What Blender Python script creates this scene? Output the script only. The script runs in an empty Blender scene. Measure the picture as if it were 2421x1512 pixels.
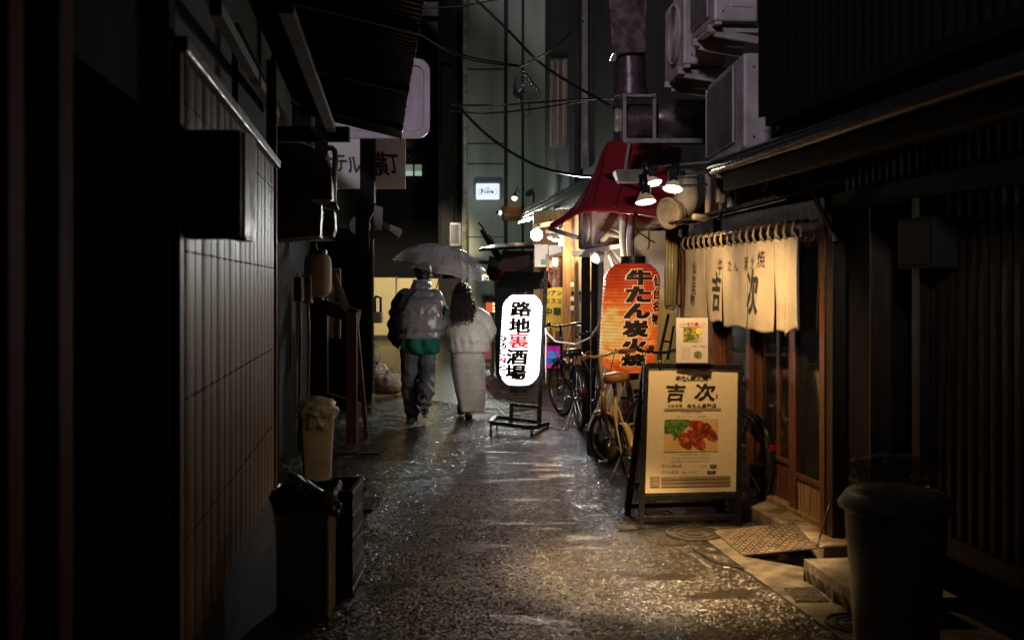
import bpy, bmesh, math, random
from mathutils import Vector, Matrix, Euler, noise
random.seed(7)
S = bpy.context.scene
C = S.collection
PI = math.pi
V = Vector
F = 2351.5                                   # focal length, in the units the photograph was measured in
CAMZ = 1.5
def P(x, y, Y): return V(((x-1210)/F*Y, Y, CAMZ-(y-681)/F*Y))
def G(x, y):
    Y = CAMZ*F/(y-681); return V(((x-1210)/F*Y, Y, 0))
def wl(Y, off=0): return -.62-.137*Y+off      # left facade line of the alley
def wr(Y, off=0): return 2.708-.16*Y-off      # right facade line of the alley
MATW = {}                                     # world matrices of the things

# ---------------------------------------------------------------- materials
def nodes_of(m): return m.node_tree.nodes, m.node_tree.links
def mat(name, col, rough=.6, metal=0, var=.25, vscale=6, bump=0, bscale=40, wet=0, spec=.5, stretch=None, rvar=0, trans=0, sub=0, dirt=None):
    m = bpy.data.materials.new(name); m.use_nodes = True
    N, L = nodes_of(m); b = N['Principled BSDF']
    b.inputs['Roughness'].default_value = rough; b.inputs['Metallic'].default_value = metal
    b.inputs['Specular IOR Level'].default_value = spec
    if wet: b.inputs['Coat Weight'].default_value = wet; b.inputs['Coat Roughness'].default_value = .12
    if sub: b.inputs['Subsurface Weight'].default_value = sub; b.inputs['Subsurface Radius'].default_value = (.02, .01, .006)
    tc = N.new('ShaderNodeNewGeometry'); vec = tc.outputs['Position']
    if stretch:
        mp = N.new('ShaderNodeMapping'); mp.inputs['Scale'].default_value = stretch; L.new(vec, mp.inputs['Vector']); vec = mp.outputs[0]
    nz = N.new('ShaderNodeTexNoise'); nz.inputs['Scale'].default_value = vscale; nz.inputs['Detail'].default_value = 5; L.new(vec, nz.inputs['Vector'])
    cr = N.new('ShaderNodeValToRGB'); lo, hi = 1-var, 1+var
    e = cr.color_ramp.elements; e[0].position = .3; e[1].position = .7
    e[0].color = tuple(min(1, c*lo) for c in (dirt or col))+(1,); e[1].color = tuple(min(1, c*hi) for c in col)+(1,)
    L.new(nz.outputs['Fac'], cr.inputs[0]); L.new(cr.outputs[0], b.inputs['Base Color'])
    if rvar:
        mr = N.new('ShaderNodeMapRange'); mr.inputs[1].default_value = .35; mr.inputs[2].default_value = .65
        mr.inputs[3].default_value = max(.03, rough-rvar); mr.inputs[4].default_value = min(1, rough+rvar)
        n2 = N.new('ShaderNodeTexNoise'); n2.inputs['Scale'].default_value = vscale*2.3; L.new(vec, n2.inputs['Vector'])
        L.new(n2.outputs['Fac'], mr.inputs[0]); L.new(mr.outputs[0], b.inputs['Roughness'])
    if bump:
        n3 = N.new('ShaderNodeTexNoise'); n3.inputs['Scale'].default_value = bscale; n3.inputs['Detail'].default_value = 4; L.new(vec, n3.inputs['Vector'])
        bp = N.new('ShaderNodeBump'); bp.inputs['Strength'].default_value = bump; bp.inputs['Distance'].default_value = .01
        L.new(n3.outputs['Fac'], bp.inputs['Height']); L.new(bp.outputs[0], b.inputs['Normal'])
    if trans: b.inputs['Transmission Weight'].default_value = trans
    return m
def emat(name, col, strength, base=(.8,.8,.8)):
    m = bpy.data.materials.new(name); m.use_nodes = True; N, L = nodes_of(m); b = N['Principled BSDF']
    b.inputs['Base Color'].default_value = base+(1,); b.inputs['Roughness'].default_value = .5
    b.inputs['Emission Color'].default_value = tuple(col)+(1,); b.inputs['Emission Strength'].default_value = strength
    return m

# ---------------------------------------------------------------- mesh building
class MB:
    def __init__(s): s.bm = bmesh.new()
    def _new(s, vs, M):
        if M is not None:
            for v in vs: v.co = M @ v.co
    def box(s, c, d, M=None, rz=0, taper=None):
        hx, hy, hz = d[0]/2, d[1]/2, d[2]/2; t = taper or 1
        R = Matrix.Rotation(rz, 3, 'Z'); c = V(c); vs = []
        for z, k in ((-hz, t), (hz, 1)):
            for x, y in ((-hx, -hy), (hx, -hy), (hx, hy), (-hx, hy)):
                vs.append(s.bm.verts.new(c + R @ V((x*k, y*k, z))))
        for f in ((3,2,1,0), (4,5,6,7), (0,1,5,4), (1,2,6,5), (2,3,7,6), (3,0,4,7)): s.bm.faces.new([vs[i] for i in f])
        s._new(vs, M); return vs
    def hexa(s, b4, t4):
        vs = [s.bm.verts.new(V(p)) for p in list(b4)+list(t4)]
        for f in ((3,2,1,0), (4,5,6,7), (0,1,5,4), (1,2,6,5), (2,3,7,6), (3,0,4,7)): s.bm.faces.new([vs[i] for i in f])
    def bar(s, p, q, w, h=None, up=(0,0,1)):
        p, q = V(p), V(q); d = (q-p).normalized(); u = V(up)
        if abs(d.dot(u)) > .98: u = V((0,1,0))
        a = d.cross(u).normalized()*w/2; b = a.cross(d).normalized()*(h or w)/2
        s.hexa([p-a-b, p+a-b, p+a+b, p-a+b], [q-a-b, q+a-b, q+a+b, q-a+b])
    def poly(s, pts, thick=None):
        """flat polygon, or a slab of it pushed out along its normal"""
        pts = [V(p) for p in pts]; vs = [s.bm.verts.new(p) for p in pts]
        if not thick: s.bm.faces.new(vs); return
        n = (pts[1]-pts[0]).cross(pts[2]-pts[0]).normalized()*thick
        ws = [s.bm.verts.new(p-n) for p in pts]; k = len(vs)
        s.bm.faces.new(vs); s.bm.faces.new(ws[::-1])
        for i in range(k): s.bm.faces.new([vs[i], ws[i], ws[(i+1) % k], vs[(i+1) % k]])
    def tube(s, pts, r, seg=8, closed=False, cap=True):
        pts = [V(p) for p in pts]; n = len(pts); rr = r if isinstance(r, (list, tuple)) else [r]*n
        rings = []; prev = None
        for i, p in enumerate(pts):
            if closed: d = pts[(i+1) % n]-pts[i-1]
            else: d = pts[min(i+1, n-1)]-pts[max(i-1, 0)]
            d.normalize()
            if prev is None:
                u = V((0,0,1)) if abs(d.z) < .9 else V((1,0,0)); a = d.cross(u).normalized()
            else: a = (prev-d*prev.dot(d)).normalized()
            prev = a; b = d.cross(a)
            rings.append([s.bm.verts.new(p+(a*math.cos(t*2*PI/seg)+b*math.sin(t*2*PI/seg))*rr[i]) for t in range(seg)])
        for i in range(n if closed else n-1):
            A, B = rings[i], rings[(i+1) % n]
            for t in range(seg): s.bm.faces.new([A[t], A[(t+1) % seg], B[(t+1) % seg], B[t]])
        if cap and not closed: s.bm.faces.new(rings[0][::-1]); s.bm.faces.new(rings[-1])
    def lathe(s, prof, M=None, seg=24, cap=True):
        M = M or Matrix(); rings = []
        for r, z in prof: rings.append([s.bm.verts.new(M @ V((r*math.cos(t*2*PI/seg), r*math.sin(t*2*PI/seg), z))) for t in range(seg)])
        for A, B in zip(rings, rings[1:]):
            for t in range(seg): s.bm.faces.new([A[t], A[(t+1) % seg], B[(t+1) % seg], B[t]])
        if cap:
            if prof[0][0] > 1e-4: s.bm.faces.new(rings[0][::-1])
            if prof[-1][0] > 1e-4: s.bm.faces.new(rings[-1])
    def grid(s, fn, nu, nv, wrap=False):
        g = [[s.bm.verts.new(V(fn(i/nu, j/nv))) for j in range(nv+1)] for i in range(nu if wrap else nu+1)]
        for i in range(nu):
            A, B = g[i], g[(i+1) % len(g)]
            for j in range(nv): s.bm.faces.new([A[j], B[j], B[j+1], A[j+1]])
        return g
    def ball(s, c, r, sub=2, sc=(1,1,1), M=None):
        q = bmesh.ops.create_icosphere(s.bm, subdivisions=sub, radius=r)
        for v in q['verts']:
            v.co = V((v.co.x*sc[0], v.co.y*sc[1], v.co.z*sc[2]))
            if M is not None: v.co = M @ v.co
            v.co += V(c)
    def capsule(s, p, q, r0, r1, seg=10):
        p, q = V(p), V(q); d = (q-p); L = d.length or 1e-4; d.normalize(); pts = []; rs = []
        for k in range(4):
            a = PI/2*(1-k/3.0); pts.append(p-d*r0*math.sin(a)); rs.append(max(r0*math.cos(a), .0015))
        for k in range(1, 4): pts.append(p+d*L*k/4); rs.append(r0+(r1-r0)*k/4)
        for k in range(4):
            a = PI/2*k/3.0; pts.append(q+d*r1*math.sin(a)); rs.append(max(r1*math.cos(a), .0015))
        s.tube(pts, rs, seg)
    def build(s, name, m, parent=None, smooth=False, bevel=0, world=True, origin=None, recalc=True, solid=0, bseg=2):
        bm = s.bm
        bmesh.ops.remove_doubles(bm, verts=bm.verts, dist=1e-6)
        if recalc: bmesh.ops.recalc_face_normals(bm, faces=bm.faces)
        me = bpy.data.meshes.new(name); bm.to_mesh(me); bm.free()
        return link(name, me, m, parent, smooth, bevel, world, origin, solid, bseg)
def link(name, me, m, parent=None, smooth=False, bevel=0, world=True, origin=None, solid=0, bseg=2):
    for mm in (m if isinstance(m, (list, tuple)) else [m]): me.materials.append(mm)
    o = bpy.data.objects.new(name, me); C.objects.link(o)
    if parent is not None:
        W = MATW.get(parent.name, Matrix())
        if world: me.transform(W.inverted())
        o.parent = parent; MATW[o.name] = W.copy()
    elif world:
        xs = [v.co for v in me.vertices]
        if origin is None: origin = V(((min(v.x for v in xs)+max(v.x for v in xs))/2, (min(v.y for v in xs)+max(v.y for v in xs))/2, min(v.z for v in xs)))
        me.transform(Matrix.Translation(-V(origin))); o.location = origin; MATW[o.name] = Matrix.Translation(V(origin))
    else: MATW[o.name] = Matrix()
    if smooth:
        me.polygons.foreach_set('use_smooth', [True]*len(me.polygons))
        if smooth != True: me.set_sharp_from_angle(angle=math.radians(smooth))
    if solid:
        q = o.modifiers.new('solid', 'SOLIDIFY'); q.thickness = solid; q.offset = 0
    if bevel:
        q = o.modifiers.new('bevel', 'BEVEL'); q.width = bevel; q.segments = bseg; q.limit_method = 'ANGLE'; q.angle_limit = .6
    return o
def thing(name, label, cat, loc, rot=(0,0,0), group=None):
    o = bpy.data.objects.new(name, None); C.objects.link(o); o.empty_display_size = .1
    o.location = loc; o.rotation_euler = rot; MATW[o.name] = Matrix.Translation(V(loc)) @ Euler(rot).to_matrix().to_4x4()
    return tag(o, label, cat, group)
def tag(o, label=None, cat=None, group=None, kind=None):
    if label: o['label'] = label
    if cat: o['category'] = cat
    if group: o['group'] = group
    if kind: o['kind'] = kind
    return o
def copy_tree(o, parent=None):
    c = o.copy(); C.objects.link(c)
    if parent is not None: c.parent = parent
    for ch in [k for k in C.objects if k.parent == o]: copy_tree(ch, c)
    return c
def subdiv(o, n=1):
    q = o.modifiers.new('sub', 'SUBSURF'); q.levels = n; q.render_levels = n; return o
def bake(o):
    """apply the modifiers of a mesh object"""
    dg = bpy.context.evaluated_depsgraph_get(); me = bpy.data.meshes.new_from_object(o.evaluated_get(dg))
    mats = [m for m in o.data.materials]; o.modifiers.clear(); o.data = me
    if not me.materials:
        for m in mats: me.materials.append(m)
    return o
def remesh(mb, name, m, vox=.012, smooth_n=4, parent=None, disp=None, recalc=True):
    o = mb.build(name, m, parent, recalc=recalc)
    q = o.modifiers.new('vox', 'REMESH'); q.mode = 'VOXEL'; q.voxel_size = vox; q.use_smooth_shade = True
    if smooth_n:
        q = o.modifiers.new('sm', 'SMOOTH'); q.factor = .5; q.iterations = smooth_n
    bake(o)
    if disp:
        me = o.data; nn = [v.normal.copy() for v in me.vertices]; W = MATW[o.name]
        for v, n in zip(me.vertices, nn): v.co += n*disp(W @ v.co)
    o.data.polygons.foreach_set('use_smooth', [True]*len(o.data.polygons))
    return o
def nz(p, s=1.0, seed=0): return noise.noise(V(p)*s+V((seed*13.7, seed*7.1, seed*3.3)))

# ---------------------------------------------------------------- lettering
GL = {}
def glyph(ch, off=0.0):
    if (ch, off) in GL: return GL[ch, off]
    cu = bpy.data.curves.new('glyph', 'FONT'); cu.body = ch; cu.offset = off; cu.resolution_u = 3
    o = bpy.data.objects.new('glyph', cu); C.objects.link(o)
    me = bpy.data.meshes.new_from_object(o.evaluated_get(bpy.context.evaluated_depsgraph_get()))
    bpy.data.objects.remove(o); bpy.data.curves.remove(cu)
    vs = [(v.co.x, v.co.y) for v in me.vertices]; fs = [tuple(p.vertices) for p in me.polygons]; bpy.data.meshes.remove(me)
    if not vs: GL[ch, off] = ([], [], 1, 1); return GL[ch, off]
    x0, x1 = min(v[0] for v in vs), max(v[0] for v in vs); y0, y1 = min(v[1] for v in vs), max(v[1] for v in vs)
    w, h = max(x1-x0, 1e-3), max(y1-y0, 1e-3)
    GL[ch, off] = ([((a-x0)/w-.5, (b-y0)/h-.5) for a, b in vs], fs, w, h)
    return GL[ch, off]
def put(mb, ch, cx, cy, w, h, fn, off=.02, cut=None, shear=0, wob=0, rot=0, wscale=6):
    if off > .012 and len(ch) == 1 and ord(ch) > 0x3000:      # heavy strokes: the fine outline laid down five times
        d = min(off, .14)*.42
        for k, (sx, sy) in enumerate(((0,0),(-1,-.7),(1,.7),(-1,.7),(1,-.7))):
            put(mb, ch, cx+sx*d*w, cy+sy*d*h, w*(1-2*d), h*(1-1.4*d), (lambda a, b, k=k: fn(a, b)+V((0,-.00035*k,0))), .008, cut, shear, wob, rot, wscale)
        return
    """one glyph (or a short line) stretched to w x h about (cx, cy) of a surface fn(a, b) -> point"""
    vs, fs, _, _ = glyph(ch, off)
    if not vs: return
    bm = bmesh.new(); vv = [bm.verts.new((x*w+shear*y*h, y*h, 0)) for x, y in vs]
    for f in fs:
        try: bm.faces.new([vv[i] for i in f])
        except ValueError: pass
    if wob:
        bmesh.ops.subdivide_edges(bm, edges=[e for e in bm.edges if e.calc_length() > max(w, h)*.12], cuts=2)
        for v in bm.verts:
            q = V((v.co.x/h*wscale+ord(ch[0]) % 17, v.co.y/h*wscale, 2.2)); v.co.x += noise.noise(q)*wob*h; v.co.y += noise.noise(q+V((9, 4, 1)))*wob*h
    if rot:
        R = Matrix.Rotation(rot, 3, 'Z')
        for v in bm.verts: v.co = R @ v.co
    for v in bm.verts: v.co.x += cx; v.co.y += cy
    if cut:
        for ax in (0, 1):
            lo = min(v.co[ax] for v in bm.verts); hi = max(v.co[ax] for v in bm.verts); k = math.ceil(lo/cut)*cut
            while k < hi:
                no = [0, 0, 0]; no[ax] = 1; co = [0, 0, 0]; co[ax] = k
                bmesh.ops.bisect_plane(bm, geom=bm.verts[:]+bm.edges[:]+bm.faces[:], plane_co=co, plane_no=no); k += cut
    mp = {}
    for v in bm.verts: mp[v] = mb.bm.verts.new(V(fn(v.co.x, v.co.y)))
    for f in bm.faces:
        try: mb.bm.faces.new([mp[v] for v in f.verts])
        except ValueError: pass
    bm.free()
def line(mb, txt, x, y, h, fn, off=.0, space=1.06, align='c', wk=1.0, **k):
    """a horizontal line of text, glyph by glyph, height h"""
    ws = []
    for ch in txt: ws.append(h*(.5 if ch == ' ' else (wk if ord(ch) > 0x2e00 else min(1, glyph(ch, off)[2]/max(.68, glyph(ch, off)[3])+.04))))
    tot = sum(ws)*space; cx = x-(tot/2 if align == 'c' else 0)
    for ch, w in zip(txt, ws):
        if ch != ' ':
            gw, gh = glyph(ch, off)[2:]
            if ord(ch) > 0x2e00: put(mb, ch, cx+w*space/2, y, min(1, gw)*w*.98, min(1, gh)*h*.98, fn, off, **k)
            else: put(mb, ch, cx+w*space/2, y, w*.86, h*min(1, gh/.72), fn, off, **k)
        cx += w*space
def plane_fn(o, ux, uy, lift=.002):
    o, ux, uy = V(o), V(ux).normalized(), V(uy).normalized(); n = ux.cross(uy).normalized()
    return lambda a, b: o+ux*a+uy*b+n*lift

# ---------------------------------------------------------------- shared materials
M = {}
M['black_metal'] = mat('black_metal', (.012,.012,.013), .3, .0, .3, 20, .1, 60, rvar=.1)
M['dark_wood'] = mat('dark_wood', (.017,.0095,.005), .5, 0, .5, 4, .3, 30, stretch=(9,9,.8), rvar=.12, spec=.25)
M['black_wood'] = mat('black_wood', (.006,.0045,.0035), .7, 0, .5, 4, .3, 30, stretch=(9,9,.8), spec=.15)
M['brown_gloss'] = mat('brown_gloss', (.13,.04,.011), .75, 0, .4, 5, .05, 30, stretch=(9,9,.6), spec=.03)
M['door_wood'] = mat('door_wood', (.11,.045,.018), .32, 0, .45, 5, .15, 40, stretch=(12,12,.8), rvar=.1)
M['aged_wood'] = mat('aged_wood', (.28,.17,.08), .5, 0, .45, 5, .25, 40, stretch=(12,12,.9), dirt=(.12,.08,.05))
M['pale_wood'] = mat('pale_wood', (.42,.27,.12), .5, 0, .35, 5, .2, 40, stretch=(12,12,.8))
M['siding'] = mat('siding', (.27,.18,.09), .42, .0, .07, 2.0, .012, 5, stretch=(1,1,.3), rvar=.04, dirt=(.21,.14,.068), spec=.05)
M['galv'] = mat('galv', (.2,.2,.2), .45, .5, .35, 6, .1, 30, rvar=.12)
M['dull_sheet'] = mat('dull_sheet', (.1,.088,.08), .5, .1, .35, 5, .1, 30, rvar=.1)
M['dark_duct'] = mat('dark_duct', (.13,.09,.105), .3, .6, .16, 5, .06, 30, rvar=.1, dirt=(.1,.065,.07))
M['ac_white'] = mat('ac_white', (.42,.355,.365), .42, 0, .2, 5, .03, 30, dirt=(.33,.27,.27))
M['ac_dark'] = mat('ac_dark', (.03,.03,.03), .6)
M['cream_pvc'] = mat('cream_pvc', (.33,.285,.21), .4, 0, .22, 7, .05, 30, dirt=(.2,.16,.11))
M['rubber'] = mat('rubber', (.012,.012,.012), .55, 0, .2, 30, .1, 120)
M['chrome'] = mat('chrome', (.55,.55,.55), .18, 1, .1, 10)
M['cable'] = mat('cable', (.01,.01,.01), .3)
M['white_paint'] = mat('white_paint', (.62,.6,.57), .5, 0, .12, 6, .03)
M['plaster'] = mat('plaster', (.5,.46,.4), .75, 0, .2, 3, .15, 30, dirt=(.36,.31,.26))
M['concrete'] = mat('concrete', (.055,.048,.04), .35, 0, .4, 5, .25, 60, rvar=.18)
M['grey_wall'] = mat('grey_wall', (.2,.2,.19), .75, 0, .2, 1.5, .1, 25, stretch=(2,2,.3))
M['dark_wall'] = mat('dark_wall', (.024,.022,.021), .85, 0, .4, 2, .1, 25, stretch=(3,3,.5), spec=.12)
M['beam_wood'] = mat('beam_wood', (.075,.07,.066), .7, 0, .35, 4, .15, 30)
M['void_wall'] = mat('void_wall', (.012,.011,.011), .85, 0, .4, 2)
M['ink'] = mat('ink', (.012,.01,.009), .55, 0, .2, 30)
M['red_ink'] = mat('red_ink', (.5,.02,.03), .5, 0, .15, 30)
M['glass_dark'] = mat('glass_dark', (.012,.012,.012), .04, 0, .2, 3, spec=1.0, wet=1)
M['plastic_grey'] = mat('plastic_grey', (.26,.235,.2), .42, 0, .22, 6, .05, 40, dirt=(.18,.16,.13))
M['pitch_wood'] = mat('pitch_wood', (.004,.003,.0025), .9, 0, .4, 5, spec=.05)
def film(name, col, rough=.12, a=.35, bump=.4, bs=18):
    """clear crumpled film: part see-through, part pale sheen"""
    m = bpy.data.materials.new(name); m.use_nodes = True; N, L = nodes_of(m); b = N['Principled BSDF']
    b.inputs['Base Color'].default_value = col+(1,); b.inputs['Roughness'].default_value = rough; b.inputs['Specular IOR Level'].default_value = .8
    n = N.new('ShaderNodeTexNoise'); n.inputs['Scale'].default_value = bs; n.inputs['Detail'].default_value = 6
    g = N.new('ShaderNodeNewGeometry'); L.new(g.outputs['Position'], n.inputs['Vector'])
    r = N.new('ShaderNodeMapRange'); r.inputs[1].default_value = .3; r.inputs[2].default_value = .75; r.inputs[3].default_value = a*.6; r.inputs[4].default_value = min(1, a*1.5)
    L.new(n.outputs['Fac'], r.inputs[0]); L.new(r.outputs[0], b.inputs['Alpha'])
    bp = N.new('ShaderNodeBump'); bp.inputs['Strength'].default_value = bump; bp.inputs['Distance'].default_value = .02
    L.new(n.outputs['Fac'], bp.inputs['Height']); L.new(bp.outputs[0], b.inputs['Normal'])
    return m
M['bag'] = film('bag', (.62,.57,.55), .22, .8, .6, 16)
M['clear_bag'] = film('clear_bag', (.3,.27,.24), .12, .5, .9, 14)
# ---------------------------------------------------------------- camera, sky glow
cam = bpy.data.cameras.new('camera'); co = bpy.data.objects.new('camera', cam); C.objects.link(co); S.camera = co
co.location = (0, 0, CAMZ); co.rotation_euler = (PI/2, 0, 0)
cam.sensor_width = 36; cam.lens = 36*F/2420; cam.shift_y = -(756-681)/2420; cam.clip_start = .05; cam.clip_end = 500
cam.dof.use_dof = True; cam.dof.focus_distance = 9.5; cam.dof.aperture_fstop = 2.5
w = bpy.data.worlds.new('World'); S.world = w; w.use_nodes = True; N, L = nodes_of(w); bg = N['Background']
tcw = N.new('ShaderNodeTexCoord'); sp = N.new('ShaderNodeSeparateXYZ'); L.new(tcw.outputs['Generated'], sp.inputs[0])
rp = N.new('ShaderNodeValToRGB'); mr = N.new('ShaderNodeMapRange'); mr.inputs[1].default_value = -1; mr.inputs[2].default_value = 1
L.new(sp.outputs['Y'], mr.inputs[0]); L.new(mr.outputs[0], rp.inputs[0])
e = rp.color_ramp.elements; e[0].position = .1; e[0].color = (.10,.10,.12,1); e[1].position = .8; e[1].color = (.085,.055,.075,1)
L.new(rp.outputs[0], bg.inputs['Color']); bg.inputs['Strength'].default_value = .09
S.view_settings.view_transform = 'Standard'; S.view_settings.look = 'None'; S.view_settings.exposure = 0; S.view_settings.gamma = 1
S.cycles.use_denoising = True; S.cycles.max_bounces = 7; S.cycles.transparent_max_bounces = 16
S.cycles.sample_clamp_indirect = 3; S.cycles.caustics_reflective = False; S.cycles.caustics_refractive = False
def lamp(name, kind, loc, energy, col, aim=None, size=.05, angle=120, blend=.8):
    d = bpy.data.lights.new(name, kind); d.energy = energy; d.color = col
    if kind == 'AREA': d.size = size
    else: d.shadow_soft_size = size
    if kind == 'SPOT': d.spot_size = math.radians(angle); d.spot_blend = blend
    o = bpy.data.objects.new(name, d); C.objects.link(o); o.location = loc
    if aim is not None: o.rotation_euler = (V(aim)-V(loc)).to_track_quat('-Z', 'Y').to_euler()
    return o
WARM = (1, .63, .28)
# glow of the town coming over the roofs from behind on the left: the one sun lamp, dim and soft
sun = lamp('town_glow', 'SUN', (-5,-6,9), .85, (.92,.86,1.0), None); sun.rotation_euler = V((.3,.85,-.36)).to_track_quat('-Z','Y').to_euler(); sun.data.angle = math.radians(6)
# ---------------------------------------------------------------- ground
def asphalt():
    m = bpy.data.materials.new('wet_asphalt'); m.use_nodes = True; N, L = nodes_of(m); b = N['Principled BSDF']
    g = N.new('ShaderNodeNewGeometry'); pos = g.outputs['Position']
    def noise_(s, d=4): n = N.new('ShaderNodeTexNoise'); n.inputs['Scale'].default_value = s; n.inputs['Detail'].default_value = d; L.new(pos, n.inputs['Vector']); return n.outputs['Fac']
    def rng(x, a, b_, c, d):
        r = N.new('ShaderNodeMapRange'); r.inputs[1].default_value = a; r.inputs[2].default_value = b_; r.inputs[3].default_value = c; r.inputs[4].default_value = d; L.new(x, r.inputs[0]); return r.outputs[0]
    def mth(op, x, y):
        n = N.new('ShaderNodeMath'); n.operation = op
        for i, q in enumerate((x, y)):
            if isinstance(q, (int, float)): n.inputs[i].default_value = q
            else: L.new(q, n.inputs[i])
        return n.outputs[0]
    vo = N.new('ShaderNodeTexVoronoi'); vo.inputs['Scale'].default_value = 58; L.new(pos, vo.inputs['Vector'])
    v2 = N.new('ShaderNodeTexVoronoi'); v2.inputs['Scale'].default_value = 130; L.new(pos, v2.inputs['Vector'])
    fine = noise_(170, 3); mid = noise_(3.2, 5); big = noise_(.9, 4)
    # puddle film where the road is low: a broad patch down the middle of the alley
    sx = N.new('ShaderNodeSeparateXYZ'); L.new(pos, sx.inputs[0])
    mpp = N.new('ShaderNodeMapping'); mpp.inputs['Scale'].default_value = (1.3, 3.4, 1); L.new(pos, mpp.inputs['Vector'])
    pn = N.new('ShaderNodeTexNoise'); pn.inputs['Scale'].default_value = 1.6; pn.inputs['Detail'].default_value = 5; L.new(mpp.outputs[0], pn.inputs['Vector'])
    pud = rng(pn.outputs['Fac'], .545, .63, 0, 1)
    h = mth('ADD', mth('MULTIPLY', vo.outputs['Distance'], -1.0), mth('ADD', mth('MULTIPLY', v2.outputs['Distance'], -.35), mth('MULTIPLY', fine, .5)))
    bp = N.new('ShaderNodeBump'); bp.inputs['Distance'].default_value = .008
    L.new(rng(pud, 0, 1, .6, .3), bp.inputs['Strength']); L.new(h, bp.inputs['Height'])
    # every stone of the aggregate lies at its own tilt
    v3 = N.new('ShaderNodeTexVoronoi'); v3.inputs['Scale'].default_value = 92; v3.inputs['Randomness'].default_value = 1; L.new(pos, v3.inputs['Vector'])
    def vm(op, x, y):
        n = N.new('ShaderNodeVectorMath'); n.operation = op
        for i, q in enumerate((x, y)):
            if q is None: continue
            if isinstance(q, tuple): n.inputs[i].default_value = q
            else: L.new(q, n.inputs['Scale'] if (op == 'SCALE' and i == 1) else n.inputs[i])
        return n.outputs[0]
    tilt = vm('SCALE', vm('SUBTRACT', v3.outputs['Color'], (.5,.5,.5)), rng(pud, 0, 1, 1.15, .1))
    L.new(vm('NORMALIZE', vm('ADD', g.outputs['Normal'], tilt), None), bp.inputs['Normal'])
    b2 = N.new('ShaderNodeBump'); b2.inputs['Distance'].default_value = .03; b2.inputs['Strength'].default_value = .07; L.new(mid, b2.inputs['Height']); L.new(bp.outputs[0], b2.inputs['Normal'])
    L.new(b2.outputs[0], b.inputs['Normal'])
    cr = N.new('ShaderNodeValToRGB'); e = cr.color_ramp.elements; e[0].position = .35; e[1].position = .7
    e[0].color = (.004,.0037,.0035,1); e[1].color = (.026,.0235,.021,1)
    L.new(mth('ADD', mth('MULTIPLY', big, .4), mth('MULTIPLY', v3.outputs['Color'], .6)), cr.inputs[0]); L.new(cr.outputs[0], b.inputs['Base Color'])
    L.new(mth('SUBTRACT', mth('ADD', rng(mid, .3, .7, .11, .2), rng(big, .38, .62, 0, .1)), mth('MULTIPLY', pud, .12)), b.inputs['Roughness'])
    b.inputs['Specular IOR Level'].default_value = .65
    return m
M['asphalt'] = asphalt()
q = MB(); q.poly([(-60,-40,0),(60,-40,0),(60,120,0),(-60,120,0)]); tag(q.build('road', M['asphalt']), kind='structure')
def flag_mat(name, bw, bh, col, grout, rot=0):
    m = bpy.data.materials.new(name); m.use_nodes = True; N, L = nodes_of(m); b = N['Principled BSDF']
    g = N.new('ShaderNodeNewGeometry'); mp = N.new('ShaderNodeMapping'); mp.inputs['Rotation'].default_value = (0,0,rot); L.new(g.outputs['Position'], mp.inputs['Vector'])
    br = N.new('ShaderNodeTexBrick'); br.inputs['Scale'].default_value = 1; br.inputs['Brick Width'].default_value = bw; br.inputs['Row Height'].default_value = bh
    br.inputs['Mortar Size'].default_value = .018; br.inputs['Mortar Smooth'].default_value = .3
    n0 = N.new('ShaderNodeTexNoise'); n0.inputs['Scale'].default_value = 3; L.new(g.outputs['Position'], n0.inputs['Vector'])
    mx = N.new('ShaderNodeMixRGB'); mx.blend_type = 'ADD'; mx.inputs[0].default_value = .12; L.new(mp.outputs[0], mx.inputs[1]); L.new(n0.outputs['Color'], mx.inputs[2]); L.new(mx.outputs[0], br.inputs['Vector'])
    br.inputs['Color1'].default_value = tuple(col)+(1,); br.inputs['Color2'].default_value = tuple(c*.6 for c in col)+(1,); br.inputs['Mortar'].default_value = tuple(grout)+(1,)
    L.new(br.outputs['Color'], b.inputs['Base Color'])
    n = N.new('ShaderNodeTexNoise'); n.inputs['Scale'].default_value = 45; L.new(g.outputs['Position'], n.inputs['Vector'])
    ad = N.new('ShaderNodeMath'); ad.operation = 'MULTIPLY_ADD'; L.new(br.outputs['Fac'], ad.inputs[0]); ad.inputs[1].default_value = -1.5; L.new(n.outputs['Fac'], ad.inputs[2])
    bp = N.new('ShaderNodeBump'); bp.inputs['Strength'].default_value = .7; bp.inputs['Distance'].default_value = .015; L.new(ad.outputs[0], bp.inputs['Height']); L.new(bp.outputs[0], b.inputs['Normal'])
    b.inputs['Roughness'].default_value = .2; b.inputs['Specular IOR Level'].default_value = .6
    return m
M['flags'] = flag_mat('wet_flagstones', .62, .3, (.07,.062,.056), (.008,.007,.007), .12)
# flagstone paving on the right and across the far alley
q = MB(); q.poly([(-.62,12.6,.004),(.5,12.1,.004),(1.25,10.2,.004),(1.6,9,.004),(1.6,18,.004),(.2,26,.004),(-3.4,26,.004),(-2.9,15.2,.004),(-1.3,13.6,.004)]); tag(q.build('paving', M['flags']), kind='structure')
# concrete strips along both facades
def strip(name, pts, m=None, t=.004):
    q = MB(); q.poly([(p[0], p[1], t) for p in pts]); return tag(q.build(name, m or M['concrete']), kind='structure')
strip('path', [(wl(2.2,.3),2.2),(wl(6.3,.14),6.3),(wl(6.3,-.3),6.3),(wl(2.2,-.3),2.2)], mat('gritty_strip',(.03,.027,.024),.6,0,.5,30,.8,120,spec=.25))
strip('path', [G(775,1075),G(898,1072),G(895,1012),G(800,1012)], t=.008)
strip('path', [(wr(3.0,.62),3.0),(wr(5.2,.62),5.2),(wr(8,.55),8),(wr(8,-.1),8),(wr(3,-.1),3)])
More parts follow.
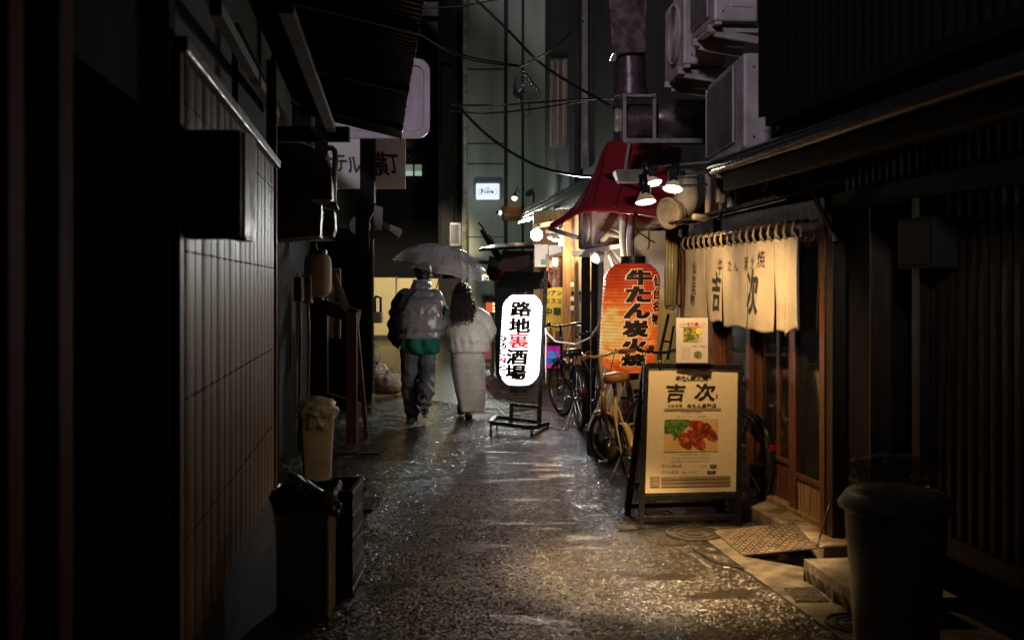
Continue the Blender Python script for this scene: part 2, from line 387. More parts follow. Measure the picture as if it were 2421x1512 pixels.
# cracks across the road patch, thin dark seams
M['seam'] = mat('seam', (.006,.006,.006), .4)
def seam(pts, wd=.015):
    q = MB()
    for a, b in zip(pts, pts[1:]):
        a, b = G(*a), G(*b); d = (b-a).normalized(); n = V((-d.y, d.x, 0))*wd/2
        q.poly([a-n+V((0,0,.0085)), b-n+V((0,0,.0085)), b+n+V((0,0,.0085)), a+n+V((0,0,.0085))])
    return q
q = MB()
for pts in ([(1148,905),(1165,935),(1200,957),(1240,962)], [(1172,960),(1195,985),(1290,965)], [(1290,1005),(1330,1015),(1420,1018)], [(1150,975),(1205,972)], [(1640,1300),(1690,1330),(1760,1345)],
            [(1290,940),(1330,950),(1345,975)], [(1580,1220),(1620,1225)], [(925,870),(935,925)], [(1150,945),(1240,944)]):
    s_ = seam(pts, .022); me = bpy.data.meshes.new('x'); s_.bm.to_mesh(me); q.bm.from_mesh(me); bpy.data.meshes.remove(me); s_.bm.free()
tag(q.build('road_crack', M['seam']), kind='structure')
M['iron'] = mat('iron', (.07,.062,.055), .3, .6, .4, 10, .3, 60, rvar=.1)
def manhole(c, r, label, square=None):
    q = MB(); c = V(c)
    q.lathe([(0,.006),(r*.3,.006),(r*.3,.012),(r*.36,.012),(r*.36,.006),(r*.62,.006),(r*.62,.012),(r*.68,.012),(r*.68,.006),(r*.92,.006),(r*.92,.014),(r,.014),(r*1.02,.005)], Matrix.Translation(c), 40)
    o = q.build('manhole_cover', M['iron'], smooth=30); tag(o, label, 'manhole cover', 'manhole covers in the wet road')
    return o
manhole(G(830,1162), .12, 'round cast iron cover in a concrete patch near the grey bins')
strip('path', [G(775,1185),G(885,1185),G(890,1145),G(790,1140)], t=.0045)
manhole(G(1640,1262), .17, 'oval looking wet iron cover in front of the lit menu board')
manhole(G(2020,1475), .13, 'small dim iron cover at the foot of the big rubbish bin')
q = MB(); a, b = G(815,1208), G(895,1180)
for i in range(17):
    x = a.x+.012+(b.x-a.x-.02)*i/16; q.box((x, (a.y+b.y)/2, .008), (.008, abs(b.y-a.y), .012))
q.box(((a.x+b.x)/2, a.y, .008), (b.x-a.x+.02, .02, .015)); q.box(((a.x+b.x)/2, b.y, .008), (b.x-a.x+.02, .02, .015))
tag(q.build('drain_grate', M['iron']), 'barred iron drain grate beside the round cover on the left', 'drain grate')
def chequer(name, corners, label, cat, n=(12, 9), t=.012, m=None):
    """steel chequer plate: a slab with small raised bars"""
    a, b, c, d = [V(p) for p in corners]; q = MB(); q.poly([a, b, c, d], t); nn = (b-a).cross(d-a).normalized()
    for i in range(n[0]):
        for j in range(n[1]):
            u, v = (i+.5)/n[0], (j+.5)/n[1]; p = a.lerp(b, u).lerp(d.lerp(c, u), v)+nn*.001
            e1 = (b-a).normalized(); e2 = (d-a).normalized(); k = (e1+e2 if (i+j) % 2 else e1-e2).normalized()
            q.bar(p-k*.011, p+k*.011, .006, .005, up=nn)
    o = q.build(name, m or M['iron']); return tag(o, label, cat)
chequer('drain_cover', [G(1460,1255)+V((0,0,.01)), G(1510,1252)+V((0,0,.01)), G(1500,1224)+V((0,0,.01)), G(1455,1226)+V((0,0,.01))], 'small chequer plate drain cover left of the menu board feet', 'drain cover', (7,5), .008)
chequer('drain_cover', [G(1880,1425)+V((0,0,.01)), G(1958,1424)+V((0,0,.01)), G(1925,1390)+V((0,0,.01)), G(1850,1392)+V((0,0,.01))], 'dim chequer plate cover below the broken stone step', 'drain cover', (7,6), .008)
# ================================================================ LEFT SIDE
AX = V((-.137,1,0)).normalized(); NX = V((1,.137,0)).normalized()      # along the left facade, and out of it
def LW(Y, off, z): return V((wl(Y), Y, z))+NX*off
RZL = math.atan2(.137, 1)
# --- near wooden shopfront
t = thing('wooden_storefront', 'dark wooden shopfront with glossy brown posts at the near left', 'storefront', LW(1.6,0,0))
q = MB(); q.hexa([LW(-4,-.5,0),LW(3.08,-.5,0),LW(3.08,-.36,0),LW(-4,-.36,0)],[LW(-4,-.5,4.2),LW(3.08,-.5,4.2),LW(3.08,-.36,4.2),LW(-4,-.36,4.2)])  # wall extended out of view behind the camera to keep ambient light out
q.hexa([LW(2.98,-.36,0),LW(3.08,-.36,0),LW(3.08,.0,0),LW(2.98,.0,0)],[LW(2.98,-.36,4.2),LW(3.08,-.36,4.2),LW(3.08,.0,4.2),LW(2.98,.0,4.2)])
q.build('wall', M['pitch_wood'], t)
for y0, y1, off in ((1.45,1.6,-.004),(1.67,1.765,0),(1.94,2.05,0)):
    q = MB(); q.hexa([LW(y0,-.1,0),LW(y1,-.1,0),LW(y1,off,0),LW(y0,off,0)],[LW(y0,-.1,4),LW(y1,-.1,4),LW(y1,off,4),LW(y0,off,4)]); q.build('post', M['brown_gloss'], t, bevel=.012)
q = MB(); q.hexa([LW(.3,-.12,0),LW(1.95,-.12,0),LW(1.95,-.08,0),LW(.3,-.08,0)],[LW(.3,-.12,4),LW(1.95,-.12,4),LW(1.95,-.08,4),LW(.3,-.08,4)])
for k in range(9):
    y = 1.0+k*.11; q.hexa([LW(y,-.08,0),LW(y+.012,-.08,0),LW(y+.012,-.07,0),LW(y,-.07,0)],[LW(y,-.08,4),LW(y+.012,-.08,4),LW(y+.012,-.07,4),LW(y,-.07,4)])
q.build('boarding', M['dark_wood'], t)
q = MB(); q.hexa([LW(2.5,-.3,.05),LW(2.96,-.3,.05),LW(2.96,-.24,.05),LW(2.5,-.24,.05)],[LW(2.5,-.3,1.98),LW(2.96,-.3,1.98),LW(2.96,-.24,1.98),LW(2.5,-.24,1.98)])
d_ = q.build('door', M['dark_wood'], t, bevel=.006)
q = MB(); q.hexa([LW(2.55,-.24,.9),LW(2.58,-.24,.9),LW(2.58,-.225,.9),LW(2.55,-.225,.9)],[LW(2.55,-.24,1.1),LW(2.58,-.24,1.1),LW(2.58,-.225,1.1),LW(2.55,-.225,1.1)]); q.build('handle', M['galv'], d_)
q = MB(); q.hexa([LW(2.06,-.34,2.02),LW(2.98,-.34,2.02),LW(2.98,-.05,2.02),LW(2.06,-.05,2.02)],[LW(2.06,-.34,2.3),LW(2.98,-.34,2.3),LW(2.98,-.05,2.3),LW(2.06,-.05,2.3)]); q.build('lintel', M['pitch_wood'], t)
# --- metal clad wall
t = thing('metal_clad_wall', 'beige ribbed metal wall with dotted rivet rows on the left', 'wall', LW(4.6,0,0))
q = MB(); ZB, ZT = .3, 2.24; n = 0; ys = []
y = 3.09
while y < 6.1:                                    # 33 cm panels, each a soft double swell between two V grooves
    for f_, d in ((0,-.014),(.03,0),(.2,.004),(.36,.001),(.42,-.006),(.48,.001),(.7,.005),(.97,0)): ys.append((y+f_*.33, d))
    y += .33
ys = [a for a in ys if a[0] <= 6.1]
for (ya, da), (yb, db) in zip(ys, ys[1:]):
    q.poly([LW(ya,da,ZB), LW(yb,db,ZB), LW(yb,db,ZT), LW(ya,da,ZT)])
q.build('cladding', M['siding'], t, smooth=25)
q = MB()
for z in (.683, 1.14, 1.62, 2.1):
    for k in range(56): q.ball(LW(3.15+k*.0525, .003, z), .0048, 1)
q.build('rivets', mat('rivet_brown',(.09,.07,.045),.4), t)
q = MB(); q.hexa([LW(3.09,-.3,0),LW(6.1,-.3,0),LW(6.1,-.005,0),LW(3.09,-.005,0)],[LW(3.09,-.3,ZB-.003),LW(6.1,-.3,ZB-.003),LW(6.1,-.005,ZB-.003),LW(3.09,-.005,ZB-.003)]); q.build('plinth', bpy.data.materials['gritty_strip'], t)
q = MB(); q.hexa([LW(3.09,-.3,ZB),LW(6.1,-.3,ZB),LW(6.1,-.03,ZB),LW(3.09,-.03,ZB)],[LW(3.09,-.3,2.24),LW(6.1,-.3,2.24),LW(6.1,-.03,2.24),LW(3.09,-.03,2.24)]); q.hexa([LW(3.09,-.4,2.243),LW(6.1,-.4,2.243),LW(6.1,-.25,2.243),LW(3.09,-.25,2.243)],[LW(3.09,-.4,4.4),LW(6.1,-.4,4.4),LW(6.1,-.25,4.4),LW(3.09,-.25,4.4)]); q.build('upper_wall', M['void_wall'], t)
q = MB(); q.hexa([LW(3.09,-.01,2.235),LW(6.13,-.01,2.235),LW(6.13,.035,2.235),LW(3.09,.035,2.235)],[LW(3.09,-.01,2.285),LW(6.13,-.01,2.285),LW(6.13,.035,2.285),LW(3.09,.035,2.285)]); q.build('trim', M['galv'], t, bevel=.006)
q = MB(); q.hexa([LW(3.05,-.05,.25),LW(3.11,-.05,.25),LW(3.11,.02,.25),LW(3.05,.02,.25)],[LW(3.05,-.05,2.23),LW(3.11,-.05,2.23),LW(3.11,.02,2.23),LW(3.05,.02,2.23)])
q.hexa([LW(6.1,-.05,.2),LW(6.14,-.05,.2),LW(6.14,.012,.2),LW(6.1,.012,.2)],[LW(6.1,-.05,2.9),LW(6.14,-.05,2.9),LW(6.14,.012,2.9),LW(6.1,.012,2.9)]); q.build('corner_trim', M['siding'], t, bevel=.005)
# --- projecting sign box
t = thing('projecting_sign', 'small dark box sign sticking out of the beige metal wall', 'sign', LW(3.3,.1,1.66))
q = MB(); q.hexa([P(432,562,3.2),P(568,562,3.2),P(568,562,3.2)+AX*.12,P(432,562,3.2)+AX*.12],[P(432,306,3.2),P(568,306,3.2),P(568,306,3.2)+AX*.12,P(432,306,3.2)+AX*.12]); q.build('box', M['dark_wood'], t, bevel=.006)
q = MB(); q.poly([P(490,548,3.196),P(545,548,3.196),P(545,318,3.196),P(490,318,3.196)], -.004); q.build('panel', M['dull_sheet'], t)
q = MB(); a, b = P(571,560,3.2), P(571,312,3.2); q.hexa([a,a+V((.012,0,0)),a+V((.012,.13,0)),a+V((0,.13,0))],[b,b+V((.012,0,0)),b+V((.012,.13,0)),b+V((0,.13,0))])
a = P(571,560,3.2); q.box(a+V((-.01,.06,-.006)), (.05,.12,.008)); q.build('edge_trim', M['galv'], t)
# --- corrugated awning over the left side
t = thing('corrugated_awning', 'black corrugated awning with dripping edge over the left wall', 'awning', LW(5.5,.3,2.8))
def aw(s, y, lift=0):                            # s = 0 at the wall, 1 at the drip edge
    z = 3.02-.22*s+lift; X = wl(y, -.05)+s*.885; return V((X, y, z))
q = MB(); q.grid(lambda u, v: aw(v, -5.5+u*14.1, .013*math.sin((-5.5+u*14.1)*2*PI/.076)), 186*6, 3)  # sheet runs on unseen behind the camera, added to block the town glow
q.build('sheet', mat('soot_sheet',(.006,.006,.006),.6,0,.4,6,spec=.12), t, smooth=True, solid=.002)
q = MB()
q.bm.free()
p0, p1 = P(510,20,4.2), P(652,270,7.6)
q = MB(); q.bar(p0+V((0,0,.0)), p1, .05, .06); q.build('purlin', M['beam_wood'], t)
p0, p1 = P(676,20,5.0), P(783,306,8.45)
q = MB(); q.bar(p0, p1, .075, .05); q.build('purlin', M['beam_wood'], t)
q = MB(); a, b = P(640,318,8.6), P(826,318,8.6); q.bar(a, b, .09, .125); q.build('crossbeam', M['black_wood'], t)
q = MB()
for k in range(84):
    y = 2.4+k*.076+random.uniform(-.01,.01); p = aw(1.0, y, -.016)
    if random.random() < .75: q.ball(p, random.uniform(.004,.0085), 1, (1,1,1.4))
q.build('raindrops', M['chrome'], t, smooth=True); C.objects['raindrops']['kind'] = 'stuff'
for y in (3.4, 4.9, 6.4, 7.9): q = MB(); q.bar(aw(0,y,-.04), aw(1,y,-.03), .035, .04); q.build('rafter', M['black_wood'], t)
# --- second house on the left: dark wall with a narrow door
t = thing('dark_timber_house', 'black timber house wall with a narrow door behind the metal wall', 'house', LW(8,-.2,0))
q = MB(); q.hexa([LW(6.12,-.5,0),LW(12.8,-.5,0),LW(12.8,-.22,0),LW(6.12,-.22,0)],[LW(6.12,-.5,3.12),LW(12.8,-.5,3.12),LW(12.8,-.22,3.12),LW(6.12,-.22,3.12)]); q.build('wall', M['dark_wall'], t)
q = MB(); q.hexa([LW(6.3,-.22,.05),LW(7.0,-.22,.05),LW(7.0,-.17,.05),LW(6.3,-.17,.05)],[LW(6.3,-.22,1.95),LW(7.0,-.22,1.95),LW(7.0,-.17,1.95),LW(6.3,-.17,1.95)]); d_ = q.build('door', M['dark_wood'], t, bevel=.005)
q = MB(); q.lathe([(0,-.01),(.028,0),(.033,.02),(.02,.035),(0,.04)], Matrix.Translation(LW(6.42,-.1,.89)) @ Matrix.Rotation(PI/2,4,'Y'), 16); q.tube([LW(6.42,-.17,.89),LW(6.42,-.1,.89)],.009); q.build('handle', M['chrome'], d_, smooth=True)
for y, r, z0, z1 in ((7.15,.022,.1,2.2),(7.32,.016,.3,1.6)):
    q = MB(); q.tube([LW(y,-.16,z0),LW(y,-.16,z1)], r, 10); q.build('pipe', M['dull_sheet'], t, smooth=True)
for z in (1.98, .02):
    q = MB(); q.hexa([LW(6.22,-.22,z),LW(7.08,-.22,z),LW(7.08,-.13,z),LW(6.22,-.13,z)],[LW(6.22,-.22,z+.06),LW(7.08,-.22,z+.06),LW(7.08,-.13,z+.06),LW(6.22,-.13,z+.06)]); q.build('door_frame', M['black_wood'], t)
# --- sheet metal hood, rounded over
def extr(q, prof, y0, dy):                       # prof: list of (x, y) picture points at depth y0, swept along the alley
    a = [P(x, y, y0) for x, y in prof]; b = [p+AX*dy for p in a]
    A = [q.bm.verts.new(p) for p in a]; B = [q.bm.verts.new(p) for p in b]; k = len(A)
    q.bm.faces.new(A); q.bm.faces.new(B[::-1])
    for i in range(k): q.bm.faces.new([A[i], B[i], B[(i+1) % k], A[(i+1) % k]])
t = thing('exhaust_hood', 'large brown sheet metal exhaust hood with a rounded top', 'hood', P(700,478,7.6))
arc = [(700+80*math.sin(a), 430-92*math.cos(a)) for a in [i*PI/2/10 for i in range(11)]]
q = MB(); extr(q, [(640,472),(640,338),(690,338)]+arc+[(781,472)], 7.4, .7); q.build('shell', M['dull_sheet'], t, smooth=35)
q = MB(); e_ = [P(x+2,y,7.395) for x, y in arc[4:]]+[P(783,472,7.395)]
for a, b in zip(e_, e_[1:]): q.bar(a, b, .012, .02)
q.build('edge_trim', M['galv'], t)
t = thing('sheet_metal_canopy', 'squat brown metal canopy with a folded edge under the rounded hood', 'canopy', P(720,550,7.2))
q = MB(); extr(q, [(640,476),(730,472),(756,486),(752,556),(640,566)], 7.1, .55); q.build('shell', M['dull_sheet'], t, smooth=30)
q = MB(); extr(q, [(752,556),(757,556),(760,484),(755,482)], 7.08, .1); q.build('edge_trim', M['galv'], t)
q = MB(); extr(q, [(756,492),(790,498),(792,540),(786,556),(757,556)], 7.75, .4); extr(q, [(640,470),(738,464),(795,478),(796,486),(738,474),(640,478)], 7.7, .5); q.build('end_box', M['dull_sheet'], t)
# --- pipe and bracketry above
q = MB(); q.tube([P(772,350,8.9),P(784,350,8.9),P(791,356,8.9),P(793,372,8.9),P(790,420,8.9),P(788,478,8.9)], .026, 10)
tag(q.build('drain_pipe', M['cream_pvc'], smooth=True), 'thin beige pipe running down beside the rounded hood', 'pipe')
# --- unlit white paper lantern
t = thing('paper_lantern', 'unlit cream paper lantern hanging by the dark house on the left', 'lantern', P(751,704,8.0))
c = P(751,652,8.0); c.z = 0; zt, zb = P(0,600,8).z, P(0,704,8).z; H = zt-zb; prof = []
for i in range(41):
    f_ = i/40; r = .108*(1-abs(2*f_-1)**7*.35)*(1-.45*max(0,(.16-f_)/.16)**2.2); prof.append((r+.0022*(i % 2), zb+H*f_))
q = MB(); q.lathe(prof, Matrix.Translation(c), 32); q.build('shade', mat('lantern_paper', (.62,.55,.45), .7, 0, .1, 5), t, smooth=True)
for z, r in ((zt, .075),(zb-.012,.05)):
    q = MB(); q.lathe([(r,z-.004),(r,z+.03)], Matrix.Translation(c), 24); q.build('rim', M['black_metal'], t, smooth=30)
q = MB(); q.tube([c+V((0,0,zt+.02)),c+V((-.05,0,zt+.2)),c+V((-.28,.02,zt+.22))], .006, 6); q.tube([c+V((0,0,zb)),c+V((0,0,zb-.06))],.004,5); q.build('hook', M['black_metal'], t)
# --- meter boxes
for k, (x0, x1, y0, y1, Y, lab) in enumerate(((716,738,648,716,7.9,'pale electric meter box on the dark house, nearest the paper lantern'),(697,716,655,712,7.7,'dim grey meter box left of the pale one'))):
    t = thing('meter_box', lab, 'meter box', P((x0+x1)/2,y1,Y), group='meter boxes on the dark house'); a, b = P(x0,y1,Y), P(x1,y0,Y)
    q = MB(); q.box(((a.x+b.x)/2, Y, (a.z+b.z)/2), (b.x-a.x, .1, b.z-a.z)); q.build('case', M['ac_white'] if k == 0 else M['dull_sheet'], t, bevel=.006)
    q = MB(); q.box(((a.x+b.x)/2, Y-.052, b.z-.05), ((b.x-a.x)*.55, .012, .045)); q.build('window', M['glass_dark'], t)
    q = MB(); q.tube([V(((a.x+b.x)/2,Y,a.z)),V(((a.x+b.x)/2+.01,Y,a.z-.2)),V(((a.x+b.x)/2,Y,.25))], .012, 8); q.build('conduit', M['cream_pvc'], t, smooth=True)
# --- timber easel frame
t = thing('timber_frame_stand', 'dark brown timber frame stand with sloping top beside the alley', 'stand', V((-1.65,9.6,0)))
a0, a1 = P(763,1000,9.9), P(763,706,9.9); a0.z = 0; b0, b1 = P(832,1048,9.6), P(832,737,9.6); b0.z = 0; b0.x = b1.x
up2 = [(a0,a1),(b0,b1)]
for p, r_ in up2:
    q = MB(); q.bar(p, r_, .1, .09, up=(0,1,0)); q.build('post', M['dark_wood'] if p is a0 else mat('brown_wood', (.11,.055,.03), .45, 0, .4, 4, .2, 40, stretch=(9,9,.8)), t, bevel=.004)
wd = C.objects['post'].data.materials[0]; bw = bpy.data.materials['brown_wood']
for za, zb_, th in ((1.33,1.22,.14),(.42,.34,.12)):
    q = MB(); q.bar(V((a1.x-.04,9.93,za)), V((b1.x+.06,9.63,zb_)), .05, th); q.build('rail', bw, t, bevel=.004)
q = MB(); q.bar(b1+V((.03,.0,0)), V((b1.x+.09,9.95,0)), .04, .07, up=(0,1,0)); q.build('rear_leg', bw, t)
q = MB(); q.poly([P(787,640,9.5),P(794,655,9.5),P(822,726,9.45),P(816,738,9.45),P(806,730,9.45),P(785,668,9.5)], .02)
tag(q.build('plank', M['plaster']), 'short pale plank leaning over the timber frame stand', 'plank')
t = thing('wall_panel', 'tan board panel on the wall behind the timber stand', 'panel', P(790,930,11))
q = MB(); a, b = P(766,800,11), P(803,636,11); q.box(((a.x+b.x)/2, 11.05, (a.z+b.z)/2), (b.x-a.x, .06, b.z-a.z)); q.build('board', M['aged_wood'], t)
q = MB(); q.bar(V((b.x,11,a.z)), b, .02, .03); q.bar(V((a.x,11,b.z)), b, .03, .02); q.build('frame', M['siding'], t)
q = MB(); a, b = P(768,698,10.95), P(776,640,10.95); q.box(((a.x+b.x)/2+.06, 10.98, (a.z+b.z)/2), (.1,.06,.16)); q.build('switch_box', M['ac_white'], t, bevel=.005)
# --- black board wall at the alley corner
t = thing('black_board_wall', 'tall black boarded wall end beyond the timber stand', 'wall', V((-2.05,13.3,0)))
q = MB(); a, b = P(838,940,13.4), P(879,570,13.4)
q.hexa([(a.x-1.2,13.4,0),(b.x,13.4,0),(b.x-.4,15.4,0),(a.x-1.2,15.4,0)],[(a.x-1.2,13.4,b.z),(b.x,13.4,b.z),(b.x-.4,15.4,b.z),(a.x-1.2,15.4,b.z)])
for k in range(5): q.box((b.x-.05-k*.09, 13.39, b.z/2), (.012,.012,b.z))
q.build('boards', M['black_wood'], t)
q = MB(); q.bar((b.x+.012,13.39,.1),(b.x+.012,13.39,b.z+.02),.03,.03); q.build('edge_trim', M['galv'], t)
q = MB(); q.hexa([(a.x-.3,12.9,b.z+.02),(b.x+.02,12.9,b.z+.02),(b.x-.42,15.4,b.z+.02),(a.x-.3,15.4,b.z+.02)],[(a.x-.3,12.9,b.z+.16),(b.x+.02,12.9,b.z+.12),(b.x-.42,15.4,b.z+.12),(a.x-.3,15.4,b.z+.16)]); q.build('cap', M['dark_wood'], t)
t = thing('gas_meter', 'grey gas meter with black pipes on the corner beyond the black boards', 'meter', P(890,765,14.2))
q = MB(); a = P(893,750,14.2); q.box(a, (.13,.12,.16)); q.build('case', M['ac_white'], t, bevel=.02)
q = MB()
for dx in (-.04,.04): q.tube([a+V((dx,0,.08)),a+V((dx,0,.28)),a+V((dx-.08,.02,.3))], .018, 8)
q.build('pipe', M['black_metal'], t, smooth=True)
# small roofs and brackets on that corner
t = thing('corner_hood', 'folded metal hood sticking out above the black boarded corner', 'hood', P(897,540,13))
q = MB(); extr(q, [(880,484),(905,490),(903,540),(885,540)], 13, .5); q.build('shell', M['dull_sheet'], t)
q = MB(); extr(q, [(903,522),(950,542),(950,550),(940,560),(904,534)], 13.2, .6); q.build('flap', M['dull_sheet'], t)
# round pale fan cover
t = thing('vent_cowl', 'round pale vent cowl tucked under the dark sign post', 'vent', P(858,560,12.4))
q = MB(); q.lathe([(.02,0),(.1,.005),(.125,.03),(.13,.08)], Matrix.Translation(P(853,534,12.4)) @ Matrix.Rotation(PI/2,4,'X'), 24); q.build('cover', M['ac_white'], t, smooth=40)
# --- hanging sign: ... teru yokocho
M['sign_white'] = mat('sign_white', (.5,.47,.46), .5, 0, .1, 4)
t = thing('alley_name_sign', 'white hanging sign board with black brush writing over the left alley', 'sign', P(870,447,10.6))
a, b = P(775,446,10.6), P(958,326,10.6)
q = MB(); q.box(((a.x+b.x)/2, 10.62, (a.z+b.z)/2), (b.x-a.x, .04, b.z-a.z)); q.build('board', M['sign_white'], t, bevel=.004)
fn = plane_fn(V((P(876,389,10.6).x, 10.598, P(0,389,10.6).z)), (1,0,0), (0,0,1)); s_ = 10.6/F
q = MB()
for ch, x, y, w_, h_ in (('ホ',778,386,34,44),('テ',806,386,30,40),('ル',836,390,30,38),('横',897,388,40,58),('丁',930,388,28,46)):
    put(q, ch, (x-876)*s_, -(y-389)*s_, w_*s_, h_*s_, fn, .05, shear=-.18, wob=.035)
q.build('lettering', M['ink'], t)
t = thing('sign_post', 'black square post hanging down in front of the white alley sign', 'post', P(869,480,10.3))
q = MB(); a, b = P(853,480,10.3), P(886,322,10.3); q.box(((a.x+b.x)/2, 10.3, (a.z+b.z)/2+.1), (b.x-a.x,.14,b.z-a.z+.2)); q.build('shaft', M['black_wood'], t)
q = MB(); extr(q, [(840,478),(886,478),(884,500),(872,520),(872,590),(840,590)], 10.35, .2); q.build('foot', M['black_wood'], t)
# --- rounded pink light box sign
M['sign_pink'] = mat('sign_pink', (.46,.37,.43), .45, 0, .14, 3, stretch=(3,3,.7), dirt=(.36,.27,.3))
t = thing('rounded_box_sign', 'unlit pinkish rounded plastic box sign sticking out behind the awning', 'sign', P(960,325,9.4))
def rrect(x0, y0, x1, y1, r, Y, n=8):
    out = []
    for cx, cy, a0 in ((x1-r,y0+r,-PI/2),(x1-r,y1-r,0),(x0+r,y1-r,PI/2),(x0+r,y0+r,PI)):
        for i in range(n+1): a = a0+PI/2*i/n; out.append(P(cx+r*math.cos(a), cy+r*math.sin(a), Y))
    return out
q = MB()
A = [q.bm.verts.new(p) for p in rrect(770,140,1016,326,30,9.4)]; B = [q.bm.verts.new(p) for p in rrect(766,138,1016,328,30,9.58)]
I = [q.bm.verts.new(p) for p in rrect(784,154,1003,312,24,9.4)]; J = [q.bm.verts.new(p) for p in rrect(786,157,1000,309,22,9.425)]; k = len(A)
for X_, Y_ in ((A,B),(I,A),(J,I)):
    for i in range(k): q.bm.faces.new([X_[i], X_[(i+1) % k], Y_[(i+1) % k], Y_[i]])
q.bm.faces.new(B); q.build('frame', M['sign_pink'], t, smooth=35)
q = MB(); q.poly(rrect(786,157,1000,309,22,9.424)); q.build('face', M['sign_pink'], t)
# --- bins and bags
def bin_(name, label, c, w0, d0, w1, d1, h, rz, m, rim=.02, grp=None):
    t = thing(name, label, 'bin', c, (0,0,rz), grp); q = MB()
    def ring(w_, d_, z, r=.03):
        out = []
        for sx, sy, a0 in ((1,1,0),(-1,1,PI/2),(-1,-1,PI),(1,-1,1.5*PI)):
            for i in range(4): a = a0+PI/2*i/3; out.append(V((sx*(w_/2-r)+r*math.cos(a), sy*(d_/2-r)+r*math.sin(a), z)))
        return out
    R = [ring(w0,d0,0), ring(w0*1.01,d0*1.01,.01), ring(w1,d1,h), ring(w1+rim,d1+rim,h), ring(w1+rim,d1+rim,h+.025), ring(w1-.01,d1-.01,h+.025), ring(w0*.9,d0*.9,.06)]
    vs = [[q.bm.verts.new(p) for p in r_] for r_ in R]
    for A, B in zip(vs, vs[1:]):
        for i in range(len(A)): q.bm.faces.new([A[i], A[(i+1) % len(A)], B[(i+1) % len(A)], B[i]])
    q.bm.faces.new(vs[0][::-1]); q.bm.faces.new(vs[-1])
    q.build('body', m, t, world=False, smooth=40)
    return t
def bag(name, label, c, sc, m, seed=1, knot=True, group=None, rough=.16, sub=4):
    q = MB(); q.ball((0,0,0), 1, sub)
    for v in q.bm.verts:
        p = v.co.copy(); d = p.normalized()
        k = 1+rough*(nz(d, 2.2, seed)+.7*nz(d, 4.6, seed)+.45*abs(nz(d, 9, seed)))
        a = math.atan2(d.y, d.x)
        if knot and d.z > .25: k *= 1-.28*((d.z-.25)/.75)+.09*math.sin(a*11+seed*2+3*d.z)*(d.z-.2)
        if d.z < -.45: k *= .45/max(.45, -d.z)
        p = d*k; v.co = V((p.x*sc[0], p.y*sc[1], p.z*sc[2]))+V(c)
    if knot:
        top = V(c)+V((0,0,sc[2]*.72))
        for i in range(7):
            a = i*.9+seed; q.tube([top+V((math.cos(a)*.01,math.sin(a)*.01,-.01)), top+V((math.cos(a)*.02,math.sin(a)*.02,.035)), top+V((math.cos(a)*.065,math.sin(a)*.05,.06+.02*math.sin(i*3)))], [.012,.012,.003], 5)
    return tag(q.build(name, m, smooth=True), label, 'bag', group)
M['bin_grey'] = mat('bin_grey', (.42,.4,.37), .38, 0, .15, 5, .05, 30, dirt=(.28,.26,.235))
g = G(742,1150); t = bin_('waste_bin', 'grey plastic bin with a white bag bulging out of its top', (g.x,g.y+.13,0), .2,.2,.25,.25,.53,RZL,M['bin_grey'])
bag('rubbish_bag', 'crumpled white rubbish bag stuffed into the grey bin by the pipes', (g.x,g.y+.12,.56), (.15,.145,.105), M['bag'], 3, False, rough=.22)
q = MB()
for i in range(14):
    a = i*2*PI/14; q.poly([V((g.x+.135*math.cos(a),g.y+.12+.135*math.sin(a),.57)),V((g.x+.137*math.cos(a+.44),g.y+.12+.137*math.sin(a+.44),.57)),V((g.x+.15*math.cos(a+.4),g.y+.12+.15*math.sin(a+.4),.47+.05*math.sin(i*5))),V((g.x+.15*math.cos(a),g.y+.12+.15*math.sin(a),.46+.05*math.sin(i*3+1)))])
o = q.build('bag_skirt', M['bag'], C.objects['rubbish_bag'], smooth=True)
g = G(712,1462); t = bin_('waste_bin', 'tall square grey bin lined with a black bag at the near left', (g.x-.005,g.y+.14,0), .24,.24,.25,.25,.5,RZL-.1,M['bin_grey'])
M['black_bag'] = mat('black_bag', (.012,.012,.013), .16, 0, .3, 10, .5, 25)
q = MB()
def bl(u, v):
    a = u*2*PI; k = .138*(abs(math.cos(a))**8+abs(math.sin(a))**8)**(-1/8.)
    prof = [(.99,-.055),(1.07,0),(1.09,.03),(1.0,.045),(.9,.02),(.6,-.03),(0,-.06)]; j = min(int(v*6), 5); f_ = v*6-j
    r = prof[j][0]*(1-f_)+prof[j+1][0]*f_; z = prof[j][1]*(1-f_)+prof[j+1][1]*f_
    wv = nz((math.cos(a)*2,math.sin(a)*2,v*2),2.4,5)
    p = V((k*r*math.cos(a), k*r*math.sin(a), .53+z+wv*.022)); p.x += wv*.008
    return Matrix.Rotation(RZL-.1,3,'Z') @ p+V((g.x-.005,g.y+.14,0))
q.grid(bl, 64, 18, wrap=True); o = q.build('bin_liner', M['black_bag'], smooth=True); tag(o, 'shiny black liner folded over the square grey bin', 'bag')
M['green_net'] = mat('green_net', (.01,.11,.03), .18, 0, .5, 60, .8, 90, wet=.6)
q = MB(); a, b = P(683,1112,4.72), P(806,1196,4.6)
q.grid(lambda u, v: a.lerp(b,u)+V((0,.16*(v-.5),.0))+V((0,0,-.05*(2*v-1)**2+.02*nz((u*4,v*3,1),1.5)+.012*math.sin(u*PI)-.03*(1-u)*0)), 40, 14)
tag(q.build('netting', M['green_net'], smooth=True, solid=.006), 'wet green net draped across the black lined bin', 'netting')
q = MB(); q.tube([P(760,1210,4.5),P(768,1186,4.5),P(785,1172,4.5),P(800,1182,4.5)], [.006,.016,.014,.004], 8); q.tube([P(778,1215,4.48),P(784,1192,4.48),P(797,1180,4.48)], [.004,.01,.006], 8)
tag(q.build('plastic_scrap', M['clear_bag'], smooth=True), 'crumpled clear plastic hanging over the corner of the black lined bin', 'plastic scrap')
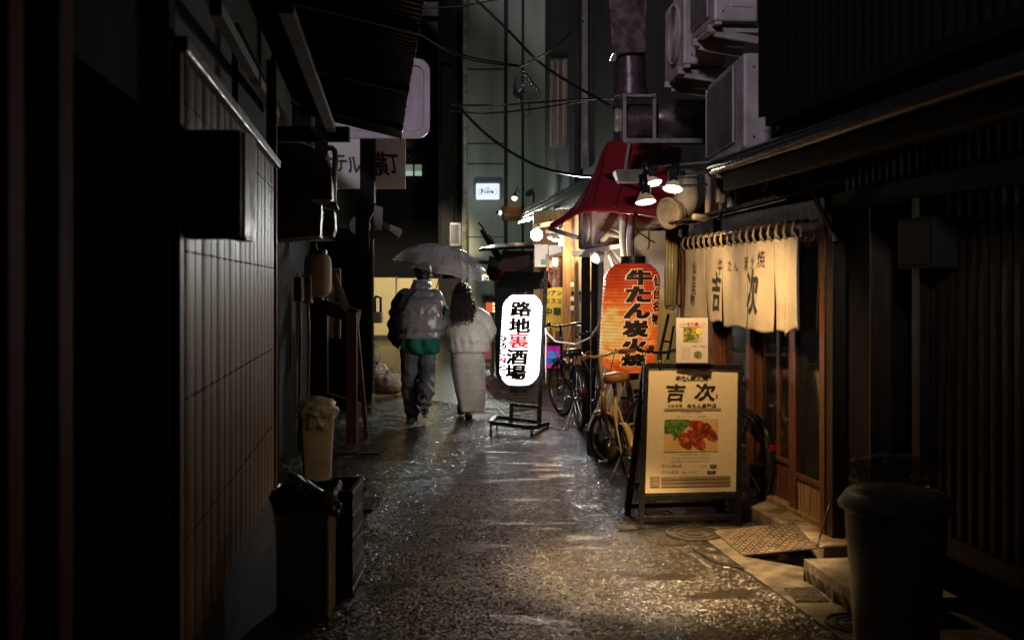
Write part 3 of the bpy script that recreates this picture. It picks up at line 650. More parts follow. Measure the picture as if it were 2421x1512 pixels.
M['dark_red'] = mat('dark_red', (.018,.004,.004), .3, 0, .3, 8)
t = thing('bottle_crate', 'dark red plastic crates stacked behind the near square bin', 'crate', (G(800,1415).x-.02,5.05,0))
for z in (0,.26):
    q = MB(); c = V((-.862,5.03,z))
    for sy in (-.17,.17): q.box(c+V((0,sy,.13)), (.15,.015,.25))
    for sx in (-.075,.075): q.box(c+V((sx,0,.13)), (.015,.34,.25))
    q.box(c+V((0,0,.01)), (.15,.34,.015))
    for sy in (-.18,.18):
        for zz in (.02,.12,.23): q.box(c+V((0,sy,zz)), (.165,.012,.02))
    for sx in (-.082,.082):
        for zz in (.02,.12,.23): q.box(c+V((sx,0,zz)), (.012,.37,.02))
    q.build('shell', M['dark_red'], t)
for k, (x, y, s_, lab) in enumerate(((915,925,(.26,.2,.21),'big clear rubbish bag full of pale waste, nearest the walking man'),(893,880,(.17,.16,.2),'clear rubbish bag leaning on the black boards above the biggest bag'),(884,845,(.1,.12,.19),'smallest pinkish rubbish bag at the back of the heap'))):
    Y = 14.0+k*.4; p = P(x, y, Y); c_ = V((p.x,Y,s_[2]*.72+(.0,.12,.34)[k]))
    bag('rubbish_bag', lab, c_, s_, M['bag'], 5+k, True, 'rubbish bags heaped on the far left', .14)
q = MB(); q.box((P(915,0,14).x,14.0,.1),(.3,.2,.16),rz=.3)
for v in q.bm.verts: v.co += V((nz(v.co,9,1),nz(v.co,9,2),0))*.03
tag(q.build('cardboard', M['aged_wood']), 'flattened cardboard inside the rubbish heap', 'cardboard')
# ================================================================ FAR END
M['fence_sheet'] = mat('fence_sheet', (.6,.48,.25), .6, 0, .08, 1.5, .12, 3)
t = thing('site_fence', 'cream sheeted temporary fence across the far end of the alley', 'fence', (-2.5,29.3,0))
a, b = P(866,800,29.6), P(1150,656,29.6); n_ = 4
for k in range(n_):
    x0 = a.x+(b.x-a.x)*k/n_; x1 = a.x+(b.x-a.x)*(k+1)/n_
    q = MB(); q.grid(lambda u, v: (x0+(x1-x0-.02)*u, 29.6+.015*nz((u*3+k*5,v*3,0),1.5), .1+(b.z-.1-.04*k*.4)*v), 12, 12); q.build('sheet', M['fence_sheet'], t, smooth=True)
    q = MB(); q.tube([(x0,29.57,0),(x0,29.57,b.z+.03)], .025, 8); q.build('post', M['galv'], t, smooth=True)
q = MB(); q.box(((a.x+b.x)/2,29.3,.06),(b.x-a.x,.35,.12)); tag(q.build('kerb', M['concrete'], bevel=.01), kind='structure')
def tower(name, label, x0, x1, Y, dep, z1, m, z0=0):
    t = thing(name, label, 'building', (((x0+x1)/2-1210)/F*Y, Y, 0)); a, b = P(x0,0,Y).x, P(x1,0,Y).x
    q = MB(); q.hexa([(a,Y,z0),(b,Y,z0),(b,Y+dep,z0),(a,Y+dep,z0)],[(a,Y,z1),(b,Y,z1),(b,Y+dep,z1),(a,Y+dep,z1)]); q.build('wall', m, t); return t
# black building above the fence, with balconies
t = tower('black_building', 'black building looming behind the cream fence', 840, 1062, 34, 8, 16, M['void_wall'])
M['balcony'] = mat('balcony', (.06,.053,.05), .7, 0, .2, 1.5)
for k in range(9):
    a, b = P(992,272-k*46,33.4), P(1036,238-k*46,33.4)
    q = MB(); q.box(((a.x+b.x)/2,33.6,(a.z+b.z)/2),(b.x-a.x,.7,(b.z-a.z)*.98)); q.build('balcony', M['balcony'], t)
M['far_window'] = emat('far_window', (.62,.68,.55), .2); M['far_window2'] = emat('far_window_lit', (.6,.8,.62), .5)
for (x0,y0,x1,y1,m_) in ((958,330,1000,352,'dull_sheet'),(958,364,1000,385,'dull_sheet'),(958,389,1000,402,'far_window'),(958,404,998,416,'far_window2')):
    a, b = P(x0,y1,33.9), P(x1,y0,33.9); q = MB(); q.box(((a.x+b.x)/2,33.95,(a.z+b.z)/2),(b.x-a.x,.08,b.z-a.z)); f_ = q.build('window', M[m_], t)
q = MB()
for x in (978, 999): q.bar(P(x,420,33.85),P(x,325,33.85),.06,.06)
for y in (357,387,418): q.bar(P(955,y,33.85),P(1004,y,33.85),.06,.06)
q.bar(P(962,384,33.8),P(980,360,33.8),.04); q.bar(P(996,384,33.8),P(980,360,33.8),.04); q.build('window_frame', M['black_metal'], t)
t = tower('dark_apartment_block', 'dark grey apartment block left of the pale tower', 1036, 1092, 29, 10, 16, M['dark_wall'])
for k in range(4):
    a, b = P(1066,470-k*150,28.98), P(1080,400-k*150,28.98); q = MB(); q.box(((a.x+b.x)/2,28.98,(a.z+b.z)/2),(b.x-a.x,.06,b.z-a.z)); q.build('window', M['glass_dark'], t)
q = MB()
for y0 in (560, 250): q.box(P(1058,y0,28.9),(.35,.2,2.2))
q.build('shutter', M['void_wall'], t)
M['pale_tower'] = mat('pale_tower', (.26,.27,.225), .8, 0, .18, .8, .08, 20, stretch=(1.5,1.5,.25), dirt=(.17,.175,.145))
t = tower('pale_tower', 'tall pale plain building at the end of the alley', 1092, 1290, 27.5, 9, 16, M['pale_tower'])
q = MB(); q.tube([P(1099,0,27.4)+V((0,0,6)),P(1099,760,27.4)], .07, 10); q.build('drainpipe', M['cream_pvc'], t, smooth=True)
q = MB()
for y in (165,340,388,560): q.box(P(1146,y,27.49),(1.1,.03,.02))
q.box(V((P(1195,0,27.49).x,27.48,8)),(.1,.06,16)); q.box(V((P(1235,0,27.49).x,27.48,8)),(.06,.06,16)); q.build('seams', M['dark_wall'], t)
q = MB(); a, b = P(1126,790,27.4), P(1166,640,27.4); q.box(((a.x+b.x)/2,27.45,(a.z+b.z)/2-.3),(b.x-a.x,.1,b.z-a.z+.6)); d_ = q.build('door', M['grey_wall'], t)
q = MB(); q.bar(P(1160,640,27.35),P(1160,810,27.35),.04); q.build('frame', M['aged_wood'], d_)
q = MB(); a = P(1134,612,27.2); q.box(a,(.7,.35,.07)); q.build('door_canopy', M['dull_sheet'], t)
t = thing('tall_dark_building', 'tall black building rising behind the white alley sign on the left', 'building', (-4.6,16,0))
q = MB(); q.hexa([(-5.5,10.2,0),(-3.25,10.2,0),(-5.2,33,0),(-9,33,0)],[(-5.5,10.2,13),(-3.25,10.2,13),(-5.2,33,13),(-9,33,13)]); q.build('wall', M['void_wall'], t)
for k in range(5): q = MB(); y = 14+k*3.6; X_ = -3.25-(y-10.2)*.0855; q.hexa([(X_,y,4.2),(X_,y+1.4,4.2),(X_+.05,y+1.4,4.2),(X_+.05,y,4.2)],[(X_,y,5.5),(X_,y+1.4,5.5),(X_+.05,y+1.4,5.5),(X_+.05,y,5.5)]); q.build('window', M['glass_dark'], t)
# lit signs on it
M['fiore'] = None
def fiore_mat():
    m = bpy.data.materials.new('lit_acrylic'); m.use_nodes = True; N, L = nodes_of(m); b = N['Principled BSDF']
    b.inputs['Emission Color'].default_value = (.62,.72,1,1); b.inputs['Emission Strength'].default_value = .95; b.inputs['Roughness'].default_value = .3; return m
t = thing('lit_box_sign', 'small glowing white box sign reading Fiore on the pale tower', 'sign', P(1152,473,27)); Y = 26.9
q = MB(); A = [q.bm.verts.new(p) for p in rrect(1124,433,1181,473,4,Y,4)]; B = [q.bm.verts.new(p+V((0,.3,0))) for p in rrect(1124,433,1181,473,4,Y,4)]; k = len(A)
q.bm.faces.new(A); q.bm.faces.new(B[::-1])
for i in range(k): q.bm.faces.new([A[i],A[(i+1)%k],B[(i+1)%k],B[i]])
q.build('face', fiore_mat(), t)
q = MB(); A = rrect(1123,432,1182,474,5,Y-.01,4)
q.tube(A, .025, 6, closed=True); q.build('frame', M['ac_white'], t)
fn = plane_fn(V((P(1153,0,Y).x, Y-.004, P(0,453,Y).z)), (1,0,0), (0,0,1), .004); s_ = Y/F; q = MB()
for ch, x, y, w_, h_ in (('F',-13,0,6,12),('i',-7.5,1,2,7),('o',-1.5,1,6,7),('r',5,1,5,7),('e',10.5,1,6,7)): put(q, ch, x*s_, -y*s_, w_*s_, h_*s_, fn, .035)
for sx in (-1,1):
    for k in range(4):
        put(q, '•', sx*(19+2.2*math.sin(k*1.1))*s_, (5-k*4)*s_, 1.6*s_, 3.2*s_, fn, .0, rot=sx*.7)
q.build('lettering', mat('plum_ink', (.05,.0,.06), .5), t)
q = MB()
for k in range(5): put(q, '•', (k-2)*2.0*s_, (8.5-abs(k-2)*1.1)*s_, 1.4*s_, 3.6*s_, fn, .0, rot=-(k-2)*.35)
q.build('flower', M['red_ink'], t)
t = thing('bar_sign', 'brown box sign reading Cafe Bar lit by a small lamp', 'sign', P(1208,521,22)); Y = 22
M['bar_brown'] = mat('bar_brown', (.4,.19,.07), .5, 0, .15, 5)
a, b = P(1184,521,Y), P(1233,487,Y); q = MB(); q.box(((a.x+b.x)/2,Y+.1,(a.z+b.z)/2),(b.x-a.x,.2,b.z-a.z)); q.build('box', M['bar_brown'], t, bevel=.01)
fn = plane_fn(V(((a.x+b.x)/2,Y,(a.z+b.z)/2)), (1,0,0), (0,0,1), .004); q = MB(); line(q, 'Cafe Bar', -.02, -.03, .085, fn, .0, 1.05); q.build('lettering', mat('cream_ink', (.7,.6,.4), .5), t)
q = MB(); q.bar(P(1236,530,Y),P(1236,440,Y),.03,.03); q.bar(P(1233,500,Y),P(1236,500,Y),.03,.03); q.build('bracket', M['black_metal'], t)
def bell_lamp(name, label, c, r, aim, energy, col=WARM, grp=None, em=6, base=None, spot=100):
    """a little bell shaded lamp with a glowing bulb"""
    t = thing(name, label, 'lamp', c, group=grp); c = V(c); ax = (V(aim)-c).normalized(); R = ax.to_track_quat('Z','Y').to_matrix().to_4x4(); T = Matrix.Translation(c) @ R
    q = MB(); q.lathe([(r*.28,-r*1.3),(r*.32,-r*.8),(r*.62,-r*.35),(r,r*.25),(r*.97,r*.25),(r*.58,-r*.32),(r*.28,-r*.7)], T, 20, cap=False); q.build('shade', M['dull_sheet'], t, smooth=True)
    q = MB(); q.ball(c+ax*r*.05, r*.6, 2); q.build('bulb', emat('bulb_glow', col, em), t, smooth=True)
    if base is not None:
        q = MB(); m_ = (c-ax*r*1.2).lerp(V(base),.5)+V((0,0,r*1.2)); q.tube([c-ax*r*1.2, m_, V(base)], r*.13, 6); q.build('arm', M['black_metal'], t, smooth=True)
    if energy: lamp('lamp_light','SPOT', c+ax*r*1.15, energy, col, aim, r*.35, spot, .6)
    return t
bell_lamp('sign_lamp','small bell lamp on an arm above the brown bar sign', P(1216,468,21.9), .1, P(1206,560,21.4), 45, base=P(1228,455,22.1), grp='lamps of the bar sign')
bell_lamp('sign_lamp','bright white lamp at the end of the bar sign', P(1181,503,21.8), .07, P(1205,505,21.7), 6, (1,.95,.9), base=P(1190,512,22), grp='lamps of the bar sign', em=10)
t = thing('security_camera','small dark security camera on the wall right of the bar sign','camera', P(1252,458,21))
q = MB(); q.bar(P(1247,460,20.9),P(1256,452,21.1),.09,.08); q.build('body', M['dull_sheet'], t); q = MB(); q.bar(P(1256,452,21.1),P(1260,462,21.2),.03,.04); q.bar(P(1260,445,21.2),P(1262,480,21.2),.05,.05); q.build('bracket', M['galv'], t)
# flag of green, white and red hanging from a tilted pole
t = thing('hanging_flag','green, white and red flag hanging limp from a tilted pole','flag', P(1160,660,20))
q = MB(); q.tube([P(1186,612,20),P(1160,562,20),P(1131,526,20)], .018, 8); q.build('pole', M['galv'], t, smooth=True)
def flagpart(y0f, y1f, m_, name):
    q = MB()
    def fn(u, v):
        k = y0f+(y1f-y0f)*v
        if k < .42: f_ = k/.42; c0 = P(1137,540,20).lerp(P(1184,612,20), f_); wd = .03+.06*f_; return c0+V((wd*(u-.5)*2, .04*math.sin(u*9+k*8), -.03+.03*(u-.5)))
        f_ = (k-.42)/.58; c0 = P(1172,606,20).lerp(P(1172,664,20), f_); wd = .13+.03*f_; return c0+V((wd*(u-.5)*2-.05*f_, .03*math.sin(u*8+k*3), -.10*(u-.5)))
    q.grid(fn, 16, 12); q.build(name, m_, t, smooth=True, solid=.004)
flagpart(0,.5,mat('flag_green',(.0,.16,.08),.6),'green_band'); flagpart(.5,.68,mat('flag_white',(.6,.58,.55),.7),'white_band'); flagpart(.68,1,mat('flag_red',(.35,.03,.02),.7),'red_band')
t = thing('small_lit_sign','tiny white lit sign low on the pale tower behind the flag','sign', P(1152,660,26)); q = MB(); a, b = P(1138,662,26), P(1166,649,26); q.box(((a.x+b.x)/2,26.05,(a.z+b.z)/2),(b.x-a.x,.1,b.z-a.z)); q.build('face', emat('lit_strip',(.9,.9,.8),1.2), t)
# outdoor units on the far wall
def ac_unit(label, near, far, z0, z1, dep, fan=True, group='air conditioner outdoor units on the right', bracket=True, grille_h=False, name='air_conditioner'):
    """outdoor unit whose front runs from 'near' to 'far' (ground points); dep goes to the right of that line"""
    n, f_ = V((near[0],near[1],0)), V((far[0],far[1],0)); d = (f_-n); Ln = d.length; d.normalize(); r = V((d.y,-d.x,0)); H = z1-z0; rz = math.atan2(d.y,d.x)
    t = thing(name, label, 'air conditioner', n+V((0,0,z0)), (0,0,rz), group)       # local x along the front, -y is to the right of it = body
    q = MB(); q.box((Ln/2,-dep/2,H/2),(Ln,dep,H)); q.build('body', M['ac_white'], t, world=False, bevel=.018)
    if fan:
        R = min(H*.44, Ln*.3); cx = Ln*.42
        q = MB(); T = Matrix.Translation((cx,.001,H/2)) @ Matrix.Rotation(-PI/2,4,'X'); q.lathe([(0,.0),(R,.0),(R,.004),(0,.004)], T, 32); q.build('fan_opening', M['ac_dark'], t, world=False)
        q = MB()
        for k in range(1,12): q.tube([T @ V((R*k/11*math.cos(a),R*k/11*math.sin(a),.012)) for a in [i*2*PI/36 for i in range(36)]], .004, 4, closed=True)
        for k in range(12): a = k*PI/6; q.tube([T @ V((.02,0,.012)), T @ V((R*math.cos(a),R*math.sin(a),.012))], .003, 4)
        q.tube([T @ V((R*math.cos(a),R*math.sin(a),.01)) for a in [i*2*PI/40 for i in range(40)]], .014, 6, closed=True); q.build('fan_guard', M['ac_white'], t, world=False)
    else:
        x0, x1 = Ln*.2, Ln*.98
        q = MB(); q.box(((x0+x1)/2,.002,H*.52),(x1-x0,.006,H*.8)); q.build('grille_opening', M['ac_dark'], t, world=False)
        q = MB(); k = int(H*.8/.02)
        for i in range(k+1): q.box(((x0+x1)/2,.012,H*.12+i*.02),(x1-x0,.008,.005))
        for i in (0,2): q.box((x0+(x1-x0)*i/2,.014,H*.52),(.008,.012,H*.82))
        q.build('grille', M['ac_white'], t, world=False)
    q = MB(); q.box((-.001,-dep*.62,H*.42),(.012,dep*.5,H*.5)); q.build('valve_cover', M['ac_white'], t, world=False, bevel=.008)
    q = MB()
    for z in (.12,.85): q.ball((-.004,-dep*.2,H*z),.008,1)
    q.build('screws', M['ac_dark'], t, world=False)
    if bracket:
        q = MB()
        for x in (.1, Ln-.12):
            q.box((x,-dep*.55,-.03),(.04,dep*1.25,.05)); q.bar((x,-dep*.1,-.06),(x,-dep*1.15,-.11),.035,.05)
        q.box((Ln/2,-.03,-.012),(Ln,.05,.02)); q.build('bracket', M['ac_white'], t, world=False)
    return t
ac_unit('small outdoor unit fixed to the far wall left of the pale tower', (P(1090,0,26).x,25.9), (P(1064,0,26).x,25.9), P(0,582,26).z, P(0,527,26).z, .25, False, None, False, name='far_air_conditioner')
q = MB(); q.tube([P(1082,590,26),P(1090,592,26),P(1096,606,26),P(1098,622,26)], .05, 8); tag(q.build('drain_elbow', M['galv'], smooth=True), 'bent grey pipe beneath the small far outdoor unit', 'pipe')
# ================================================================ RIGHT SIDE
BX = V((-.16,1,0)).normalized(); NR = V((-1,-.16,0)).normalized()
def RW(Y, off, z): return V((wr(Y), Y, z))+NR*off
def slab(q, y0, y1, o0, o1, z0, z1):
    q.hexa([RW(y0,o0,z0),RW(y1,o0,z0),RW(y1,o1,z0),RW(y0,o1,z0)],[RW(y0,o0,z1),RW(y1,o0,z1),RW(y1,o1,z1),RW(y0,o1,z1)])
# --- dark lattice townhouse at the near right
t = thing('lattice_townhouse', 'dark timber townhouse with slatted lattice front at the near right', 'house', RW(4,0,0))
q = MB(); slab(q,-4,4.78,-.6,-.1,0,2.6); slab(q,5.2,5.6,-.6,-.06,0,2.6); slab(q,4.78,5.2,-.9,-.8,0,2.6); slab(q,4.78,5.2,-.8,-.1,1.98,2.6); q.build('wall', M['black_wood'], t)
q = MB()
for k in range(31):
    y = 4.74-k*.078; slab(q,y-.034,y,-.07,-.03,.35,1.93)
slab(q,2.3,4.78,-.09,-.06,1.33,1.37); slab(q,2.3,4.78,-.09,-.06,.86,.90); slab(q,2.3,4.78,-.1,0,.28,.36); q.build('lattice', M['dark_wood'], t)
q = MB()
for k in range(46):
    y = 5.52-k*.068; slab(q,y-.028,y,-.06,-.03,2.03,2.42)
q.build('upper_lattice', M['dark_wood'], t)
q = MB(); slab(q,2.3,5.6,-.12,.02,1.93,2.03); slab(q,2.3,5.6,-.12,-.01,2.42,2.5); q.build('beam', M['black_wood'], t, bevel=.004)
for y0, y1, m_ in ((5.58,5.655,'aged_wood'),(4.72,4.79,'dark_wood'),(5.17,5.185,'aged_wood')):
    q = MB(); slab(q,y0,y1,-.1,.02,.06,1.93); q.build('post', mat('post_wood',(.03,.018,.008),.5,0,.4,5,.2,40,stretch=(9,9,.8)) if m_ == 'aged_wood' else M[m_], t, bevel=.004)
t = thing('switch_cabinet', 'pale square meter cabinet on the lattice wall at the right', 'cabinet', RW(4.75,.03,1.58))
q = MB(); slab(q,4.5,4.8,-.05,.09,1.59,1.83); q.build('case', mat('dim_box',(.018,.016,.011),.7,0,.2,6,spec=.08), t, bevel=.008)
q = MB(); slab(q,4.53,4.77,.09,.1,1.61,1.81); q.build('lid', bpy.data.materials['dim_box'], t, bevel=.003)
q = MB(); q.tube([RW(4.84,.0,1.83),RW(4.84,.02,1.75),RW(4.82,.03,1.65),RW(4.8,.04,1.6)],.008,6); q.build('conduit', M['cream_pvc'], t, smooth=True)
# --- upper storey of black corrugated sheet, projecting
t = thing('black_upper_storey', 'black corrugated upper storey jutting out above the right eave', 'building', RW(4,.45,2.44))
q = MB(); ya, yb = -3, 5.58; n_ = 130
q.grid(lambda u, v: RW(ya+(yb-ya)*u, .45+.012*math.sin((ya+(yb-ya)*u)*2*PI/.075), 2.44+3.2*v), n_*8, 1); q.build('cladding', mat('tarred_sheet',(.003,.003,.003),.7,0,.3,9,spec=.12), t, smooth=True)
q = MB(); slab(q,ya,yb-.02,-.6,.43,2.45,5.6); q.build('wall', M['void_wall'], t)
q = MB(); slab(q,ya,yb-.1,.3,.46,2.38,2.445); q.build('drip_board', M['black_wood'], t)
# --- pent roof / eave over the restaurant front
t = thing('pent_eave', 'wet dark pent eave with a gutter over the right hand shopfronts', 'eave', RW(4.5,.3,2.2))
q = MB(); A = [RW(6.2,.47,2.235),RW(.5,.47,2.235),RW(.5,.02,2.36),RW(6.2,.02,2.36)]; q.poly(A, .02); q.build('sheet', M['black_metal'], t)
q = MB(); q.tube([RW(6.15-i*.3,.5,2.235) for i in range(20)], .045, 12)
q.build('gutter', mat('gutter_metal',(.02,.02,.022),.22,.3,.3,9,.25,30), t, smooth=True)
q = MB(); slab(q,.5,6.2,.38,.42,2.1,2.2); q.build('fascia', M['aged_wood'] if 0 else mat('eave_wood',(.035,.019,.008),.6,0,.4,4,.2,40,stretch=(9,.8,9),spec=.12), t)
q = MB(); slab(q,.5,5.9,.0,.4,2.19,2.21); q.build('soffit', bpy.data.materials['eave_wood'], t)
q = MB(); q.bar(P(1880,372,5.75), P(1976,570,5.55), .022,.022); q.build('brace', M['aged_wood'], t)
q = MB(); q.bar(P(1690,402,6.35), P(1765,378,6.0), .03,.05); q.build('edge_trim', M['aged_wood'], t)
# coil of cable over the eave
q = MB(); c = P(1912,262,5.35); pts = []
for i in range(150):
    a = i*.36; r = .07+.02*math.sin(i*.7)+.02*nz((i*.1,0,0),3); pts.append(c+V((r*math.cos(a), .03*math.sin(i*.9), r*.7*math.sin(a)+.01*math.sin(i*1.3))))
q.tube(pts, .0055, 6); q.tube([P(1842,262,5.5),P(1865,288,5.5),P(1905,292,5.45),P(1950,280,5.4)], .006, 6)
tag(q.build('cable_coil', mat('wet_cable',(.02,.02,.022),.15), smooth=True), 'tangled coil of black wet cable above the eave', 'cable')
# --- restaurant front
t = thing('restaurant_front', 'old wooden restaurant front with sliding glass doors under the white curtain', 'shopfront', RW(7,0,0))
q = MB(); slab(q,5.66,8.3,-.5,-.12,2.02,2.6); slab(q,7.4,8.3,-.4,-.12,.1,2.02); slab(q,5.66,8.3,-.9,-.5,0,2.6); q.build('wall', M['dark_wall'], t)
q = MB(); slab(q,5.66,8.3,-.12,.0,1.9,2.02); q.build('lintel', M['door_wood'], t, bevel=.004)
M['sill_stone'] = mat('sill_stone', (.25,.2,.14), .38, 0, .4, 6, .3, 50, rvar=.15, dirt=(.12,.1,.075))
q = MB(); slab(q,5.45,8.3,-.4,.14,0,.1); q.build('sill', M['sill_stone'], t, bevel=.012)
q = MB(); slab(q,5.7,8.3,-.15,-.02,.1,.13); slab(q,5.7,8.3,-.13,-.11,.13,.15); q.build('track', M['aged_wood'], t)
def slider(y0, y1, off, gb, stile, panel_m, muntin=None):
    q = MB(); slab(q,y0,y0+stile,off-.035,off,.13,1.9); slab(q,y1-stile,y1,off-.035,off,.13,1.9); slab(q,y0+stile,y1-stile,off-.035,off,gb-.03,gb+.0); slab(q,y0+stile,y1-stile,off-.035,off,1.84,1.9)
    if muntin: slab(q,muntin-.025,muntin+.025,off-.034,off-.006,gb,1.84)
    d = q.build('sliding_door', M['door_wood'], t, bevel=.003)
    q = MB(); slab(q,y0+stile,y1-stile,off-.026,off-.014,.13,gb-.03); q.build('lower_panel', panel_m, d)
    q = MB(); slab(q,y0+stile,y1-stile,off-.022,off-.016,gb,1.84); q.build('pane', M['glass_dark'], d)
    return d
slider(5.62,6.25,-.03,.36,.1,M['aged_wood']); slider(6.22,6.88,-.075,.40,.09,M['door_wood'],6.52); slider(6.86,7.42,-.03,.40,.07,M['door_wood'])
for y0, y1 in ((5.655,5.72),(7.4,7.5),(8.1,8.22)):
    q = MB(); slab(q,y0,y1,-.13,.03,.1,2.02); q.build('post', M['door_wood'], t, bevel=.005)
# things seen through / behind the panes: inner curtain
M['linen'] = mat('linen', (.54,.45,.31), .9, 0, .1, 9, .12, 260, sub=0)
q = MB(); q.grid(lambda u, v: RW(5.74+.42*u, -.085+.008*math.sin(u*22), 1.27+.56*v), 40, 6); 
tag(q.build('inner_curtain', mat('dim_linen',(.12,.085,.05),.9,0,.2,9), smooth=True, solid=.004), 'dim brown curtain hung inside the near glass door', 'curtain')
# --- the noren
t = thing('shop_curtain', 'off white split shop curtain with black brush writing over the doors', 'curtain', V((1.5,6.9,1.24)))
NA, NB = V((1.364,7.82,0)), V((1.672,5.80,0)); NL = (NB-NA).length; ND = (NB-NA)/NL; NO = V((ND.y,-ND.x,0)); NO = NO if NO.x < 0 else -NO
ZR = 1.885
def nu(x):                                       # picture x -> distance along the curtain
    k = (x-1210)/F; # NA + s*ND ; X = k*Y
    return (k*NA.y-NA.x)/(ND.x-k*ND.y)
edges = [0, nu(1665), nu(1709), nu(1765), nu(1829), NL]
def noren(s, z, lift=0):
    """fold depth grows towards the hem; the last panel is bunched up"""
    h = (ZR-z)/.65; e_ = s/NL
    d = .012*h*math.sin(s*9+1)+.018*h*nz((s*2.6,z*1.2,0),1.6,2)+.012*nz((s*7,z*2.2,4),1.2,3)
    if s > edges[4]: k = (s-edges[4])/(NL-edges[4]); d += .035*math.sin(k*13)*k*(.35+h)
    d += .012*math.sin((s)*31)*max(0,1-h*5)
    return NA+ND*s+NO*(d+lift)+V((0,0,z))
nz_hem = [1.262,1.258,1.235,1.225,1.232]
for k in range(5):
    s0, s1 = edges[k]+.003, edges[k+1]-.003; q = MB(); nn = max(14, int((s1-s0)/.012)); slit = 1.60
    def fn(u, v):
        z = nz_hem[k]+(1.80-nz_hem[k])*v; s = s0+(s1-s0)*u
        op = max(0, slit-z)/.4*.018                 # the slits gape towards the hem
        s = s+op*(1-2*u) if z < slit else s
        z += .012*math.sin(u*7+k*2)*(1-v)*.6+(.015*u if k == 4 else 0)*(1-v)*2*math.sin(u*9)
        return noren(s, z)
    q.grid(fn, nn, 34); q.build('panel', M['linen'], t, smooth=True, solid=.003)
q = MB(); n_ = 17
q.bm.free()
for i in range(n_+1):
    q = MB(); s = .02+(NL-.04)*i/n_; w_ = .013
    base = lambda f_: [noren(s, 1.79, .004), NA+ND*s+NO*.035+V((0,0,1.835)), NA+ND*s+NO*.024+V((0,0,1.885)), NA+ND*s+V((0,0,1.905)), NA+ND*s-NO*.022+V((0,0,1.88)), NA+ND*(s+.015)-NO*.012+V((0,0,1.80))]
    pts = base(0)
    for a, b in zip(pts, pts[1:]): q.poly([a-ND*w_, a+ND*w_, b+ND*w_, b-ND*w_])
    q.build('loop', M['linen'], t, smooth=True, solid=.003)
q = MB(); q.tube([NA-ND*.12+V((0,0,1.885)), NB+ND*.1+V((0,0,1.885))], .014, 10); q.build('rod', M['door_wood'], t, smooth=True)
q = MB(); fnl = lambda a, b: noren(a, b, .0055)
def npt(x, y): s = nu(x); Y = (NA+ND*s).y; return s, CAMZ-(y-681)/F*Y, Y/F
for ch, x, y, w_, h_ in (('仙',1643,632,16,30),('台',1643,659,16,24),('名',1642,684,17,24),('物',1640,708,17,26)):
    s, z, k = npt(x,y); put(q, ch, s, z, w_*k*1.5, h_*k, fnl, .01, .012, shear=.05, wob=.03)
for ch, x, y, w_, h_ in (('牛',1705,630,18,40),('た',1724,628,10,26),('ん',1738,630,10,22),('炭',1765,622,15,36),('火',1782,620,14,36),('焼',1802,612,18,42)):
    s, z, k = npt(x,y); put(q, ch, s, z, w_*k*1.9, h_*k, fnl, .0, .012, shear=.12, wob=.05)
for ch, x, y, w_, h_ in (('吉',1695,690,34,92),('次',1782,690,44,110)):
    s, z, k = npt(x,y); put(q, ch, s, z, w_*k*1.9, h_*k*1.0, fnl, .035, .012, shear=.1, wob=.05, wscale=4)
q.build('lettering', mat('faded_ink', (.035,.03,.026), .8), t)
q = MB()
for ch, x, y, w_, h_ in (('七',1860,708,11,22),('ツ',1859,726,10,16),('森',1861,745,10,18)):
    s, z, k = npt(x,y); put(q, ch, s, z, w_*k*2.0, h_*k, fnl, .0, .012, wob=.04)
q.build('stamp', mat('faded_red', (.35,.05,.03), .8), t)
# --- three reflector spot lamps on arms
M['bulb_face'] = emat('bulb_face', (1,.78,.5), 9); M['reflector'] = emat('reflector', (1,.75,.4), .12, (.5,.45,.36))
def par_lamp(label, c, aim, r=.058, e=24, tilt=None, cone=105):
    c, aim = V(c), V(aim); ax = tilt.normalized(); t = thing('spot_lamp', label, 'spot lamp', c, group='reflector lamps on the arm')
    T = Matrix.Translation(c) @ ax.to_track_quat('Z','Y').to_matrix().to_4x4()
    q = MB(); q.lathe([(.02,-.06),(.026,-.055),(.036,-.035),(r*.98,0),(r,.006)], T, 24, cap=False); q.build('reflector', M['reflector'], t, smooth=True)
    q = MB(); q.lathe([(0,.003),(r*.97,.004)], T, 24); q.build('bulb', M['bulb_face'], t, smooth=True)
    q = MB(); q.lathe([(.024,-.16),(.027,-.06),(.0,-.058)], T, 16); q.build('socket', M['black_metal'], t, smooth=True)
    lamp('spot_light','SPOT', c+ax*.03, e, WARM, aim, .04, cone, .7); return t
YL = 5.75
l1, l2, l3 = P(1541,434,6.5), P(1590,445,YL+.1), P(1526,476,YL-.05)
par_lamp('tilted reflector lamp, upper of the two at the arm end', l1, (1.36,7.75,1.45), e=58, tilt=V((.3,-.3,-1)), cone=80, r=.066)
par_lamp('reflector lamp nearest the big cream elbow pipe', l2, (1.12,6.3,.5), e=105, tilt=V((-.16,-.3,-1)), cone=138)
par_lamp('lowest reflector lamp, hanging in front of the red awning', l3, (.85,5.45,0), e=1150, tilt=V((.08,-.22,-1)), cone=56)
t = thing('lamp_arm', 'thin black arm carrying the three reflector lamps', 'bracket', P(1700,390,6))
q = MB(); q.tube([P(1540,398,6.5),P(1572,392,6.4),P(1742,378,6.05)], .007, 8); q.tube([P(1592,412,5.86),P(1660,408,6),P(1694,404,6.2)], .009, 8); q.tube([P(1520,446,5.75),P(1560,440,5.8),P(1672,436,6.1)], .006, 6); q.build('rod', M['galv'], t, smooth=True)
q = MB()
for p in (P(1541,412,6.5), P(1590,418,YL+.1), P(1526,452,YL-.05)): q.box(p+V((0,.0,.0)), (.05,.045,.075))
q.box(P(1605,410,5.9),(.07,.04,.03)); q.build('clamp', M['black_metal'], t, bevel=.004)
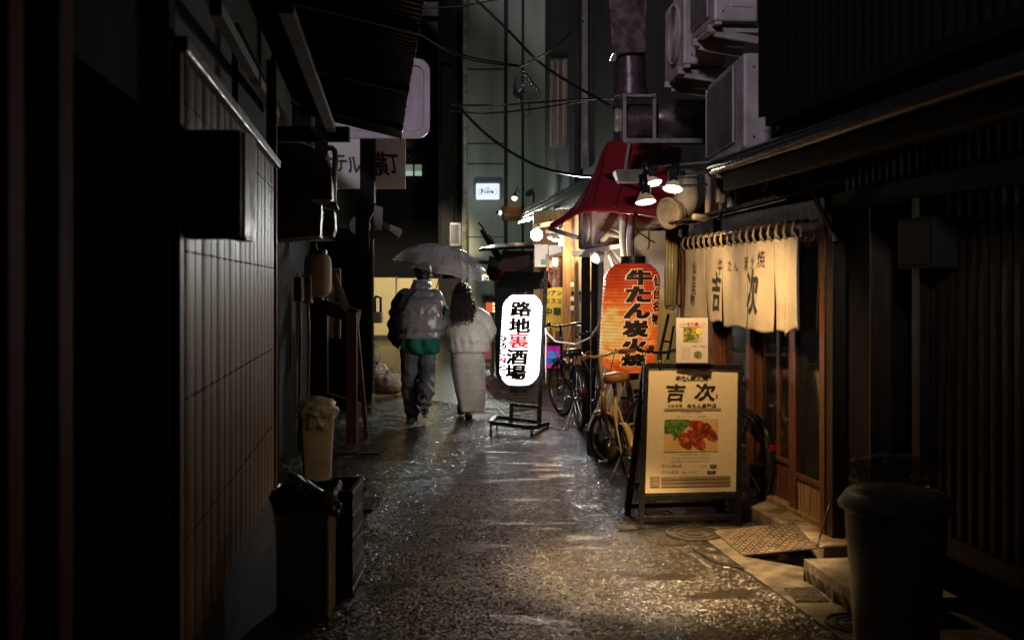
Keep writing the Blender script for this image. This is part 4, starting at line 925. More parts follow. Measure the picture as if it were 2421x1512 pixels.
# --- cream elbow duct
t = thing('elbow_duct', 'large cream painted elbow duct ending in a round flange', 'duct', P(1620,470,7.1))
Yd = 7.6; top = P(1622,408,Yd); c0 = P(1622,468,Yd); e_ = P(1581,504,7.48)
q = MB(); pts = [top, top.lerp(c0,.6)]; 
for i in range(9):
    a = i/8*PI/2; pts.append(c0+V((-(1-math.cos(a))*.15, -.02*math.sin(a), -math.sin(a)*.11)))
q.tube(pts, [.092]*2+[.096]*9, 24); q.build('pipe', M['cream_pvc'], t, smooth=35)
q = MB(); dd = V((-.8,-.6,-.12)).normalized(); T = Matrix.Translation(e_) @ dd.to_track_quat('Z','Y').to_matrix().to_4x4(); q.lathe([(.09,-.09),(.1,-.03),(.118,-.02),(.12,.012),(.104,.016),(.098,.004),(.07,.0),(.066,.008),(0,.01)], T, 32); q.build('flange', M['cream_pvc'], t, smooth=35)
q = MB(); q.tube([P(1622,402,Yd),P(1622,424,Yd)], [.085,.094], 20); q.build('foil_tape', mat('foil',(.5,.48,.45),.25,.9,.3,30,.6,60), t, smooth=True)
q = MB()
for z in (444,): q.tube([P(1622,z-1,Yd),P(1622,z+1,Yd)], .097, 24)
q.build('joint_band', M['aged_wood'], t, smooth=True)
t = thing('drain_hose', 'cream lagged hose bent up at its end beside the elbow duct', 'pipe', P(1680,520,7))
q = MB(); q.tube([P(1672,404,6.9),P(1674,440,6.9),P(1674,500,6.85),P(1672,512,6.8),P(1664,516,6.75),P(1640,512,6.7)], [.022]*4+[.024,.022], 12); q.build('hose', M['cream_pvc'], t, smooth=True)
t = thing('pipe_boxing', 'grimy cream boxed conduit with rounded cover beside the bent hose', 'conduit', P(1705,500,7))
q = MB(); a, b = P(1693,480,7.05), P(1716,410,7.05); q.box(((a.x+b.x)/2,7.08,(a.z+b.z)/2),(b.x-a.x,.06,b.z-a.z)); a, b = P(1720,500,7.1), P(1735,395,7.1); q.box(((a.x+b.x)/2,7.12,(a.z+b.z)/2),(b.x-a.x,.06,b.z-a.z)); q.build('box', M['cream_pvc'], t, bevel=.02)
q = MB(); q.tube([P(1702,480,7),P(1704,508,7),P(1698,520,7)],.012,6); q.tube([P(1783,445,6.6),P(1785,405,6.6),P(1800,395,6.6)],.016,8); q.tube([P(1806,452,6.6),P(1826,410,6.6),P(1850,400,6.5)],.016,8); q.build('hose', M['cream_pvc'], t, smooth=True)
# shelf / canopy board over the doors, crossing in front of the pipes
t = thing('wet_canopy_board', 'thin wet canopy sheet over the curtain with drips on its edge', 'canopy', RW(7,.2,1.98))
q = MB(); q.poly([RW(8.4,.34,1.975),RW(5.7,.30,2.03),RW(5.7,-.05,2.10),RW(8.4,-.05,2.05)], .012); q.build('sheet', M['black_metal'], t)
q = MB(); q.tube([P(1540,532,8.3),P(1640,526,7.7),P(1750,498,6.9),P(1860,470,6.2)], .006, 6); q.tube([P(1560,545,8.3),P(1500,540,8.5)], .006, 6); q.build('edge_trim', M['galv'], t)
# --- outdoor units
ac_unit('outdoor unit with a wide slatted grille, lowest of those by the black storey', (1.395,6.0), (1.372,6.97), 2.345, 2.92, .32, False, bracket=True)
ac_unit('outdoor unit with a round fan guard, left of the highest slatted unit', (1.352,7.85), (1.324,8.62), P(0,152,7.85).z, P(0,152,7.85).z+.62, .34, True)
ac_unit('highest slatted outdoor unit, cut off by the top of the picture', (1.443,7.1), (1.39,7.72), P(0,50,7.1).z, P(0,50,7.1).z+.6, .32, False)
q = MB(); a, b = P(1838,338,5.9), P(1772,278,5.9); q.box(((a.x+b.x)/2+.02,6.2,(a.z+b.z)/2),(.13,.3,.16)); 
tag(q.build('junction_box', M['ac_white'], bevel=.006), 'pale junction cover under the black storey beside the lowest unit', 'box')
t = thing('refrigerant_pipes', 'bundle of pale lagged pipes behind the eave gutter', 'pipe', P(1860,330,5.9))
for pts in ([P(1838,300,5.85),P(1856,304,5.85),P(1862,320,5.85),P(1860,350,5.85)],[P(1838,282,5.85),P(1862,290,5.8),P(1874,312,5.8),P(1872,350,5.8)],[P(1884,262,5.8),P(1884,340,5.8)]):
    q = MB(); q.tube(pts, .022 if len(pts) > 2 else .03, 10); q.build('hose', M['cream_pvc'], t, smooth=True)
# --- big duct with fan box
t = thing('ventilation_duct', 'rusty purple grey ventilation duct with fan casing high on the right', 'duct', P(1530,330,9.2))
Yv = 9.2; a = P(1489,140,Yv); b = P(1491,215,Yv)
q = MB(); q.tube([b,a], .14, 28); q.tube([b+V((0,0,.01)),b-V((0,0,.05))],.155,28); q.build('pipe', M['dark_duct'], t, smooth=40)
q = MB(); a0, a1 = P(1448,136,Yv), P(1522,-60,Yv); q.hexa([a0+V((-.02,-.17,0)),V((a1.x,Yv-.17,a0.z)),V((a1.x,Yv+.17,a0.z)),a0+V((-.02,.17,0))],[a1+V((-.36,-.17,0)),a1+V((.02,-.17,0)),a1+V((.02,.17,0)),a1+V((-.36,.17,0))]); q.build('rising_box', M['dark_duct'], t, bevel=.01)
q = MB(); a0, a1 = P(1478,330,Yv), P(1545,248,Yv); T = Matrix.Translation(((a0.x),Yv,(a0.z+a1.z)/2)) @ Matrix.Rotation(PI/2,4,'Y'); q.lathe([(.165,-.04),(.165,a1.x-a0.x)], T, 32); q.build('fan_casing', M['dark_duct'], t, smooth=40)
q = MB(); T2 = T @ Matrix.Translation((0,0,a1.x-a0.x+.02)); q.lathe([(.2,0),(.21,.05),(.205,.46)], T2, 32); q.build('horizontal_pipe', M['dark_duct'], t, smooth=40)
q = MB()
for x in (1476,1546): q.bar(P(x,335,Yv-.2),P(x,222,Yv-.2),.03,.03)
q.bar(P(1478,228,Yv-.2),P(1546,228,Yv-.2),.09,.02); q.bar(P(1476,333,Yv-.2),P(1660,333,Yv-.2),.04,.04); q.build('frame', M['galv'], t)
q = MB(); T3 = Matrix.Translation(P(1458,284,Yv)) @ Matrix.Rotation(PI/2,4,'Y'); q.lathe([(0,-.02),(.1,-.02),(.11,.0),(.1,.04),(0,.04)], T3 @ Matrix.Scale(.75,4,(0,1,0)), 24); q.build('motor_cover', M['cream_pvc'], t, smooth=40)
# --- red awning
M['red_cloth'] = mat('red_cloth', (.2,.007,.013), .5, 0, .25, 5, .1, 30, wet=.3, dirt=(.3,.01,.02))
t = thing('red_awning', 'wet red cloth awning hanging over the alley beyond the lamps', 'awning', P(1450,480,9.2))
T_ = P(1300,533,10.2); Bp = [T_, P(1332,514,9.9), P(1368,494,9.6), P(1405,488,9.35), P(1480,492,9.1), P(1600,506,8.8)]; Up = [T_+V((.0,.02,.02)), P(1352,492,10.3), P(1398,420,10.4), P(1440,335,10.5), P(1520,338,10.2), P(1610,350,9.8)]
def pl(L_, u):
    k = min(int(u*(len(L_)-1)), len(L_)-2); f_ = u*(len(L_)-1)-k; a, b = L_[k], L_[k+1]; p, n = L_[max(k-1,0)], L_[min(k+2,len(L_)-1)]
    return .5*((2*a)+(b-p)*f_+(2*p-5*a+4*b-n)*f_*f_+(3*a-p-3*b+n)*f_**3)
q = MB(); q.grid(lambda u, v: pl(Bp,u).lerp(pl(Up,u),v)+V((0,-.02,-.10))*math.sin(v*PI)*min(1,u*4)*.35+V((0,.012*math.sin(u*16),0))*v*(1-v)*2, 60, 20); q.build('cloth', M['red_cloth'], t, smooth=True, solid=.004)
q = MB(); q.grid(lambda u, v: pl(Bp,u)+V((0,0,-.045*v-.012*v*abs(math.sin(u*26)))), 90, 3); q.build('valance', M['red_cloth'], t, smooth=True, solid=.003)
q = MB()
for u in (.2,.4,.58,.74,.88):
    q.tube([pl(Bp,u).lerp(pl(Up,u),v/12)+V((0,-.02,-.10))*math.sin(v/12*PI)*min(1,u*4)*.35+V((0,-.006,.004)) for v in range(13)], .006, 5)
q.build('seam', mat('red_seam',(.05,.004,.006),.6), t, smooth=True)
q = MB(); q.tube([T_+V((-.01,0,-.03)), P(1366,562,10.0)], .022, 8); q.build('pole', M['galv'], t, smooth=True); q = MB(); q.tube([P(1492,345,9.9),P(1478,412,9.4)], .012, 6); q.build('pole', M['galv'], t, smooth=True)
t = thing('light_fitting', 'cream strip light box hung from the duct in front of the red awning', 'light fitting', P(1490,430,9))
q = MB(); a, b = P(1453,430,8.7), P(1520,402,8.7); q.hexa([V((a.x+.03,8.7,a.z)),V((b.x-.03,8.7,a.z)),V((b.x-.03,8.85,a.z)),V((a.x+.03,8.85,a.z))],[V((a.x,8.66,b.z)),V((b.x,8.66,b.z)),V((b.x,8.9,b.z)),V((a.x,8.9,b.z))]); q.build('case', M['cream_pvc'], t, bevel=.006)
q = MB(); q.bar(P(1477,404,8.75),P(1487,340,9.0),.025,.02); q.build('hanger', M['cream_pvc'], t)
# --- unit on the bracket under the awning, with a flood lamp
t = ac_unit('warm lit outdoor unit on a pale bracket under the red awning', (P(1399,0,9.75).x,9.75), (P(1366,0,10.35).x,10.35), P(0,584,9.75).z, P(0,488,9.75).z, .30, True, bracket=False)
q = MB(); z = P(0,592,9.6).z; q.hexa([P(1352,606,9.9),P(1468,586,9.5),P(1478,586,10.2),P(1360,606,10.5)],[P(1352,594,9.9),P(1468,588,9.5)+V((0,0,.05)),P(1478,588,10.2)+V((0,0,.05)),P(1360,594,10.5)]); q.bar(P(1440,592,9.7),P(1478,632,9.7),.04,.035); q.bar(P(1438,598,9.65),P(1452,634,9.6),.03,.03); q.build('bracket', M['white_paint'], t)
q = MB(); q.tube([P(1470,560,9.4),P(1440,552,9.55),P(1425,566,9.6),P(1418,572,9.65)],[.02,.03,.03,.02],10); q.tube([P(1470,548,9.4),P(1446,542,9.55),P(1428,560,9.62)],.02,8); q.build('hose', M['cream_pvc'], t, smooth=True)
t = thing('flood_lamp', 'glaring small flood lamp under the unit bracket by the red lantern', 'lamp', P(1400,612,9.5))
q = MB(); T = Matrix.Translation(P(1408,610,9.5)) @ V((-1,-.5,-.35)).normalized().to_track_quat('Z','Y').to_matrix().to_4x4(); q.lathe([(0,-.07),(.05,-.06),(.06,0),(.055,.0),(.0,-.03)], T, 20); q.build('case', M['galv'], t, smooth=40)
q = MB(); q.ball(T @ V((0,0,.012)), .036, 2); q.build('bulb', emat('flood_glow',(1,.93,.8),22), t, smooth=True)
q = MB(); q.bar(P(1374,604,9.9),P(1400,602,9.6),.05,.03); q.build('bracket', M['galv'], t)
lamp('flood_light','POINT', (.74,9.28,1.64), 20, (1,.84,.58), None, .03)
# --- plaster return wall behind the red lantern, with things on it
t = thing('plaster_wall', 'cracked whitewashed plaster wall behind the red lantern', 'wall', (1.25,9.9,0))
q = MB(); q.hexa([(.93,9.95,0),(1.75,9.95,0),(1.75,10.1,0),(.93,10.1,0)],[(.93,9.95,2.22),(1.75,9.95,2.22),(1.75,10.1,2.22),(.93,10.1,2.22)]); q.build('wall', M['plaster'], t)
q = MB()
for pts in ([(1496,528),(1512,552),(1524,560),(1548,575)],[(1485,576),(1500,560),(1512,540),(1526,545)],[(1532,545),(1534,575),(1530,590)]):
    q.tube([P(x,y,9.94) for x,y in pts], .004, 4)
q.build('crack', M['seam'], t)
q = MB(); q.box(P(1548,800,9.93),(.45,.02,1.0)); q.build('yellow_board', mat('yellow_board',(.55,.5,.2),.6,0,.1,3), t)
t = thing('white_pipe', 'white painted pipe climbing beside the plaster wall and bending under the awning', 'pipe', P(1475,600,9.3))
q = MB(); q.tube([P(1478,632,9.3),P(1474,600,9.3),P(1470,560,9.3),P(1472,520,9.3),P(1480,490,9.3)], .03, 10); q.tube([P(1488,632,9.35),P(1486,560,9.35),P(1494,500,9.35)], .026, 8); q.build('pipe', M['white_paint'], t, smooth=True)
t = thing('rolled_blind', 'rolled yellowish translucent blind hanging right of the red lantern', 'blind', P(1590,730,7.9))
q = MB(); q.tube([P(1588,540,8.0),P(1586,640,8.0),P(1584,724,8.0),P(1583,732,8.0)], [.052,.055,.05,.03], 14)
for k in range(3): q.tube([P(1576+k*7,560,7.945),P(1576+k*6,722,7.945)], .012, 6)
q.build('roll', mat('blind_sheet',(.34,.28,.12),.3,0,.25,8,.1,20,stretch=(6,6,.5)), t, smooth=True)
q = MB(); q.bar(P(1602,560,8.1),P(1602,720,8.1),.03,.03); q.bar(P(1610,560,8.15),P(1610,860,8.15),.025,.03); q.bar(P(1538,541,8.3),P(1625,537,7.95),.025,.035); q.build('rail', M['aged_wood'], t)
t = thing('folding_ladder', 'thin black folding stand leaning on the yellow board behind the lantern', 'stand', P(1570,850,9))
q = MB(); q.bar(P(1580,742,8.9),P(1556,850,8.8),.02,.02); q.bar(P(1592,770,9),P(1578,850,9),.02,.02); q.bar(P(1566,806,8.85),P(1585,808,9),.015,.015); q.build('frame', M['black_metal'], t)
t = thing('front_post', 'slim dark post with a pale notice strip between the lantern and the doors', 'post', P(1625,850,8.2))
q = MB(); q.bar(P(1614,860,8.2),P(1614,540,8.2),.06,.06); q.bar(P(1700,760,7.45),P(1700,560,7.45),.05,.05); q.build('shaft', M['dark_wood'], t)
q = MB(); a, b = P(1601,790,8.15), P(1611,690,8.15); q.box(((a.x+b.x)/2,8.15,(a.z+b.z)/2),(b.x-a.x,.01,b.z-a.z)); q.build('notice', mat('pale_blue_paper',(.35,.38,.45),.6), t)
# --- step stone, ramp, right bin, cable
q = MB(); a, b, c_, d_ = G(1900,1330), G(2022,1410), V((wr(4.4),4.4,0)), V((wr(5.2),5.2,0))
a = V((1.49,5.08,0)); b = V((1.56,4.45,0)); c_ = V((wr(4.45),4.45,0)); d_ = V((wr(5.12),5.12,0))
g = q.grid(lambda u, v: (a.lerp(b,u).lerp(d_.lerp(c_,u),v)+V((0,0,.12))), 24, 8)
lo = [q.bm.verts.new(g[i][0].co+V((-.012*nz((i*.5,0,0),1.7),.01*nz((i,3,0),1.3),-.05))) for i in range(25)]; l2_ = [q.bm.verts.new(g[i][0].co+V((.02+.035*nz((i*.7,0,4),1.7),0,-.12))) for i in range(25)]
for A, B in (([g[i][0] for i in range(25)],lo),(lo,l2_)):
    for i in range(24): q.bm.faces.new([A[i],A[i+1],B[i+1],B[i]])
L0 = [g[0][j] for j in range(9)]; Lb = [q.bm.verts.new(v.co+V((0,.01,-.12))) for v in L0]
for j in range(8): q.bm.faces.new([L0[j],Lb[j],Lb[j+1],L0[j+1]])
tag(q.build('stone_step', mat('step_stone',(.16,.14,.11),.5,0,.4,8,.6,40,dirt=(.08,.07,.055))), 'worn stone step with a broken ragged edge beside the big bin', 'step')
chequer('access_ramp', [V((1.29,5.56,.012)),V((1.62,5.28,.125)),V((1.66,5.86,.125)),V((1.235,6.1,.015))], 'brown steel chequer plate ramp laid up to the door sill', 'ramp', (17,14), .008, mat('ramp_steel',(.105,.085,.065),.34,.4,.35,12,.2,60,rvar=.1))
q = MB(); q.tube([P(1970,1165,5.5),P(1955,1210,5.45),P(1942,1255,5.4),P(1930,1290,5.38),V((1.62,5.3,.13)),V((1.7,5.25,.12))], .006, 6); tag(q.build('power_cable', M['cable'], smooth=True), 'black cable looping down from the door post to the ramp', 'cable')
t = thing('rubbish_bin', 'large round grey rubbish bin in the dark at the near right', 'bin', (1.62,4.2,0))
q = MB(); q.lathe([(.165,0),(.17,.02),(.195,.42),(.2,.425),(.2,.45),(.205,.56),(.215,.57),(.215,.585)], MATW[t.name], 40); q.build('body', M['bin_grey'], t, smooth=40)
q = MB(); q.lathe([(.2,.575),(.232,.575),(.235,.59),(.225,.605),(.2,.64),(.19,.645),(0,.655)], MATW[t.name], 40); q.build('lid', M['bin_grey'], t, smooth=40)
q = MB(); c = V((1.62,4.2,.5)); q.box(c+V((.02,-.212,0)),(.09,.03,.05)); q.build('handle', M['bin_grey'], t, bevel=.008)
bag('plastic_bag', 'shiny clear plastic bag lying on the lid of the big round bin', (1.6,4.2,.715), (.155,.12,.085), M['clear_bag'], 11, False, rough=.3)
# ================================================================ MID RIGHT: the lit shops
# long dark building with shuttered windows above the shops
t = thing('shop_row_building', 'tall grey rain streaked building above the lit shops', 'building', P(1330,700,18))
M['streaked'] = mat('streaked', (.022,.021,.02), .55, 0, .3, 3, .1, 20, stretch=(3,3,.12))
q = MB(); a, b = P(1292,0,24.5).x, P(1420,0,13).x; a = P(1288,0,24).x; b = P(1450,0,12.5).x
q.hexa([(a,24,2.4),(b,12.5,2.6),(b+4,13.5,2.6),(a+4,25,2.4)],[(a,24,13),(b,12.5,13),(b+4,13.5,13),(a+4,25,13)]); q.build('wall', M['streaked'], t)
def fw(x0, x1, y0, y1, m_, name, out=.05, par=None):
    # rectangle on that wall between picture columns x0..x1
    def at(x, y):
        k = (x-1210)/F; A, D = V((a,24,0)), V((b-a,-11.5,0)); s = (k*A.y-A.x)/(D.x-k*D.y); p = A+D*s; p.z = CAMZ-(y-681)/F*p.y; return p+V((-.75,-.65,0)).normalized()*out
    p = [at(x0,y1),at(x1,y1),at(x1,y0),at(x0,y0)]; q = MB(); q.poly(p, .08); return q.build(name, m_, par or t)
f_ = fw(1303,1340,140,350,M['dull_sheet'],'window',.06)
for x in (1310,1324,1338): fw(x-1.5,x+1.5,145,345,M['aged_wood'],'mullion',.1,f_)
fw(1356,1370,0,440,M['dark_wall'],'drain_chase',.12); fw(1388,1392,0,400,M['dull_sheet'],'drainpipe',.14)
q = MB()
for k, z in enumerate((0,.16,.32)): q.bar(P(1235+k*3,516-k*9,21.5), P(1452,418-k*12,12.6), .09,.04)
q.bar(P(1232,526,21.6),P(1420,470,12.9),.14,.06); tag(q.build('tiled_eave', mat('wet_tile',(.03,.03,.033),.2,0,.3,8,.3,20)), 'wet dark tiled eave running above the lit shops', 'eave')
q = MB(); q.poly([P(1131,587,17.0),P(1290,578,15.3),P(1300,570,17.5),P(1160,578,19)], .05); tag(q.build('flat_canopy', M['black_metal']), 'thin black flat canopy jutting left over the dark stall', 'canopy')
M['brown_shutter'] = mat('brown_shutter', (.09,.05,.035), .5, 0, .2, 3)
t = thing('dark_stall', 'black walled stall behind the white standing lantern', 'stall', P(1230,885,16.5))
q = MB(); a0, b0 = P(1172,0,17).x, P(1282,0,15.6).x
q.hexa([(a0,17,0),(b0,15.6,0),(b0+.6,16.8,0),(a0+.5,19.5,0)],[(a0-.03,17,1.62),(b0,15.6,1.95),(b0+.6,16.8,1.95),(a0+.5,19.5,1.62)]); q.build('wall', M['void_wall'], t)
q = MB(); q.hexa([(P(1186,0,17).x,16.9,1.4),(P(1252,0,16).x,16.0,1.4),(P(1252,0,16).x+.1,16.2,1.4),(P(1186,0,17).x+.1,17.1,1.4)],[(P(1186,0,17).x,16.9,2.14),(P(1252,0,16).x,16.0,2.1),(P(1252,0,16).x+.1,16.2,2.1),(P(1186,0,17).x+.1,17.1,2.14)]); q.build('shutter', M['brown_shutter'], t)
# glazed shopfront with notices
t = thing('lit_shop_front', 'warm lit shopfront with pale notices and glass under the globe lamp', 'shopfront', P(1305,890,15.3))
q = MB(); a, b = P(1262,895,15.4), P(1332,640,15.0); q.hexa([(a.x,15.6,0),(b.x,15.1,0),(b.x+.3,15.4,0),(a.x,16.2,0)],[(a.x,15.6,2.7),(b.x,15.1,2.7),(b.x+.3,15.4,2.7),(a.x,16.2,2.7)]); q.build('wall', M['pale_wood'], t)
q = MB(); a, b = P(1306,685,15.0), P(1331,610,15.0); q.box(((a.x+b.x)/2,15.05,(a.z+b.z)/2),(b.x-a.x,.06,b.z-a.z)); q.build('pane', M['glass_dark'], t)
for k, x in enumerate((1279,1312)):
    q = MB(); c_ = P(x,604+k*2,15.1); q.box(c_,(.2,.02,.34)); q.build('notice', M['white_paint'], t)
    q = MB(); q.box(c_+V((.03,-.015,-.1)),(.07,.01,.08)); q.build('sticker', mat('sticker_green',(.05,.25,.12),.5), t)
q = MB()
for k, x in enumerate((1302,1319)):
    fn = plane_fn(P(x,0,14.98)*1, (1,0,0), (0,0,1), .0)
    for i, ch in enumerate('スキヤキ' if k else 'ヌレソバ'): put(q, ch, 0, P(0,640+i*13,14.95).z-P(0,0,14.98).z, .05, .075, lambda a_, b_, f=fn: f(a_, b_), .0)
q.build('lettering', M['red_ink'], t)
q = MB(); q.bar(P(1294,700,15.05),P(1294,600,15.05),.04,.04); q.bar(P(1262,620,15.2),P(1332,600,15.0),.05,.06); q.build('frame', M['aged_wood'], t)
t = thing('yellow_poster', 'yellow poster with black Japanese writing and small food pictures', 'poster', P(1307,830,14.8))
Y = 14.8; q = MB(); a, b = P(1286,800,Y), P(1330,679,Y); q.box(((a.x+b.x)/2,Y,(a.z+b.z)/2),(b.x-a.x,.02,b.z-a.z)); q.build('sheet', mat('poster_yellow',(.5,.36,.04),.5,0,.12,6), t)
fn = plane_fn(V((P(1308,0,Y).x,Y-.012,P(0,740,Y).z)),(1,0,0),(0,0,1),.003); s_ = Y/F; q = MB()
line(q,'アジアン屋',0,48*s_,13*s_,fn,.02); line(q,'エスニ',0,29*s_,13*s_,fn,.02); line(q,'中華',-2*s_,4*s_,20*s_,fn,.04); line(q,'やいませ',0,-26*s_,8*s_,fn,.0); line(q,'割ハ',0,-38*s_,10*s_,fn,.02); q.build('lettering', M['ink'], t)
q = MB(); c0 = V((P(1290,0,Y).x,Y-.013,P(0,790,Y).z)); q.box(c0+V((.05,0,0)),(.11,.006,.1)); q.box(c0+V((.19,0,0)),(.11,.006,.1)); q.build('food_picture', mat('food_dark',(.12,.05,.02),.5,0,.8,30), t)
M['lit_post'] = mat('lit_post', (.36,.19,.07), .38, 0, .35, 4, .15, 40, stretch=(9,9,.5), dirt=(.2,.11,.05))
t = thing('wooden_post', 'stout brown wooden post on a stone base in front of the yellow poster', 'post', P(1340,905,14))
q = MB(); a = P(1340,905,14.2); q.box((a.x,14.2,1.35),(.12,.12,2.4)); q.build('shaft', M['lit_post'], t, bevel=.008)
q = MB(); q.box((a.x-.02,14.2,.11),(.24,.24,.22)); q.build('base', M['concrete'], t, bevel=.01)
# orange wall panel with a tied curtain
t = thing('orange_shop_wall', 'amber lit timber wall with white switch plates behind the post', 'wall', (P(1375,0,13.5).x,13.6,0))
q = MB(); a, b = P(1348,0,13.9).x, P(1420,0,12.6).x; q.hexa([(a,14.6,0),(b,13.0,0),(b+.2,13.2,0),(a+.2,14.8,0)],[(a,14.6,2.6),(b,13.0,2.6),(b+.2,13.2,2.6),(a+.2,14.8,2.6)]); q.build('wall', M['pale_wood'], t)
q = MB(); q.bar((a-.03,14.5,1.42),(b-.03,12.95,1.44),.03,.05); q.build('rail', M['black_wood'], t)
q = MB()
for y in (672,706,728): q.box(P(1352,y,13.9),(.05,.02,.06))
q.build('switch_plate', M['white_paint'], t)
q = MB(); q.grid(lambda u, v: P(1362+8*(u-.5)*(1.3-.5*v)+1.5*math.sin(u*14),800-190*v,13.2)+V((0,.03*math.sin(u*16),0)), 20, 12); tag(q.build('side_curtain', mat('cream_cloth',(.5,.4,.24),.9,0,.15,9), smooth=True, solid=.005), 'narrow cream curtain hanging beside the amber wall', 'curtain')
for k, (x0, x1, Y, lab) in enumerate(((1374,1394,11.6,'dark steel post left of the flood lamp, nearer the amber wall'),(1398,1412,11.3,'black post right below the flood lamp'),(1413,1424,11.0,'slim grey post touching the red lantern'))):
    q = MB(); a, b = P(x0,0,Y).x, P(x1,0,Y).x; q.box(((a+b)/2,Y,1.2),(b-a,.12,2.4)); tag(q.build('shop_post', M['black_wood'] if k < 2 else M['dull_sheet'], bevel=.006), lab, 'post', 'posts between the shops')
t = thing('chalk_sign', 'small black framed easel sign with bright pink and blue panel', 'sign', P(1306,890,15.2))
Y = 15.0; q = MB(); a, b = P(1287,870,Y), P(1326,818,Y)
for x in (1284,1328): q.bar(P(x,895,Y),P(x,800,Y+.1),.03,.03)
for y in (812,872): q.bar(P(1284,y,Y),P(1328,y,Y),.03,.03)
q.build('frame', M['black_wood'], t)
for k, (y0, y1, cc) in enumerate(((818,846,(.55,.02,.35)),(846,860,(.02,.12,.6)),(860,870,(.6,.02,.2)))):
    q = MB(); q.box(((P(1306,0,Y).x),Y,(P(0,y0,Y).z+P(0,y1,Y).z)/2),(.24,.02,P(0,y0,Y).z-P(0,y1,Y).z)); q.build('panel', emat('glowing_chalk',cc,.45,cc), t)  # chalk colours brightened by a glow put into them
q = MB(); q.box(P(1306,838,Y-.02),(.14,.01,.1)); q.build('picture', emat('glowing_blue',(.05,.25,.7),.5,(.1,.2,.5)), t)
# standing red sign with opening hours
t = thing('street_sign_board', 'brown framed pink board with white opening hours behind the woman', 'sign board', P(1150,890,17.3)); Y = 17.3
q = MB()
for x in (1135,1163): q.bar(P(x,890,Y),P(x,742,Y+.15),.06,.05)
for y in (745,852,868): q.bar(P(1133,y,Y),P(1165,y,Y),.05,.06)
q.build('frame', M['aged_wood'], t)
q = MB(); a, b = P(1137,852,Y), P(1161,748,Y); q.box(((a.x+b.x)/2,Y,(a.z+b.z)/2),(b.x-a.x,.03,b.z-a.z)); q.build('panel', emat('pink_panel',(.6,.06,.14),.3,(.5,.05,.1)), t)
fn = plane_fn(V(((a.x+b.x)/2,Y-.016,0)),(1,0,0),(0,0,1),.004); q = MB(); s_ = Y/F
for ch, y, h_ in (('深',790,15),('夜',806,13),('2',818,9),('時',829,12),('迄',839,10)): put(q, ch, .03, P(0,y,Y).z, .13, h_*s_, fn, .02)
line(q,'080',0,P(0,847,Y).z,8*s_,fn,.0); q.build('lettering', M['white_paint'], t)
q = MB(); a, b = P(1146,741,17.2), P(1174,712,17.2); q.box(((a.x+b.x)/2,17.25,(a.z+b.z)/2),(b.x-a.x,.1,b.z-a.z)); o = q.build('lamp_box', M['black_wood'], t)
q = MB(); q.box(((a.x+b.x)/2,17.19,(a.z+b.z)/2),((b.x-a.x)*.86,.02,(b.z-a.z)*.8)); q.build('lit_panel', emat('orange_panel',(.8,.13,.02),.7,(.3,.05,.02)), t)
q = MB()
for y in (718,727,735): q.box(P(1168,y,17.17),(.05,.01,.04))
q.build('lit_digits', emat('orange_digits',(1,.7,.3),2), t)
# --- globe and pendants under the small eave
t = thing('globe_lamp', 'bare glaring white globe lamp hanging under the shop eave', 'lamp', P(1268,555,14.0))
q = MB(); q.ball(P(1268,555,14.0), .085, 3); q.build('bulb', emat('globe_glow',(.9,.97,1),30), t, smooth=True)
q = MB(); q.tube([P(1268,542,14),P(1276,532,14.1)], .03, 8); q.build('socket', M['galv'], t, smooth=True)
lamp('globe_light','POINT', P(1268,555,13.85)+V((0,-.05,-.02)), 32, (.8,.92,1), None, .06); lamp('globe_beam','SPOT', P(1268,555,13.85)+V((-.02,-.1,-.03)), 175, (.8,.9,1), (-.4,7.5,.3), .05, 125, .8)
for k, (x, y, lab, st) in enumerate(((1301,558,'small pendant lamp with a dark shade, left of the pair by the white screen',4),(1314,562,'lowest dark shaded pendant lamp under the shop eave',5),(1324,554,'pale shaded pendant lamp touching the glowing white screen',7))):
    bell_lamp('pendant_lamp', lab, P(x,y,14.4), .085, P(x,y+200,14.4), 14, (1,.75,.45), 'pendant lamps under the shop eave', st, P(x+3,y-26,14.5), 150)
t = thing('white_screen_sign', 'glowing white hanging sign with red edge behind the post', 'sign', P(1328,585,14.6)); q = MB(); q.tube([P(1333,570,14.6),P(1333,540,14.6)],[.18,.17],20); q.build('shade', emat('white_glow',(1,.9,.95),3), t, smooth=True); q = MB(); a, b = P(1320,582,14.6), P(1340,566,14.6); q.box(((a.x+b.x)/2,14.5,(a.z+b.z)/2),(b.x-a.x,.03,b.z-a.z)); q.build('panel', emat('white_glow2',(1,.8,.85),1.2), t)
lamp('shop_light','POINT', P(1338,600,13.6), 30, (1,.62,.25), None, .1)
lamp('interior_light','POINT', P(1360,580,13.2), 12, (1,.6,.2), None, .08)
q = MB(); q.bar(P(1262,536,14.2),P(1345,520,13.6),.06,.05); q.bar(P(1290,548,14.4),P(1330,545,14.3),.06,.05); tag(q.build('eave_beam', M['lit_post']), 'reddish beam carrying the pendant lamps', 'beam')
# unseen fixtureless lights added over the far street, for the fence and the tower
lamp('unseen_street_light','SPOT', (-2.3,24.2,4.4), 1700, (1,.84,.55), (-3.0,29.6,.9), .2, 62, .7)
lamp('unseen_street_light','POINT', (-.7,23,3.1), 210, (.85,.97,.82), None, .15)
